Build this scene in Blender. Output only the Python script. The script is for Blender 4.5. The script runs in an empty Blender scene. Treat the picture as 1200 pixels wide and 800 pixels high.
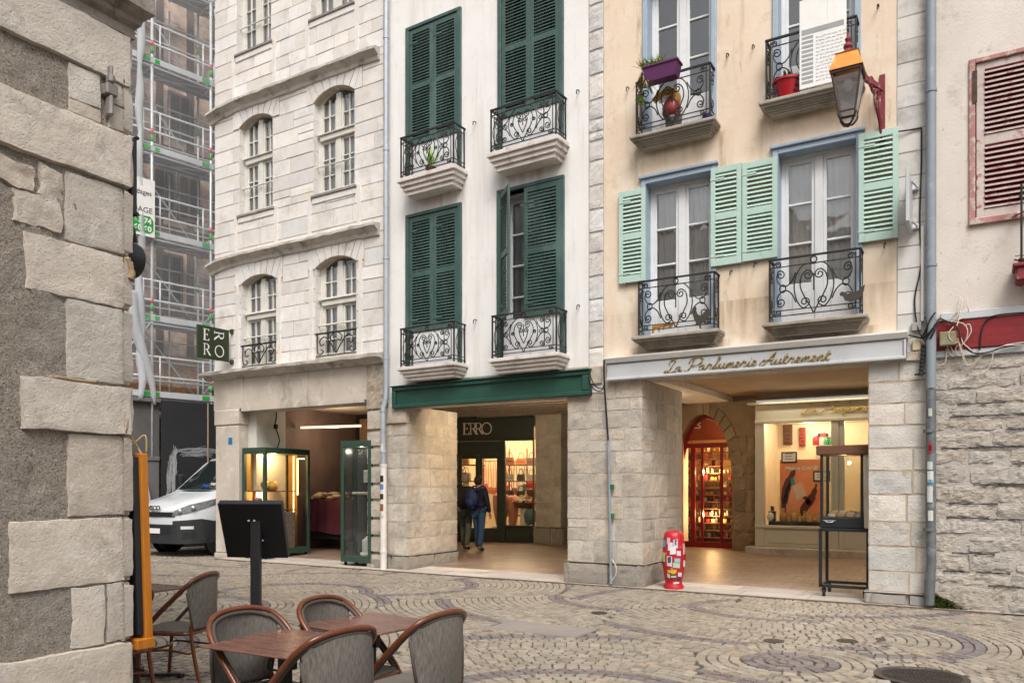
import bpy, bmesh, math, random
from mathutils import Vector, Matrix, noise
from mathutils.geometry import tessellate_polygon
R = math.radians
rnd = random.Random(11)
SC = bpy.context.scene
COL = SC.collection

# ---------------------------------------------------------------- survey of the place
# camera at the origin of the plan, 1.55 m above the square; X runs along the row of house fronts, Y into the houses
FP, CX, HY, EYE, YAW = 928.0, 600.0, 570.0, 1.55, R(30.7)
CC, SS = math.cos(YAW), math.sin(YAW)
def ray(px):
    a = (px-CX)/FP
    return Vector((a*CC-SS, a*SS+CC))
def zat(py, D):
    return EYE+(HY-py)*D/FP
def plan(px, D):
    r = ray(px)*D
    return r.x, r.y
class Front:
    """a vertical plane: foot P, direction U along it"""
    def __init__(s, P, U):
        s.P = Vector(P); s.U = Vector(U).normalized(); s.ang = math.atan2(s.U.y, s.U.x)
    def uD(s, px):
        r = ray(px)
        det = r.x*(-s.U.y)+s.U.x*r.y
        D = (s.P.x*(-s.U.y)+s.U.x*s.P.y)/det
        h = Vector((r.x*D, r.y*D))-s.P
        return h.dot(s.U), D
    def u(s, px): return s.uD(px)[0]
    def uz(s, px, py):
        u, D = s.uD(px)
        return u, zat(py, D)
    def z(s, px, py): return s.uz(px, py)[1]
def vp_dir(vx):
    f = math.atan((CX-vx)/FP)
    return Vector((math.cos(f)*SS+math.sin(f)*CC, -math.cos(f)*CC+math.sin(f)*SS))
Y0 = 11.42
t_ = ray(708); B_P = (t_.x*Y0/t_.y, Y0)
BEI = Front(B_P, (1, 0))
GRE = Front(B_P, vp_dir(-830))
ug, Dg = GRE.uD(454)
S_P = plan(454, Dg)
STO = Front(S_P, vp_dir(-905))

# ---------------------------------------------------------------- mesh helper
class MB:
    def __init__(s): s.v = []; s.f = []; s.c = []; s.m = []; s.col = None; s.mi = 0
    def poly(s, pts, col=None):
        n = len(s.v); s.v.extend(Vector(p) for p in pts); s.f.append(tuple(range(n, n+len(pts))))
        s.c.append(col or s.col or (1, 1, 1)); s.m.append(s.mi)
    def face(s, idx, col=None):
        s.f.append(tuple(idx)); s.c.append(col or s.col or (1, 1, 1)); s.m.append(s.mi)
    def hexa(s, p, col=None):
        """p: 8 points, bottom four then top four"""
        n = len(s.v); s.v.extend(Vector(q) for q in p)
        for a in ((3,2,1,0),(4,5,6,7),(0,1,5,4),(1,2,6,5),(2,3,7,6),(3,0,4,7)):
            s.face([n+i for i in a], col)
    def box(s, x0, x1, y0, y1, z0, z1, T=None, col=None):
        p = [(x0,y0,z0),(x1,y0,z0),(x1,y1,z0),(x0,y1,z0),(x0,y0,z1),(x1,y0,z1),(x1,y1,z1),(x0,y1,z1)]
        if T: p = [T(*q) for q in p]
        s.hexa(p, col)
    def bbox(s, x0, x1, y0, y1, z0, z1, b=.006, T=None, col=None):
        """box with chamfered edges"""
        if x1<x0: x0,x1=x1,x0
        if y1<y0: y0,y1=y1,y0
        if z1<z0: z0,z1=z1,z0
        b = min(b, (x1-x0)*.45, (y1-y0)*.45, (z1-z0)*.45)
        bm = bmesh.new()
        bmesh.ops.create_cube(bm, size=1)
        for v in bm.verts:
            v.co = Vector(((x0+x1)/2+v.co.x*(x1-x0), (y0+y1)/2+v.co.y*(y1-y0), (z0+z1)/2+v.co.z*(z1-z0)))
        bmesh.ops.bevel(bm, geom=bm.edges[:], offset=b, segments=1, affect='EDGES')
        s.bm(bm, T, col)
    def bm(s, bm, T=None, col=None):
        n = len(s.v); bm.verts.index_update()
        for v in bm.verts: s.v.append(Vector(T(*v.co)) if T else v.co.copy())
        for f in bm.faces: s.face([n+v.index for v in f.verts], col)
        bm.free()
    def obox(s, a, b, w, h, up=(0,0,1), col=None):
        """bar from a to b, width w (sideways), height h (along up)"""
        a, b = Vector(a), Vector(b); d = (b-a).normalized(); up = Vector(up)
        if abs(d.dot(up)) > .98: up = Vector((0,1,0)) if abs(d.y) < .9 else Vector((1,0,0))
        x = d.cross(up).normalized(); y = x.cross(d).normalized()
        x *= w/2; y *= h/2
        s.hexa([a-x-y, a+x-y, b+x-y, b-x-y, a-x+y, a+x+y, b+x+y, b-x+y], col)
    def tube(s, pts, r, n=6, closed=False, col=None, cap=True):
        pts = [Vector(p) for p in pts]; k = len(pts)
        if k < 2: return
        rs = r if isinstance(r, (list, tuple)) else [r]*k
        base = len(s.v); nrm = None
        for i in range(k):
            if closed: d = pts[(i+1) % k]-pts[i-1]
            else: d = pts[min(i+1, k-1)]-pts[max(i-1, 0)]
            if d.length < 1e-9: d = Vector((0,0,1))
            d.normalize()
            if nrm is None:
                ref = Vector((0,0,1)) if abs(d.z) < .9 else Vector((1,0,0))
                nrm = d.cross(ref).normalized()
            else:
                nrm = nrm-d*nrm.dot(d)
                if nrm.length < 1e-6: nrm = d.orthogonal()
                nrm.normalize()
            b = d.cross(nrm)
            for j in range(n):
                a = 2*math.pi*j/n
                s.v.append(pts[i]+(nrm*math.cos(a)+b*math.sin(a))*rs[i])
        for i in range(k if closed else k-1):
            i2 = (i+1) % k
            for j in range(n):
                j2 = (j+1) % n
                s.face((base+i*n+j, base+i*n+j2, base+i2*n+j2, base+i2*n+j), col)
        if cap and not closed:
            s.face([base+j for j in reversed(range(n))], col); s.face([base+(k-1)*n+j for j in range(n)], col)
    def lathe(s, prof, c=(0,0,0), n=20, T=None, col=None, a0=0):
        base = len(s.v); c = Vector(c)
        for r, z in prof:
            for j in range(n):
                a = a0+2*math.pi*j/n
                p = c+Vector((r*math.cos(a), r*math.sin(a), z))
                s.v.append(Vector(T(*p)) if T else p)
        for i in range(len(prof)-1):
            for j in range(n):
                j2 = (j+1) % n
                s.face((base+i*n+j, base+i*n+j2, base+(i+1)*n+j2, base+(i+1)*n+j), col)
        s.face([base+j for j in reversed(range(n))], col)
        s.face([base+(len(prof)-1)*n+j for j in range(n)], col)
    def prism(s, poly, T, d0, d1, col=None, holes=()):
        """2-D outline (a, b) extruded between depths d0 and d1 through T(a, b, d)"""
        loops = [list(poly)]+[list(h) for h in holes]
        flat = [p for l in loops for p in l]
        tris = tessellate_polygon([[Vector((p[0], p[1], 0)) for p in l] for l in loops])
        n = len(s.v)
        for d in (d0, d1):
            s.v.extend(Vector(T(p[0], p[1], d)) for p in flat)
        k = len(flat)
        for t in tris:
            s.face([n+i for i in t], col); s.face([n+k+i for i in reversed(t)], col)
        o = 0
        for l in loops:
            for i in range(len(l)):
                j = (i+1) % len(l)
                s.face((n+o+i, n+o+j, n+k+o+j, n+k+o+i), col)
            o += len(l)
    def build(s, name, mats, parent=None, smooth=False, angle=None, fixn=True):
        me = bpy.data.meshes.new(name)
        me.from_pydata([tuple(v) for v in s.v], [], s.f)
        if not isinstance(mats, (list, tuple)): mats = [mats]
        for m in mats: me.materials.append(m)
        if len(mats) > 1: me.polygons.foreach_set('material_index', s.m)
        if any(c != (1,1,1) for c in s.c) or any(m.get('attr') for m in mats):
            at = me.attributes.new('Col', 'FLOAT_COLOR', 'FACE')
            at.data.foreach_set('color', [x for c in s.c for x in (c[0], c[1], c[2], 1.0)])
        if fixn:
            bm = bmesh.new(); bm.from_mesh(me); bmesh.ops.recalc_face_normals(bm, faces=bm.faces[:]); bm.to_mesh(me); bm.free()
        if smooth: me.polygons.foreach_set('use_smooth', [True]*len(me.polygons))
        if angle:
            me.set_sharp_from_angle(angle=R(angle))
        me.update()
        o = bpy.data.objects.new(name, me); COL.objects.link(o)
        if parent: o.parent = parent
        return o

def tag(o, label=None, cat=None, group=None, kind=None):
    if label: o['label'] = label
    if cat: o['category'] = cat
    if group: o['group'] = group
    if kind: o['kind'] = kind
    return o
def thing(name, label, cat, loc=(0,0,0), rz=0, group=None):
    o = bpy.data.objects.new(name, None); COL.objects.link(o)
    o.empty_display_size = .1; o.location = loc; o.rotation_euler = (0,0,rz)
    return tag(o, label, cat, group)
def copy_tree(o, parent=None):
    c = o.copy(); COL.objects.link(c)
    if parent: c.parent = parent
    for ch in [x for x in COL.objects if x.parent == o]: copy_tree(ch, c)
    return c
def catmull(p, k=6, closed=False):
    p = [Vector(q) for q in p]; out = []; n = len(p)
    for i in range(n if closed else n-1):
        if closed: a, b, c, d = p[i-1], p[i], p[(i+1) % n], p[(i+2) % n]
        else: a, b, c, d = p[max(i-1,0)], p[i], p[i+1], p[min(i+2,n-1)]
        for j in range(k):
            t = j/k
            out.append(.5*((2*b)+(c-a)*t+(2*a-5*b+4*c-d)*t*t+(3*b-a-3*c+d)*t*t*t))
    if not closed: out.append(p[-1])
    return out
def fb(x, y, z=0, o=4): return noise.fractal(Vector((x, y, z)), 1.0, 2.0, o)

# ---------------------------------------------------------------- materials
def nd(nt, t, **k):
    n = nt.nodes.new(t)
    for a, b in k.items(): setattr(n, a, b)
    return n
def mat(name, col, rough=.75, col2=None, scale=5., var=.5, detail=5, bump=0., bscale=60., metal=0., spec=.4, attr=False,
        spots=None, stretch=(1,1,1), emit=None, coat=0, bdist=.01, grime=None, vor=None):
    """procedural surface: base colour mixed with col2 by noise, optional stains (spots = colour, scale, low, high), noise bump"""
    m = bpy.data.materials.new(name); m.use_nodes = True; nt = m.node_tree; L = nt.links.new
    if attr: m['attr'] = 1
    b = nt.nodes['Principled BSDF']
    b.inputs['Roughness'].default_value = rough; b.inputs['Metallic'].default_value = metal
    b.inputs['Specular IOR Level'].default_value = spec
    if coat: b.inputs['Coat Weight'].default_value = coat
    tc = nd(nt, 'ShaderNodeTexCoord'); mp = nd(nt, 'ShaderNodeMapping'); L(tc.outputs['Object'], mp.inputs['Vector'])
    mp.inputs['Scale'].default_value = stretch
    n1 = nd(nt, 'ShaderNodeTexNoise'); n1.inputs['Scale'].default_value = scale; n1.inputs['Detail'].default_value = detail
    n1.inputs['Roughness'].default_value = .62
    L(mp.outputs[0], n1.inputs['Vector'])
    c2 = col2 or tuple(c*(1-.35*var) for c in col)
    rp = nd(nt, 'ShaderNodeValToRGB'); rp.color_ramp.elements[0].position = .5-.22; rp.color_ramp.elements[1].position = .5+.22
    rp.color_ramp.elements[0].color = (*c2, 1); rp.color_ramp.elements[1].color = (*col, 1)
    L(n1.outputs['Fac'], rp.inputs['Fac']); out = rp.outputs[0]
    if attr:
        a = nd(nt, 'ShaderNodeAttribute', attribute_name='Col'); mx = nd(nt, 'ShaderNodeMix', data_type='RGBA', blend_type='MULTIPLY')
        mx.inputs[0].default_value = 1; L(out, mx.inputs[6]); L(a.outputs['Color'], mx.inputs[7]); out = mx.outputs[2]
    for sp in (spots or []):
        c, sc, lo, hi = sp[:4]
        n2 = nd(nt, 'ShaderNodeTexNoise'); n2.inputs['Scale'].default_value = sc; n2.inputs['Detail'].default_value = 7; n2.inputs['Roughness'].default_value = .68
        mp2 = nd(nt, 'ShaderNodeMapping'); mp2.inputs['Location'].default_value = (sc*3.1, 7.7, 1.3)
        if len(sp) > 4: mp2.inputs['Scale'].default_value = sp[4]
        L(tc.outputs['Object'], mp2.inputs['Vector']); L(mp2.outputs[0], n2.inputs['Vector'])
        r2 = nd(nt, 'ShaderNodeMapRange'); r2.inputs[1].default_value = lo-.055; r2.inputs[2].default_value = hi-.055; L(n2.outputs['Fac'], r2.inputs[0])
        mx = nd(nt, 'ShaderNodeMix', data_type='RGBA'); L(r2.outputs[0], mx.inputs[0]); L(out, mx.inputs[6]); mx.inputs[7].default_value = (*c, 1); out = mx.outputs[2]
    L(out, b.inputs['Base Color'])
    if bump:
        nb = nd(nt, 'ShaderNodeTexNoise'); nb.inputs['Scale'].default_value = bscale; nb.inputs['Detail'].default_value = 6; nb.inputs['Roughness'].default_value = .65
        L(mp.outputs[0], nb.inputs['Vector']); h = nb.outputs['Fac']
        if vor:
            vo = nd(nt, 'ShaderNodeTexVoronoi'); vo.inputs['Scale'].default_value = vor; L(mp.outputs[0], vo.inputs['Vector'])
            mr = nd(nt, 'ShaderNodeMapRange'); mr.inputs[1].default_value = 0; mr.inputs[2].default_value = .25; L(vo.outputs['Distance'], mr.inputs[0])
            ad = nd(nt, 'ShaderNodeMath', operation='MULTIPLY'); L(h, ad.inputs[0]); L(mr.outputs[0], ad.inputs[1]); h = ad.outputs[0]
        bp = nd(nt, 'ShaderNodeBump'); bp.inputs['Strength'].default_value = bump; bp.inputs['Distance'].default_value = bdist
        L(h, bp.inputs['Height']); L(bp.outputs[0], b.inputs['Normal'])
    if emit:
        b.inputs['Emission Color'].default_value = (*emit[0], 1); b.inputs['Emission Strength'].default_value = emit[1]
    return m
def add_stains(m, spots, col, amount=.8):
    """weather runs with their own place on a wall: spots = (x, z of the top, half width, length)"""
    nt = m.node_tree; L = nt.links.new; b = nt.nodes['Principled BSDF']; src = b.inputs['Base Color'].links[0].from_socket
    tc = [n for n in nt.nodes if n.type == 'TEX_COORD'][0]; sp = nd(nt, 'ShaderNodeSeparateXYZ'); L(tc.outputs['Object'], sp.inputs[0])
    mp = nd(nt, 'ShaderNodeMapping'); mp.inputs['Scale'].default_value = (9, 9, 1.1); L(tc.outputs['Object'], mp.inputs[0])
    nz = nd(nt, 'ShaderNodeTexNoise'); nz.inputs['Scale'].default_value = 1.; nz.inputs['Detail'].default_value = 6; L(mp.outputs[0], nz.inputs['Vector'])
    nr = nd(nt, 'ShaderNodeMapRange'); nr.inputs[1].default_value = .36; nr.inputs[2].default_value = .66; L(nz.outputs['Fac'], nr.inputs[0])
    def M_(op, a, c=None, clamp=False):
        n = nd(nt, 'ShaderNodeMath', operation=op, use_clamp=clamp)
        for i, v in enumerate((a, c)):
            if v is None: continue
            if isinstance(v, (int, float)): n.inputs[i].default_value = v
            else: L(v, n.inputs[i])
        return n.outputs[0]
    tot = None
    for x, z, w, h in spots:
        fx = M_('SUBTRACT', 1.15, M_('DIVIDE', M_('ABSOLUTE', M_('SUBTRACT', sp.outputs[0], x)), w), True)
        dz = M_('DIVIDE', M_('SUBTRACT', z, sp.outputs[2]), h)
        fz = M_('MULTIPLY', M_('SUBTRACT', 1., dz, True), M_('MULTIPLY', M_('ADD', dz, .02), 40., True), True)
        f = M_('MULTIPLY', fx, fz); tot = f if tot is None else M_('MAXIMUM', tot, f)
    fac = M_('MULTIPLY', M_('MULTIPLY', tot, nr.outputs[0]), amount, True)
    mx = nd(nt, 'ShaderNodeMix', data_type='RGBA'); L(fac, mx.inputs[0]); L(src, mx.inputs[6]); mx.inputs[7].default_value = (*col, 1); L(mx.outputs[2], b.inputs['Base Color'])
def glass(name, tint=(.9,.95,.95), refl=.5, base=.06, rough=.02):
    m = bpy.data.materials.new(name); m.use_nodes = True; nt = m.node_tree; L = nt.links.new
    nt.nodes.remove(nt.nodes['Principled BSDF']); out = nt.nodes['Material Output']
    tr = nd(nt, 'ShaderNodeBsdfTransparent'); tr.inputs[0].default_value = (*tint, 1)
    gl = nd(nt, 'ShaderNodeBsdfGlossy'); gl.inputs['Roughness'].default_value = rough; gl.inputs[0].default_value = (.95,.97,1,1)
    tc = nd(nt, 'ShaderNodeTexCoord'); nz = nd(nt, 'ShaderNodeTexNoise'); nz.inputs['Scale'].default_value = 2.6; L(tc.outputs['Object'], nz.inputs['Vector'])
    bp = nd(nt, 'ShaderNodeBump'); bp.inputs['Strength'].default_value = .12; bp.inputs['Distance'].default_value = .05; L(nz.outputs['Fac'], bp.inputs['Height']); L(bp.outputs[0], gl.inputs['Normal'])
    fr = nd(nt, 'ShaderNodeFresnel'); fr.inputs['IOR'].default_value = 1.5
    ma = nd(nt, 'ShaderNodeMath', operation='MULTIPLY_ADD'); L(fr.outputs[0], ma.inputs[0]); ma.inputs[1].default_value = refl; ma.inputs[2].default_value = base
    ma.use_clamp = True
    mx = nd(nt, 'ShaderNodeMixShader'); L(ma.outputs[0], mx.inputs[0]); L(tr.outputs[0], mx.inputs[1]); L(gl.outputs[0], mx.inputs[2]); L(mx.outputs[0], out.inputs[0])
    return m
M = {}
M['lime'] = mat('white_limestone', (.705,.682,.66), .85, (.60,.575,.55), 3.5, attr=True, bump=.5, bscale=24, bdist=.012, spots=[((.50,.46,.42), 26, .63, .72), ((.46,.43,.40), 1.6, .60, .80), ((.64,.55,.44), 2.6, .60, .80)])
M['lime_joint'] = mat('tan_mortar', (.54,.455,.365), .95, (.44,.36,.29), 8, bump=.5, bscale=70)
M['pier'] = mat('pier_stone', (.525,.47,.40), .88, (.385,.335,.275), 4., attr=True, bump=.75, bscale=30, bdist=.014, vor=28, spots=[((.30,.27,.235), 30, .61, .70), ((.27,.245,.22), 2.2, .56, .76), ((.46,.35,.26), 3.1, .62, .80)])
M['pier_joint'] = mat('pier_mortar', (.47,.43,.38), .95, (.36,.325,.28), 9, bump=.5, bscale=70)
M['rough'] = mat('rough_rubble_stone', (.52,.475,.42), .9, (.375,.335,.29), 4., attr=True, bump=1., bscale=20, bdist=.03, stretch=(1,1,2.4), spots=[((.40,.365,.33), 22, .61, .70), ((.23,.20,.18), 3.0, .62, .76)])
M['rough_joint'] = mat('rubble_mortar', (.50,.465,.42), .95, (.36,.325,.29), 6, bump=.9, bscale=40, bdist=.02)
M['near'] = mat('near_wall_stone', (.565,.515,.45), .9, (.45,.40,.345), 5., attr=True, bump=.8, bscale=55, bdist=.008, vor=45, spots=[((.34,.315,.285), 48, .67, .77), ((.57,.535,.49), 30, .66, .76), ((.31,.285,.255), 3.5, .60, .76), ((.46,.36,.25), 2.4, .66, .82), ((.57,.54,.50), 9, .62, .74)])
M['render'] = mat('grey_render', (.36,.315,.265), .97, (.245,.21,.175), 60., detail=8, bump=1., bscale=95, bdist=.015, spots=[((.13,.115,.10), 85, .58, .66), ((.46,.42,.37), 70, .62, .70), ((.30,.28,.25), 4, .58, .75)])
M['ochre_mortar'] = mat('ochre_mortar', (.40,.29,.17), .97, (.28,.2,.12), 20., bump=.8, bscale=90)
M['plaster_w'] = mat('white_plaster', (.765,.755,.74), .9, (.70,.685,.665), 1.3, bump=.25, bscale=34, spots=[((.60,.57,.535), 1.1, .56, .80, (2.6,2.6,.22)), ((.52,.49,.46), 2.1, .64, .84, (3,3,.25)), ((.66,.63,.60), 5, .62, .78)])
M['plaster_b'] = mat('peach_plaster', (.705,.58,.455), .9, (.645,.515,.395), 1.1, bump=.3, bscale=26, spots=[((.72,.63,.52), 1.7, .52, .74), ((.60,.45,.32), 3.3, .62, .76), ((.46,.37,.26), 1.3, .60, .80, (3.,3.,.25)), ((.40,.33,.22), 3.2, .66, .80, (2,2,.4)), ((.58,.50,.36), 4.5, .64, .8)])
M['plaster_r'] = mat('aged_grey_plaster', (.66,.61,.56), .92, (.56,.50,.45), 1.6, bump=.5, bscale=30, spots=[((.40,.34,.28), 2.3, .64, .82), ((.36,.32,.28), 6, .68, .78)])
M['quoin'] = mat('quoin_stone', (.66,.635,.605), .9, (.53,.51,.485), 4., attr=True, bump=.8, bscale=40, bdist=.012, vor=30, spots=[((.28,.26,.25), 3, .62, .8)])
M['quoin_joint'] = mat('quoin_joint', (.40,.385,.365), .95, bump=.4)
M['fakestone'] = mat('scored_plaster', (.62,.60,.57), .92, (.51,.49,.465), 2.5, attr=True, bump=.4, bscale=30, spots=[((.30,.285,.27), 2.4, .58, .78)])
M['balc_stone'] = mat('balcony_stone', (.70,.645,.61), .88, (.58,.53,.49), 5, bump=.4, bscale=50, spots=[((.30,.26,.23), 3, .6, .78)])
M['balc_grey'] = mat('weathered_balcony_stone', (.40,.36,.31), .9, (.28,.25,.21), 5, bump=.6, bscale=40, spots=[((.17,.15,.12), 3, .57, .74), ((.25,.25,.12), 4, .64, .78)])
M['cornice'] = mat('weathered_cornice', (.60,.56,.51), .92, (.42,.385,.345), 5, bump=.8, bscale=30, bdist=.02, spots=[((.24,.215,.19), 3.2, .58, .74)])
M['lintel'] = mat('beige_lintel_render', (.55,.49,.42), .92, (.44,.385,.325), 1.8, bump=.3, bscale=40, spots=[((.26,.225,.19), 2.0, .60, .78, (1,1,.5)), ((.62,.57,.5), 3, .6, .75)])
M['green'] = mat('dark_green_paint', (.048,.092,.081), .48, (.038,.074,.065), 3, bump=.06, bscale=40, spots=[((.085,.145,.128), 2.2, .54, .80, (1,1,.45)), ((.028,.06,.05), 5, .6, .8)])
M['green_sign'] = mat('green_board_paint', (.020,.078,.055), .5, (.014,.058,.042), 3, bump=.1, bscale=30, spots=[((.09,.12,.10), 8, .70, .78)])
M['mint'] = mat('pale_green_paint', (.43,.575,.51), .6, (.36,.50,.44), 4, bump=.12, bscale=50, spots=[((.5,.6,.5), 9, .66, .76), ((.20,.30,.23), 5, .68, .8)])
M['bluegrey'] = mat('blue_grey_paint', (.33,.41,.50), .55, (.27,.34,.42), 4, bump=.1, spots=[((.45,.5,.54), 9, .68, .76)])
M['whitewood'] = mat('white_window_paint', (.70,.71,.72), .5, (.60,.61,.62), 4)
M['creamwood'] = mat('cream_window_paint', (.66,.64,.59), .55, (.55,.53,.48), 4)
M['redpaint'] = mat('peeling_red_paint', (.215,.026,.038), .65, (.15,.02,.028), 5, bump=.3, spots=[((.42,.30,.27), 7, .62, .72)])
M['pinkwood'] = mat('faded_pink_wood', (.43,.23,.20), .75, (.30,.13,.115), 6, bump=.4, spots=[((.52,.46,.42), 9, .56, .68)])
M['palewood'] = mat('bleached_slat_paint', (.56,.50,.47), .75, (.42,.33,.30), 6, spots=[((.28,.07,.07), 9, .60, .72)])
M['redboard'] = mat('red_fascia_board', (.245,.014,.018), .5, (.17,.010,.014), 2, bump=.35, bscale=12, stretch=(1,1,9), spots=[((.12,.008,.01), 3, .6, .8)])
M['iron'] = mat('black_iron', (.012,.012,.013), .5, (.02,.018,.017), 20, bump=.1)
M['rustiron'] = mat('rusty_iron', (.09,.045,.03), .75, (.03,.02,.018), 14, bump=.3)
M['steel'] = mat('galvanised_steel', (.66,.68,.69), .42, (.52,.54,.56), 8, metal=.3)
M['zinc'] = mat('zinc_pipe', (.42,.46,.49), .5, (.34,.38,.41), 5, metal=.35, spots=[((.25,.27,.28), 4, .62, .8)])
M['bluepipe'] = mat('grey_blue_pipe', (.235,.27,.305), .5, (.19,.22,.25), 4, spots=[((.33,.36,.38), 6, .62, .78)])
M['castpipe'] = mat('dented_cast_pipe', (.17,.19,.20), .5, (.10,.115,.12), 8, bump=.4, bscale=20, metal=.3, spots=[((.30,.32,.33), 7, .6, .72)])
M['whitepipe'] = mat('white_pipe', (.70,.67,.63), .5, (.60,.57,.53), 5, spots=[((.42,.38,.33), 6, .64, .78)])
M['signgrey'] = mat('pale_grey_sign', (.50,.515,.53), .5, (.45,.465,.48), 2, spots=[((.33,.34,.35), 2.4, .64, .8)])
M['gold'] = mat('gold_letters', (.42,.29,.095), .42, (.26,.17,.06), 12, metal=.55)
M['whitepaint'] = mat('white_paint', (.78,.77,.75), .5, (.70,.69,.67), 5)
M['black'] = mat('black_paint', (.014,.015,.018), .45, (.02,.021,.024), 6)
M['blackmatt'] = mat('black_boards', (.016,.016,.018), .8, (.024,.024,.026), 2, bump=.1)
M['darkgreen_shop'] = mat('shopfront_green', (.034,.042,.032), .45, (.026,.032,.025), 3)
M['cabgreen'] = mat('cabinet_green', (.032,.066,.045), .5, (.025,.052,.036), 4)
M['creamshop'] = mat('cream_shopfront', (.56,.53,.45), .5, (.51,.48,.40), 2)
M['creamwall'] = mat('cream_interior', (.70,.60,.44), .8, (.62,.52,.37), 2)
M['redshop'] = mat('red_shopfront', (.25,.012,.018), .32, (.19,.009,.013), 3)
M['redpost'] = mat('red_post_paint', (.47,.012,.022), .4, (.36,.01,.016), 5, spots=[((.6,.25,.25), 9, .66, .74)])
M['bamboo'] = mat('brown_cane_tube', (.165,.046,.015), .33, (.085,.023,.009), 16, stretch=(1,1,1), bump=.12, bscale=50, coat=.3)
M['tabletop'] = mat('brown_table_laminate', (.215,.108,.080), .26, (.115,.055,.042), 2.4, detail=8, stretch=(3,10,4), bump=.08, spots=[((.055,.03,.027), 3, .58, .74), ((.22,.125,.095), 5, .62, .74)])
M['tile'] = mat('terracotta_tiles', (.275,.195,.148), .42, (.20,.14,.105), 1.4, attr=True, bump=.15, bscale=20, spots=[((.20,.13,.095), 1.6, .58, .78)])
M['tilejoint'] = mat('tile_grout', (.16,.115,.085), .8)
M['kerb'] = mat('pale_paving_slab', (.47,.42,.375), .7, (.38,.335,.295), 2.5, attr=True, bump=.4, bscale=40, spots=[((.28,.24,.21), 2.5, .6, .76)])
M['sett'] = mat('granite_setts', (1,1,1), .55, (.74,.72,.70), 9, attr=True, bump=.5, bscale=60, bdist=.006, spec=.5, spots=[((.45,.42,.38), 1.3, .64, .90), ((.35,.31,.26), 28, .64, .74)])
M['sand'] = mat('sand_joint_ground', (.105,.088,.066), .95, (.06,.05,.038), 14, bump=.6, bscale=80, spots=[((.10,.12,.045), 5, .66, .76)])
M['ceil'] = mat('arcade_ceiling', (.50,.40,.29), .9, (.43,.34,.245), 1.3, spots=[((.36,.27,.19), 1.5, .6, .8)])
M['ceilw'] = mat('arcade_boards', (.42,.35,.28), .85, (.34,.28,.22), 2, stretch=(6,.6,1))
M['brick'] = None
M['dark'] = mat('dark_void', (.015,.013,.012), .9)
M['curtain'] = mat('net_curtain', (.86,.86,.85), .9, (.76,.76,.75), 6)
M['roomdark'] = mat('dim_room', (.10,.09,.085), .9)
M['rooftile'] = mat('roof_tiles', (.32,.12,.07), .85, (.22,.09,.06), 8)
M['pane'] = glass('window_glass', (.90,.92,.93), .9, .13)
M['shopglass'] = glass('shop_glass', (.96,.97,.96), .55, .02)
M['cabglass'] = glass('cabinet_glass', (.93,.96,.94), .6, .05)
M['carpaint'] = mat('white_van_paint', (.60,.62,.64), .3, (.56,.58,.60), 1, coat=.6, spots=[((.36,.35,.33), 2.5, .66, .9)])
M['rubber'] = mat('tyre_rubber', (.018,.018,.018), .8)
M['darkplastic'] = mat('dark_grey_plastic', (.028,.03,.033), .55, (.022,.024,.026), 6)
M['wood'] = mat('brown_wood', (.165,.075,.038), .55, (.10,.043,.022), 5, stretch=(2,2,14))
M['osb'] = mat('chipboard', (.43,.245,.12), .85, (.27,.14,.065), 26, detail=3, spots=[((.55,.36,.2), 22, .6, .7)])
M['moss'] = mat('green_moss', (.085,.115,.022), .95, (.04,.06,.012), 22, bump=1., bscale=60, bdist=.02)
M['orangewood'] = mat('orange_varnished_wood', (.50,.185,.022), .4, (.38,.125,.014), 4, stretch=(8,8,1))
def flat(name, c, rough=.6, **k): 
    if name not in M: M[name] = mat(name, c, rough, **k)
    return M[name]

def textile(name, c1, c2, sc):
    m = mat(name, c1, .8, c2, 30); nt = m.node_tree; L = nt.links.new; b = nt.nodes['Principled BSDF']
    tc = [n for n in nt.nodes if n.type == 'TEX_COORD'][0]
    ck = []
    for ax in range(3):
        w = nd(nt, 'ShaderNodeTexWave', wave_type='BANDS', bands_direction='XYZ'[ax]); w.inputs['Scale'].default_value = sc; w.inputs['Distortion'].default_value = 1.5
        L(tc.outputs['Object'], w.inputs['Vector']); ck.append(w)
    a = nd(nt, 'ShaderNodeMath', operation='MULTIPLY'); L(ck[0].outputs['Fac'], a.inputs[0]); L(ck[2].outputs['Fac'], a.inputs[1])
    n1 = nd(nt, 'ShaderNodeTexNoise'); n1.inputs['Scale'].default_value = 1.; n1.inputs['Detail'].default_value = 3; mp_ = nd(nt, 'ShaderNodeMapping'); mp_.inputs['Scale'].default_value = (190, 60, 26); L(tc.outputs['Object'], mp_.inputs['Vector']); L(mp_.outputs[0], n1.inputs['Vector'])
    ad = nd(nt, 'ShaderNodeMath', operation='ADD'); L(a.outputs[0], ad.inputs[0]); L(n1.outputs['Fac'], ad.inputs[1])
    rp = nd(nt, 'ShaderNodeValToRGB'); rp.color_ramp.elements[0].position = .35; rp.color_ramp.elements[1].position = .95
    rp.color_ramp.elements[0].color = (*c2, 1); rp.color_ramp.elements[1].color = (*c1, 1)
    L(ad.outputs[0], rp.inputs[0]); L(rp.outputs[0], b.inputs['Base Color'])
    return m
M['textile'] = textile('woven_grey_textilene', (.21,.19,.17), (.024,.021,.018), 85)
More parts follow.
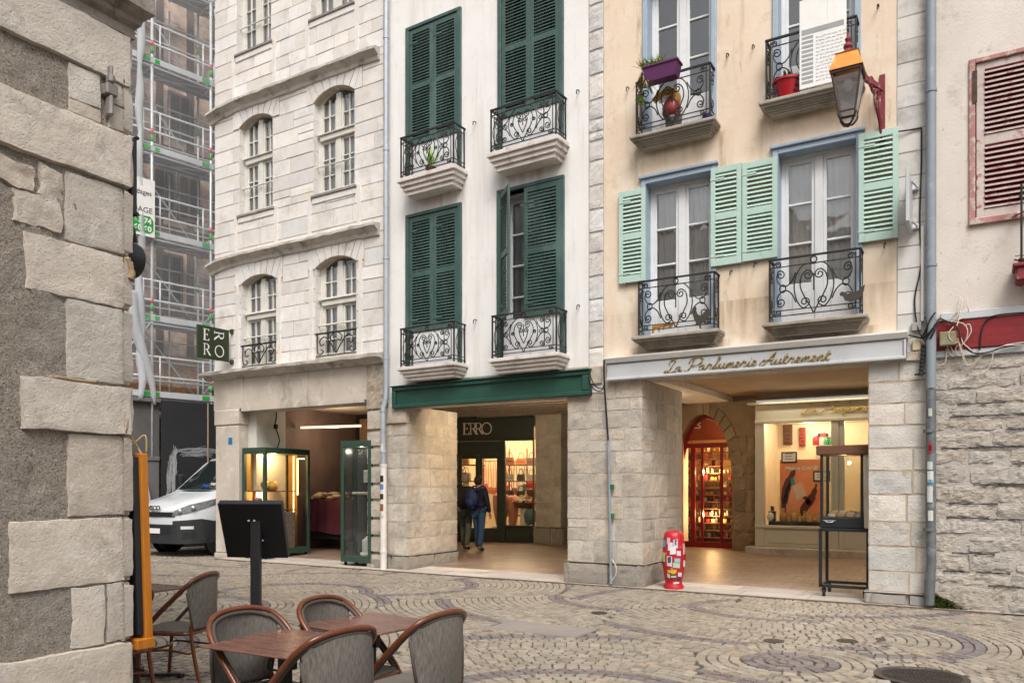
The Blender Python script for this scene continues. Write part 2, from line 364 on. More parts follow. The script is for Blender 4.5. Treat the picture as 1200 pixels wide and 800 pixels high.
def brickmat(name, c1, c2, mortar, sc):
    m = mat(name, c1, .9, bump=.4); nt = m.node_tree; L = nt.links.new; b = nt.nodes['Principled BSDF']
    tc = [n for n in nt.nodes if n.type == 'TEX_COORD'][0]
    mp = nd(nt, 'ShaderNodeMapping'); mp.inputs['Rotation'].default_value = (R(90), 0, 0); L(tc.outputs['Object'], mp.inputs['Vector'])
    br = nd(nt, 'ShaderNodeTexBrick'); br.inputs['Scale'].default_value = sc
    br.inputs['Color1'].default_value = (*c1,1); br.inputs['Color2'].default_value = (*c2,1); br.inputs['Mortar'].default_value = (*mortar,1)
    br.inputs['Mortar Size'].default_value = .03; br.inputs['Brick Width'].default_value = .5; br.inputs['Row Height'].default_value = .16
    L(mp.outputs[0], br.inputs['Vector'])
    nz = nd(nt, 'ShaderNodeTexNoise'); nz.inputs['Scale'].default_value = 2.5; nz.inputs['Detail'].default_value = 6; L(tc.outputs['Object'], nz.inputs['Vector'])
    mr = nd(nt, 'ShaderNodeMapRange'); mr.inputs[1].default_value = .3; mr.inputs[2].default_value = .7; mr.inputs[3].default_value = .5; mr.inputs[4].default_value = 1.25; L(nz.outputs['Fac'], mr.inputs[0])
    mx = nd(nt, 'ShaderNodeMix', data_type='RGBA', blend_type='MULTIPLY'); mx.inputs[0].default_value = 1; L(br.outputs[0], mx.inputs[6]); L(mr.outputs[0], mx.inputs[7])
    L(mx.outputs[2], b.inputs['Base Color'])
    return m
M['brick'] = brickmat('old_brick', (.66,.38,.28), (.76,.59,.48), (.66,.58,.51), 2.)

# ---------------------------------------------------------------- masonry
def HT(u, z, d): return Vector((u, -d, z))          # (along, up, outward) in a house's own frame
def stone_col(base=1., v=.12, warm=.03, r=rnd):
    k = base*(1+r.uniform(-v, v)); w = r.uniform(-warm, warm)
    return (k*(1+w), k, k*(1-w))
def one_block(mb, T, u0, u1, z0, z1, d=.012, bev=.010, back=-.01, jit=.004, sub=0, rough=.0, col=None, r=rnd, seed=None):
    if u1-u0 < .02 or z1-z0 < .02: return
    J = lambda: r.uniform(-jit, jit)
    if not sub:
        b = min(bev, (u1-u0)*.3, (z1-z0)*.3)
        o = [(u0+J(), z0+J()), (u1+J(), z0+J()), (u1+J(), z1+J()), (u0+J(), z1+J())]
        i = [(o[0][0]+b, o[0][1]+b), (o[1][0]-b, o[1][1]+b), (o[2][0]-b, o[2][1]-b), (o[3][0]+b, o[3][1]-b)]
        n = len(mb.v)
        mb.v.extend(T(p[0], p[1], back) for p in o); mb.v.extend(T(p[0], p[1], d+J()*.8) for p in i)
        for a in ((4,5,6,7),(0,1,5,4),(1,2,6,5),(2,3,7,6),(3,0,4,7)): mb.face([n+q for q in a], col)
        return
    bx = min(bev, (u1-u0)*.2, (z1-z0)*.2)
    nu = max(1, int((u1-u0-2*bx)/sub)); nz = max(1, int((z1-z0-2*bx)/sub)); n = len(mb.v); so = r.uniform(0, 50) if seed is None else seed
    us = [u0]+[u0+bx+(u1-u0-2*bx)*i/nu for i in range(nu+1)]+[u1]; zz_ = [z0]+[z0+bx+(z1-z0-2*bx)*i/nz for i in range(nz+1)]+[z1]
    nu += 2; nz += 2
    for j in range(nz+1):
        for i in range(nu+1):
            a, c = us[i], zz_[j]
            e = min(i, nu-i, j, nz-j)
            if i <= 1 or i >= nu-1: a += jit*1.6*fb(c*6, so, 1, 3)
            if j <= 1 or j >= nz-1: c += jit*1.6*fb(a*6, so, 5, 3)
            dd = d+rough*.6*fb(a*5+so, c*5, so, 4)+rough*.5*fb(a*22, c*22, so, 3)
            if e == 0: dd = back
            elif e == 1: dd -= abs(bx)*.25+.5*rough*max(0, fb(a*14+so, c*14, 3, 2))
            mb.v.append(T(a, c, dd))
    for j in range(nz):
        for i in range(nu):
            k = n+j*(nu+1)+i
            mb.face((k, k+1, k+nu+2, k+nu+1), col)
def stone_wall(mb, T, u0, u1, z0, z1, holes=(), ch=(.26,.36), bw=(.35,.7), gap=.010, d=.012, bev=.010, jit=.004, sub=0, rough=0., base=1., v=.12, warm=.03, r=rnd, courses=None, back=-.01, keep=1.):
    zs = [z0]
    if courses: zs = list(courses)
    else:
        while zs[-1] < z1-ch[0]*1.3: zs.append(zs[-1]+r.uniform(*ch))
        zs.append(z1)
    for za, zb in zip(zs[:-1], zs[1:]):
        iv = [(u0, u1)]
        for h in holes:
            if h[3] > za+.03 and h[2] < zb-.03:
                nv = []
                for a, b in iv:
                    if h[1] <= a or h[0] >= b: nv.append((a, b)); continue
                    if h[0] > a: nv.append((a, h[0]))
                    if h[1] < b: nv.append((h[1], b))
                iv = nv
        for a, b in iv:
            x = a
            while x < b-.01:
                w = r.uniform(*bw)
                e = x+w
                if b-e < bw[0]*.5: e = b
                za2, zb2 = za, zb
                if r.random() < .08 and zb-za > .3 and keep >= 1:
                    zm = za+(zb-za)*r.uniform(.4, .6)
                    one_block(mb, T, x+gap/2, e-gap/2, za+gap/2, zm-gap/2, d, bev, back, jit, sub, rough, stone_col(base, v, warm, r), r)
                    one_block(mb, T, x+gap/2, e-gap/2, zm+gap/2, zb-gap/2, d, bev, back, jit, sub, rough, stone_col(base, v, warm, r), r)
                elif r.random() <= keep:
                    one_block(mb, T, x+gap/2, e-gap/2, za+gap/2, zb-gap/2, d, bev, back, jit, sub, rough, stone_col(base, v, warm, r), r)
                x = e
def rectp(h): return [(h[0],h[2]),(h[1],h[2]),(h[1],h[3]),(h[0],h[3])]
def arch_poly(u0, u1, z0, zs, rise, n=12):
    """opening outline: straight jambs to zs, segmental arch of the given rise"""
    w = (u1-u0)/2; Rr = (w*w+rise*rise)/(2*rise); a = math.asin(min(1, w/Rr))
    cz = zs+rise-Rr; cu = (u0+u1)/2
    top = [(cu+Rr*math.sin(t), cz+Rr*math.cos(t)) for t in [a-2*a*i/n for i in range(n+1)]]
    return [(u0, z0), (u1, z0)]+top, (cu, cz, Rr, a)
def facade(mb, T, outer, holes, reveal, d=0.):
    """wall sheet with openings, and the jambs of each opening"""
    loops = [list(outer)]+[list(h) for h in holes]
    flat_ = [p for l in loops for p in l]
    n = len(mb.v); mb.v.extend(T(p[0], p[1], d) for p in flat_)
    for t in tessellate_polygon([[Vector((p[0], p[1], 0)) for p in l] for l in loops]): mb.face([n+i for i in t])
    for h in holes:
        k = len(h); n = len(mb.v)
        mb.v.extend(T(p[0], p[1], d) for p in h); mb.v.extend(T(p[0], p[1], d-reveal) for p in h)
        for i in range(k): mb.face((n+i, n+(i+1) % k, n+k+(i+1) % k, n+k+i))
# ---------------------------------------------------------------- kit for house fronts
def off(F, d):
    n = Vector((F.U.y, -F.U.x))
    return Front(F.P+n*d, F.U)
def shutter_mesh(mb, T, w, h, th=.036, fat=.075, mid=.5, pitch=.052, slat=True):
    """louvred leaf: a across, z up, d out"""
    bx = lambda a0, a1, z0, z1, d0=0., d1=th: mb.bbox(a0, a1, z0, z1, d0, d1, .004, T)
    bx(0, fat, 0, h); bx(w-fat, w, 0, h)
    zm = h*mid
    bx(fat, w-fat, .0, .11); bx(fat, w-fat, zm-.05, zm+.05); bx(fat, w-fat, h-.09, h)
    for a, b in ((.11, zm-.05), (zm+.05, h-.09)):
        n = max(3, int((b-a)/pitch)); st = (b-a)/n
        for i in range(n):
            z = a+st*(i+.5)
            p = [(fat-.004, z+.020, .004), (w-fat+.004, z+.020, .004), (w-fat+.004, z-.020, th+.003), (fat-.004, z-.020, th+.003)]
            q = [(x, y+.009, d) for x, y, d in p]
            mb.hexa([T(*v) for v in p]+[T(*v) for v in q])
    for z in (h*.1, h*.88):                                   # strap hinges
        mb.box(.0, .20, z-.014, z+.014, th, th+.006, T)
def spiral(cx, cz, r, a0, turns, sg, n=16, rmin=.22):
    return [(cx+r*(1-(1-rmin)*i/n)*math.cos(a0+sg*turns*2*math.pi*i/n), cz+r*(1-(1-rmin)*i/n)*math.sin(a0+sg*turns*2*math.pi*i/n)) for i in range(n+1)]
def railing_mesh(mb, T, u0, u1, z0, z1, dp, dense=False, r=.0085):
    """wrought-iron balcony guard with scrolls; returns run back to the wall"""
    W, H = u1-u0, z1-z0
    P = lambda x, z: T(u0+x*W/2, z0+z*H, dp)
    Q = lambda x, z: T(u1-x*W/2, z0+z*H, dp)
    def both(pts, rr=r, n=5):
        for f in (P, Q): mb.tube([f(x, z) for x, z in pts], rr, n)
    k = H/(W/2)
    mb.box(u0-.012, u1+.012, z1-.007, z1+.013, dp-.022, dp+.022, T)
    for z in (.04, .13, .87): mb.box(u0, u1, z0+z*H-.006, z0+z*H+.006, dp-.007, dp+.007, T)
    for u in (u0, u1):
        mb.box(u-.011, u+.011, z0-.03, z1, dp-.011, dp+.011, T)
        mb.box(u-.018, u+.018, z1-.006, z1+.012, -.02, dp, T)
        for z in (.04, .13, .87): mb.box(u-.006, u+.006, z0+z*H-.006, z0+z*H+.006, -.02, dp, T)
        mb.box(u-.009, u+.009, z0-.03, z1, .015, .033, T)
        for zc, sg in ((.27, 1), (.73, -1)):
            mb.tube([T(u, z0+H*(zc+.0)+b*H, dp*.5+a*H) for a, b in spiral(0, 0, .11, R(-90)*sg, 1.4, sg)], r*.8, 5)
        mb.tube([T(u, z0+H*z, dp*(.5+.34*math.sin((z-.16)/.68*math.pi))) for z in [.16+.68*i/10 for i in range(11)]], r*.8, 5)
    x1 = .10
    mb_post = [x1] if not dense else [x1, .115]
    for f in (P, Q): mb.tube([f(x1, .04), f(x1, .96)], r*.9, 5)
    cur = lambda pts: [(v.x, v.y) for v in catmull([(a, b, 0) for a, b in pts], 6)]
    sc = lambda cx, cz, rad, a0, t, sg: [(cx+(x-cx)*k, z) for x, z in spiral(cx, cz, rad, a0, t, sg)]
    both(cur([(1., .86), (.78, .86), (.62, .72), (.56, .50), (.62, .28), (.74, .15), (.80+.03*k, .155)])+sc(.80, .24, .085, R(-80), 1.4, 1))
    both(cur([(.99, .05), (.93, .15), (.80, .32), (.70, .50), (.73, .68), (.84, .765)])+sc(.87, .68, .085, R(100), 1.4, -1))
    both(cur([(.60, .25), (.52, .38), (.40, .46), (.26, .44), (.17, .33), (.20, .20)])+sc(.25, .27, .08, R(230), 1.3, 1))
    both(cur([(.60, .75), (.52, .62), (.40, .54), (.26, .56), (.17, .67), (.20, .80)])+sc(.25, .73, .08, R(130), 1.3, -1))
    both([(.30+.05*k*math.cos(a), .50+.065*math.sin(a)) for a in [2*math.pi*i/12 for i in range(13)]])
    both(sc(.11+.06*k, .93-.02, .055, R(180), 1.5, -1)); both(sc(.11+.06*k, .09, .055, R(180), 1.5, 1))
    mb.tube([P(1+.05*k*math.cos(a), .93+.05*math.sin(a)) for a in [2*math.pi*i/12 for i in range(13)]], r, 5)
    mb.tube([P(1, .42), P(1, .70)], r, 5)
    if dense:
        both(cur([(.995, .25), (.90, .42), (.86, .55)])+sc(.92, .55, .06, R(180), 1.3, -1))
        both(sc(.44, .86-.10, .07, R(80), 1.6, 1)); both(sc(.44, .24-.04, .07, R(-80), 1.6, -1))
        both(sc(.46, .5, .075, R(90), 1.6, 1)); both([(.36, .13), (.36, .87)])
        both(sc(.66, .5, .05, R(0), 1.5, 1))
def slab_mesh(mb, T, u0, u1, zt, zb, dp, steps=4, inset=.16):
    h = zt-zb
    prof = []
    for i in range(steps):
        a = i/steps
        e = inset*a
        z1 = zt-h*a*.97; z2 = zt-h*((i+1)/steps)
        mb.bbox(u0+e, u1-e, z2, z1, -.0, dp-e*.9, .008, lambda a_, b_, c_: T(a_, b_, c_))
def french_window(H, T, u0, u1, z0, z1, rec, fm, nbars=2, curtain=True, wm=None, solid=.0, trim=None, trimw=.09, name='window', label=None):
    """two-leaf window in an opening: frame, glazing bars, panes, net curtain"""
    mb = MB(); fr = .055; um = (u0+u1)/2; d0, d1 = -rec, -rec+.06
    B = lambda a0, a1, b0, b1, x=0.: mb.bbox(a0, a1, b0, b1, d0+x, d1+x, .006, T)
    B(u0, u0+fr, z0, z1); B(u1-fr, u1, z0, z1); B(u0+fr, u1-fr, z1-fr, z1); B(u0+fr, u1-fr, z0, z0+fr)
    B(um-.055, um+.055, z0+fr, z1-fr, .012)
    zs = z0+fr+solid*(z1-z0)
    gl = []
    for a, b in ((u0+fr, um-.055), (um+.055, u1-fr)):
        B(a, a+.045, z0+fr, z1-fr, -.008); B(b-.045, b, z0+fr, z1-fr, -.008)
        B(a+.045, b-.045, z1-fr-.06, z1-fr, -.008); B(a+.045, b-.045, z0+fr, zs+.07, -.008)
        if solid: B(a+.10, b-.10, z0+fr+.12, zs-.03, .006)
        g0, g1 = zs+.07, z1-fr-.06
        for i in range(1, nbars+1): B(a+.045, b-.045, g0+(g1-g0)*i/(nbars+1)-.016, g0+(g1-g0)*i/(nbars+1)+.016, -.012)
        gl.append((a+.04, b-.04, g0-.005, g1+.005))
    w = mb.build(name, fm, H)
    if label: w['label'] = label
    if trim:
        tb = MB()
        for a0, a1, b0, b1 in ((u0-trimw, u0+.004, z0, z1+trimw), (u1-.004, u1+trimw, z0, z1+trimw), (u0+.004, u1-.004, z1-.004, z1+trimw)):
            tb.bbox(a0, a1, b0, b1, -rec*.9, .035, .008, T)
        tb.bbox(u0-trimw-.03, u1+trimw+.03, z1+trimw, z1+trimw+.045, -.02, .07, .008, T)
        tb.build('surround', trim, w)
    pb = MB()
    for a, b, c, d in gl: pb.poly([T(a, c, d0+.022), T(b, c, d0+.022), T(b, d, d0+.022), T(a, d, d0+.022)])
    pb.build('pane', M['pane'], w, fixn=False)
    if curtain:
        cb = MB(); ph = rnd.uniform(0, 6)
        for a, b in ((u0+fr, um-.01), (um+.01, u1-fr)):
            n = 36; k = len(cb.v); zb = z0+.05 if solid == 0 else zs
            for zz in (zb, z1-fr):
                for i in range(n+1):
                    s = i/n
                    cb.v.append(T(a+(b-a)*s, zz, d0-.035+.018*math.sin(s*31+ph)+.01*math.sin(s*77+ph*2+zz)))
            for i in range(n): cb.face((k+i, k+i+1, k+n+2+i, k+n+1+i))
        cb.build('curtain', M['curtain'], w, smooth=True, fixn=False)
    return w
def shell(H, ua, ub, zc, zt, depth, m, roof=True, inner=.42):
    """flanks, rear, soffit and dark rooms behind a front"""
    mb = MB(); q = lambda *p: mb.poly([HT(*v) for v in p])
    q((ua, zc, 0), (ua, zt, 0), (ua, zt, -depth), (ua, zc, -depth)); q((ub, zc, 0), (ub, zc, -depth), (ub, zt, -depth), (ub, zt, 0))
    q((ua, zc, -depth), (ub, zc, -depth), (ub, zt, -depth), (ua, zt, -depth)); q((ua, zt, 0), (ub, zt, 0), (ub, zt, -depth), (ua, zt, -depth))
    q((ua, zc, 0), (ub, zc, 0), (ub, zc, -depth), (ua, zc, -depth))
    mb.build('rear_wall', m, H, fixn=False)
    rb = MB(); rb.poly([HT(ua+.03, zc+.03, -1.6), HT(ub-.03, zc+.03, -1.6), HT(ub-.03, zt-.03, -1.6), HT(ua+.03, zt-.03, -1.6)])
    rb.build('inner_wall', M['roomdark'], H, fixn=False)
    if roof:
        r = MB(); Z = zt+.02
        r.prism([(ua-.05, Z), (ub+.05, Z), (ub+.05, Z+.12), (ua-.05, Z+.12)], HT, .45, .0)
        p = [(.45, Z+.12), (-depth/2, Z+depth*.22), (-depth, Z+.12)]
        for (d0_, z0_), (d1_, z1_) in zip(p[:-1], p[1:]):
            r.hexa([HT(ua-.05, z0_, d0_), HT(ub+.05, z0_, d0_), HT(ub+.05, z1_, d1_), HT(ua-.05, z1_, d1_), HT(ua-.05, z0_+.12, d0_), HT(ub+.05, z0_+.12, d0_), HT(ub+.05, z1_+.12, d1_), HT(ua-.05, z1_+.12, d1_)])
        r.build('roof', M['rooftile'], H)
def hook(mb, T, u, z):
    mb.tube([T(u, z, -.02), T(u, z+.005, .05), T(u-.01, z-.01, .075), T(u-.012, z-.07, .08)], .009, 5)

# ================================================================ GREEN-SHUTTERED HOUSE
G = thing('white_house', 'white plastered house with dark green louvred shutters and four small iron balconies', 'house', (GRE.P.x, GRE.P.y, 0), GRE.ang)
gl_, gr_ = GRE.u(455), GRE.u(708)
ZT = 13.2
g_off = off(GRE, .33)
ZL = GRE.z(575, 470)                         # underside of the lintel
gw = {}
for k, (a, b, top, mid) in {'TL': (478, 539.5, None, (505, 208)), 'TR': (586, 659, None, (620, 178)), 'BL': (478, 540, None, (505, 432)), 'BR': (585, 660, None, (620, 420))}.items():
    pass
zTL = (GRE.z(478, 40)+GRE.z(539.5, 11))/2; zBL = (GRE.z(478, 257)+GRE.z(540, 241.5))/2; zBR = (GRE.z(585, 226)+GRE.z(660, 212))/2
fl = {'TL': (469, 531.5, 163, 211), 'TR': (574.5, 651.6, 130.5, 181), 'BL': (469, 532, 386, 431), 'BR': (576, 652, 371, 421)}
win = {'TL': (478, 539.5, zTL), 'TR': (586, 659, zTL+.18), 'BL': (478, 540, zBL), 'BR': (585, 660, zBR)}
holes = {}; zfl = {}
for k, (a, b, yr, ysl) in fl.items():
    zfl[k] = (g_off.z(a, ysl), g_off.z(a, yr)); holes[k] = (GRE.u(win[k][0]), GRE.u(win[k][1]), zfl[k][0]+.01, win[k][2])
mb = MB(); facade(mb, HT, [(gl_, ZL), (GRE.u(690), ZL), (GRE.u(690), ZT), (gl_, ZT)], [rectp(h) for h in holes.values()], .34)
mb.build('wall', M['plaster_w'], G)
mb = MB()
stone_wall(mb, HT, GRE.u(690), gr_, ZL, ZT, ch=(.30, .42), bw=(2, 3), gap=.012, d=.02, bev=.014, jit=.006, sub=.05, rough=.012, v=.12)
q = mb.build('quoin', M['quoin'], G)
mb = MB(); mb.box(GRE.u(690), gr_, ZL, ZT, -.2, .004, HT); mb.build('quoin_bed', M['quoin_joint'], G)
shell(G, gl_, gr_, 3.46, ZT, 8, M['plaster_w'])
for k, h in holes.items():
    u0, u1, z0, z1 = h
    # painted box frame at the opening
    w = french_window(G, HT, u0, u1, z0, z1, .30, M['whitewood'], nbars=3, curtain=True, solid=.16)
    fb_ = MB()
    for a0, a1, b0, b1 in ((u0-.03, u0+.045, z0, z1), (u1-.045, u1+.03, z0, z1), (u0-.03, u1+.03, z1, z1+.06)):
        fb_.bbox(a0, a1, b0, b1, -.16, .045, .006, HT)
    fb_.build('shutter_frame', M['green'], w)
    um = (u0+u1)/2
    zb = zfl[k][1]-.01
    if k == 'BR':
        sb = MB(); wv = (um-u0)-.06; an = R(42)
        Ta = lambda a, z, d: HT(u0+.05+a*math.cos(an)-d*math.sin(an), zb+z, .0+a*math.sin(an)+d*math.cos(an))
        shutter_mesh(sb, Ta, wv, z1-zb-.03); sb.build('shutter', M['green'], w)['label'] = 'green louvred shutter leaf standing ajar'
        sb = MB(); Tb = lambda a, z, d: HT(um-.10+a, zb+z, .012+d)
        shutter_mesh(sb, Tb, u1-um+.10-.035, z1-zb-.01); sb.build('shutter', M['green'], w)
    else:
        for a0, wv in ((u0+.047, um-u0-.05), (um+.003, um-u0-.05)):
            sb = MB(); Tb = lambda a, z, d, a0=a0: HT(a0+a, zb+z, -.012+d)
            shutter_mesh(sb, Tb, wv, z1-zb-.01); sb.build('shutter', M['green'], w)
    # pale solid panels under the louvres, seen through the guard
    pb = MB()
    for a0, a1 in ((u0+.05, um-.004), (um+.004, u1-.05)):
        pb.bbox(a0, a1, z0+.02, zb-.004, -.03, .0, .004, HT)
        n = 5
        for i in range(1, n): pb.box(a0+(a1-a0)*i/n-.004, a0+(a1-a0)*i/n+.004, z0+.03, zb-.02, .0, .004, HT)
    if k in ('TL', 'TR', 'BL', 'BR'): pb.build('lower_panel', M['whitewood'] if k != 'BR' else M['whitewood'], w)
    a, b, yr, ysl = fl[k]
    ra, rb_ = g_off.u(a+1), g_off.u(b)
    zs, zr = zfl[k]
    bb = MB(); slab_mesh(bb, HT, ra-.05, rb_+.07, zs, zs-(.30 if k[0] == 'T' else .24), .40, 4, .17)
    bal = bb.build('balcony', M['balc_stone'], G)
    rr = MB(); railing_mesh(rr, HT, ra, rb_, zs+.04, zr, .33, dense=True); rr.build('railing', M['iron'], bal)
    for uu, zz in ((ra-.10, zr+.02), (rb_+.24, zr+.06)): hb = MB(); hook(hb, HT, uu, zz); hb.build('shutter_catch', M['iron'], G)

add_stains(M['plaster_w'], [((h[0]+h[1])/2+.05+sx*.55, h[2]-.22, .16, 1.3) for h in holes.values() for sx in (-1, .2, 1)]+[((h[0]+h[1])/2, h[2]-.3, .5, .5) for h in holes.values()], (.40,.37,.34), .75)
# lintel board
LB = thing('fascia_board', 'long blank dark green panelled fascia board above the leather shop arcade', 'fascia', G.location, GRE.ang)
lf = off(GRE, .10)
lu0, lu1 = lf.u(459.5), lf.u(691); lz0 = (lf.z(460, 478)+lf.z(690, 462))/2; lz1 = (lf.z(460, 455)+lf.z(690, 434))/2
mb = MB(); mb.bbox(lu0, lu1, lz0, lz1, .004, .085, .01, HT); mb.build('board', M['green_sign'], LB)
mb = MB()
for a0, a1, b0, b1 in ((lu0, lu1, lz1-.06, lz1+.01), (lu0, lu1, lz0-.01, lz0+.06), (lu0, lu0+.09, lz0+.06, lz1-.06), (lu1-.13, lu1, lz0+.06, lz1-.06)):
    mb.bbox(a0, a1, b0, b1, .0, .125, .012, HT)
mb.bbox(lu0-.02, lu1+.02, lz1+.01, lz1+.035, .0, .15, .006, HT)
mb.build('moulding', M['green_sign'], LB)
ZC_G = 3.40
# lintel beam behind the board and the arcade ceiling
mb = MB(); mb.box(GRE.u(476), GRE.u(690), ZL-.0, 3.46, -.45, .0, HT); mb.build('lintel_beam', M['lintel'], G)

# ================================================================ PEACH HOUSE
Bh = thing('peach_house', 'peach plastered house with pale mint shutters above the perfume shop arcade', 'house', (BEI.P.x, BEI.P.y, 0), 0)
bl_, br_ = 0.0, BEI.u(1091)
b_off = off(BEI, .24); b_o2 = off(BEI, .30)
ZLb = BEI.z(880, 436)
z_ml = (BEI.z(754, 217)+BEI.z(836, 200))/2; z_mr = (BEI.z(910, 182)+BEI.z(1006, 162))/2
s_ml = (b_o2.z(742, 395)+b_o2.z(845, 384))/2; s_mr = (b_o2.z(897, 379)+b_o2.z(1017, 367))/2
s_ul = (b_o2.z(739, 159)+b_o2.z(842, 136))/2; s_ur = (b_o2.z(893, 119)+b_o2.z(1009, 91))/2
bh = {'ML': (BEI.u(757), BEI.u(834), s_ml+.01, z_ml), 'MR': (BEI.u(912), BEI.u(1004), s_mr+.01, z_mr),
      'UL': (BEI.u(759), BEI.u(834), s_ul+.01, s_ul+2.45), 'UR': (BEI.u(912), BEI.u(1002), s_ur+.01, s_ur+2.45)}
mb = MB(); facade(mb, HT, [(0, ZLb), (BEI.u(1051), ZLb), (BEI.u(1051), ZT), (0, ZT)], [rectp(h) for h in bh.values()], .30)
mb.build('wall', M['plaster_b'], Bh)
mb = MB(); stone_wall(mb, HT, BEI.u(1051), br_, ZLb, ZT, ch=(.28, .31), bw=(2, 3), gap=.009, d=.009, bev=.004, jit=.004, v=.12, warm=.02); mb.build('quoin', M['fakestone'], Bh)
mb = MB(); mb.box(BEI.u(1051), br_, ZLb, ZT, -.2, .004, HT); mb.build('quoin_bed', M['quoin_joint'], Bh)
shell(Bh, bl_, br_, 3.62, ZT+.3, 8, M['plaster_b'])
rl = {'ML': (748.7, 837, 331, 324), 'MR': (902, 1008, 306, 0), 'UL': (746, 832, 92, 0), 'UR': (898, 1003, 45, 0)}
sh = {'ML': [(725.5, 756.5, 226, 333), (833, 869, 198, 313)], 'MR': [(870, 911, 192, 307), (1006, 1053, 158, 285)]}
for k, h in bh.items():
    u0, u1, z0, z1 = h
    w = french_window(Bh, HT, u0, u1, z0, z1, .24, M['whitewood'], nbars=2, curtain=k[0] == 'M', solid=.20, trim=M['bluegrey'], trimw=.075)
    for a, b, y0_, y1_ in sh.get(k, []):
        s_ = off(BEI, .05); a_, b_ = s_.u(a), s_.u(b); yt = s_.z(a, y0_); yb = s_.z(a, y1_)
        sb = MB(); Tb = lambda a, z, d: HT(a_+a, yb+z, .03+d); shutter_mesh(sb, Tb, b_-a_, yt-yb, fat=.07, pitch=.058)
        sb.build('shutter', M['mint'], w)
    a, b, yr, _ = rl[k]
    ra, rb_ = b_off.u(a), b_off.u(b); zr = b_off.z(a, yr)
    zs = z0-.01
    if k == 'UL': zr = zs+ .80
    if k == 'UR': zr = zs+ .84
    bb = MB(); hh = .17
    zb_ = zs-hh
    bb.bbox(ra-.09, rb_+.09, zs-.05, zs, .0, .32, .01, HT)
    for i in range(5):
        e = .012+.10*(i/4)**.7
        bb.bbox(ra-.08+e, rb_+.08-e, zs-.05-(hh-.05)*(i+1)/5, zs-.05-(hh-.05)*i/5, .0, .30-e*1.3, .004, HT)
    bal = bb.build('balcony', M['balc_grey'], Bh)
    rr = MB(); railing_mesh(rr, HT, ra, rb_, zs+.06, zr, .24, dense=False, r=.0095); rr.build('railing', M['iron'], bal)
for px, py in ((737, 104), (854, 65), (884, 55), (1030, 8), (737, 332), (858, 318), (886, 309), (1038, 286)): mb = MB(); hook(mb, HT, BEI.u(px), BEI.z(px, py)); mb.build('shutter_catch', M['rustiron'], Bh)
add_stains(M['plaster_b'], [((h[0]+h[1])/2+sx*.66, h[2]-.12, w_, l_) for h in bh.values() for sx, w_, l_ in ((-1.02, .13, 1.1), (1.0, .16, 1.5), (.3, .2, .45), (-.4, .25, .35))]+[(BEI.u(880), ZLb+1.05, 3., .7)], (.30,.22,.125), .8)
# stone lintel over the opening and its soffit
mb = MB(); mb.box(BEI.u(752), BEI.u(1017), ZLb+.02, 3.62, -.5, -.01, HT); mb.build('lintel_beam', M['lintel'], Bh)

# ---- piers of the arcades
def pier(parent, T, u0, u1, zt, depth, r, plinth=.30, cap=.28, left=True, right=True, mj=M['pier_joint'], ms=M['pier'], base=1., sub=.07, back=False, name='pier'):
    """stone pier: coursed front and flanks round a mortar core, wider plinth and capping course"""
    core = MB(); core.box(u0+.008, u1-.008, 0, zt, -depth+.02, -.008, T); o = core.build(name, mj, parent)
    mb = MB(); hz = plinth
    cs = [plinth]
    while cs[-1] < zt-cap-.42: cs.append(cs[-1]+r.uniform(.27, .37))
    cs.append(zt-cap); cs.append(zt)
    kw = dict(gap=.010, d=.0, bev=.010, jit=.006, sub=sub, rough=.012, v=.13, warm=.035, r=r, back=-.05)
    Tf = lambda a, z, d: T(a, z, d)
    Tr = lambda a, z, d: T(u1+d, z, -a)                # right flank: a runs into the house
    Tl = lambda a, z, d: T(u0-d, z, -a)
    stone_wall(mb, Tf, u0, u1, 0, 0, courses=cs, bw=(.32, .62), base=base, **kw)
    if right: stone_wall(mb, Tr, 0, depth, 0, 0, courses=cs, bw=(.35, .7), base=base, **kw)
    if left: stone_wall(mb, Tl, 0, depth, 0, 0, courses=cs, bw=(.35, .7), base=base, **kw)
    e = .05
    one = dict(bev=.03, jit=.008, sub=.06, rough=.016, r=r, back=-.06)
    m_ = (u0+u1)/2
    for a, b in ((u0-e, m_+.1), (m_+.1, u1+e)): one_block(mb, Tf, a, b, 0, plinth, e, col=stone_col(base*.58, .10), **one)
    if right:
        for a, b in ((-e, depth/2), (depth/2, depth)): one_block(mb, lambda a, z, d: T(u1+d, z, -a), a, b, 0, plinth, e, col=stone_col(base*.58, .10), **one)
    if left:
        for a, b in ((-e, depth/2), (depth/2, depth)): one_block(mb, lambda a, z, d: T(u0-d, z, -a), a, b, 0, plinth, e, col=stone_col(base*.58, .10), **one)
    mb.poly([T(u0-e, plinth, e), T(u1+e, plinth, e), T(u1+e, plinth, -depth), T(u0-e, plinth, -depth)], (.8, .8, .8))
    mb.build('masonry', ms, o)
    return o
rp_ = random.Random(5)
pier(Bh, HT, BEI.u(664.5), BEI.u(752.5), ZLb+.02, 1.9, rp_, plinth=.36)
pier(Bh, HT, BEI.u(1017), br_, ZLb+.02, 1.3, rp_, plinth=.17, ms=mat('pale_pier_stone', (.60,.57,.525), .88, (.47,.44,.40), 4., attr=True, bump=.8, bscale=34, bdist=.014, vor=30, spots=[((.27,.25,.235), 2.4, .62, .8)]), mj=mat('pale_pier_mortar', (.47,.40,.31), .95, (.36,.30,.24), 8), right=False)
mb = MB()                                            # capping stones above the piers
one_block(mb, HT, BEI.u(663), 0-.01, ZLb-.02, ZLb+.28, .06, bev=.02, sub=.07, rough=.012, back=-.05, col=(1.02,1,.97), r=rp_)
mb.build('capping_stone', M['pier'], Bh); mb = MB()
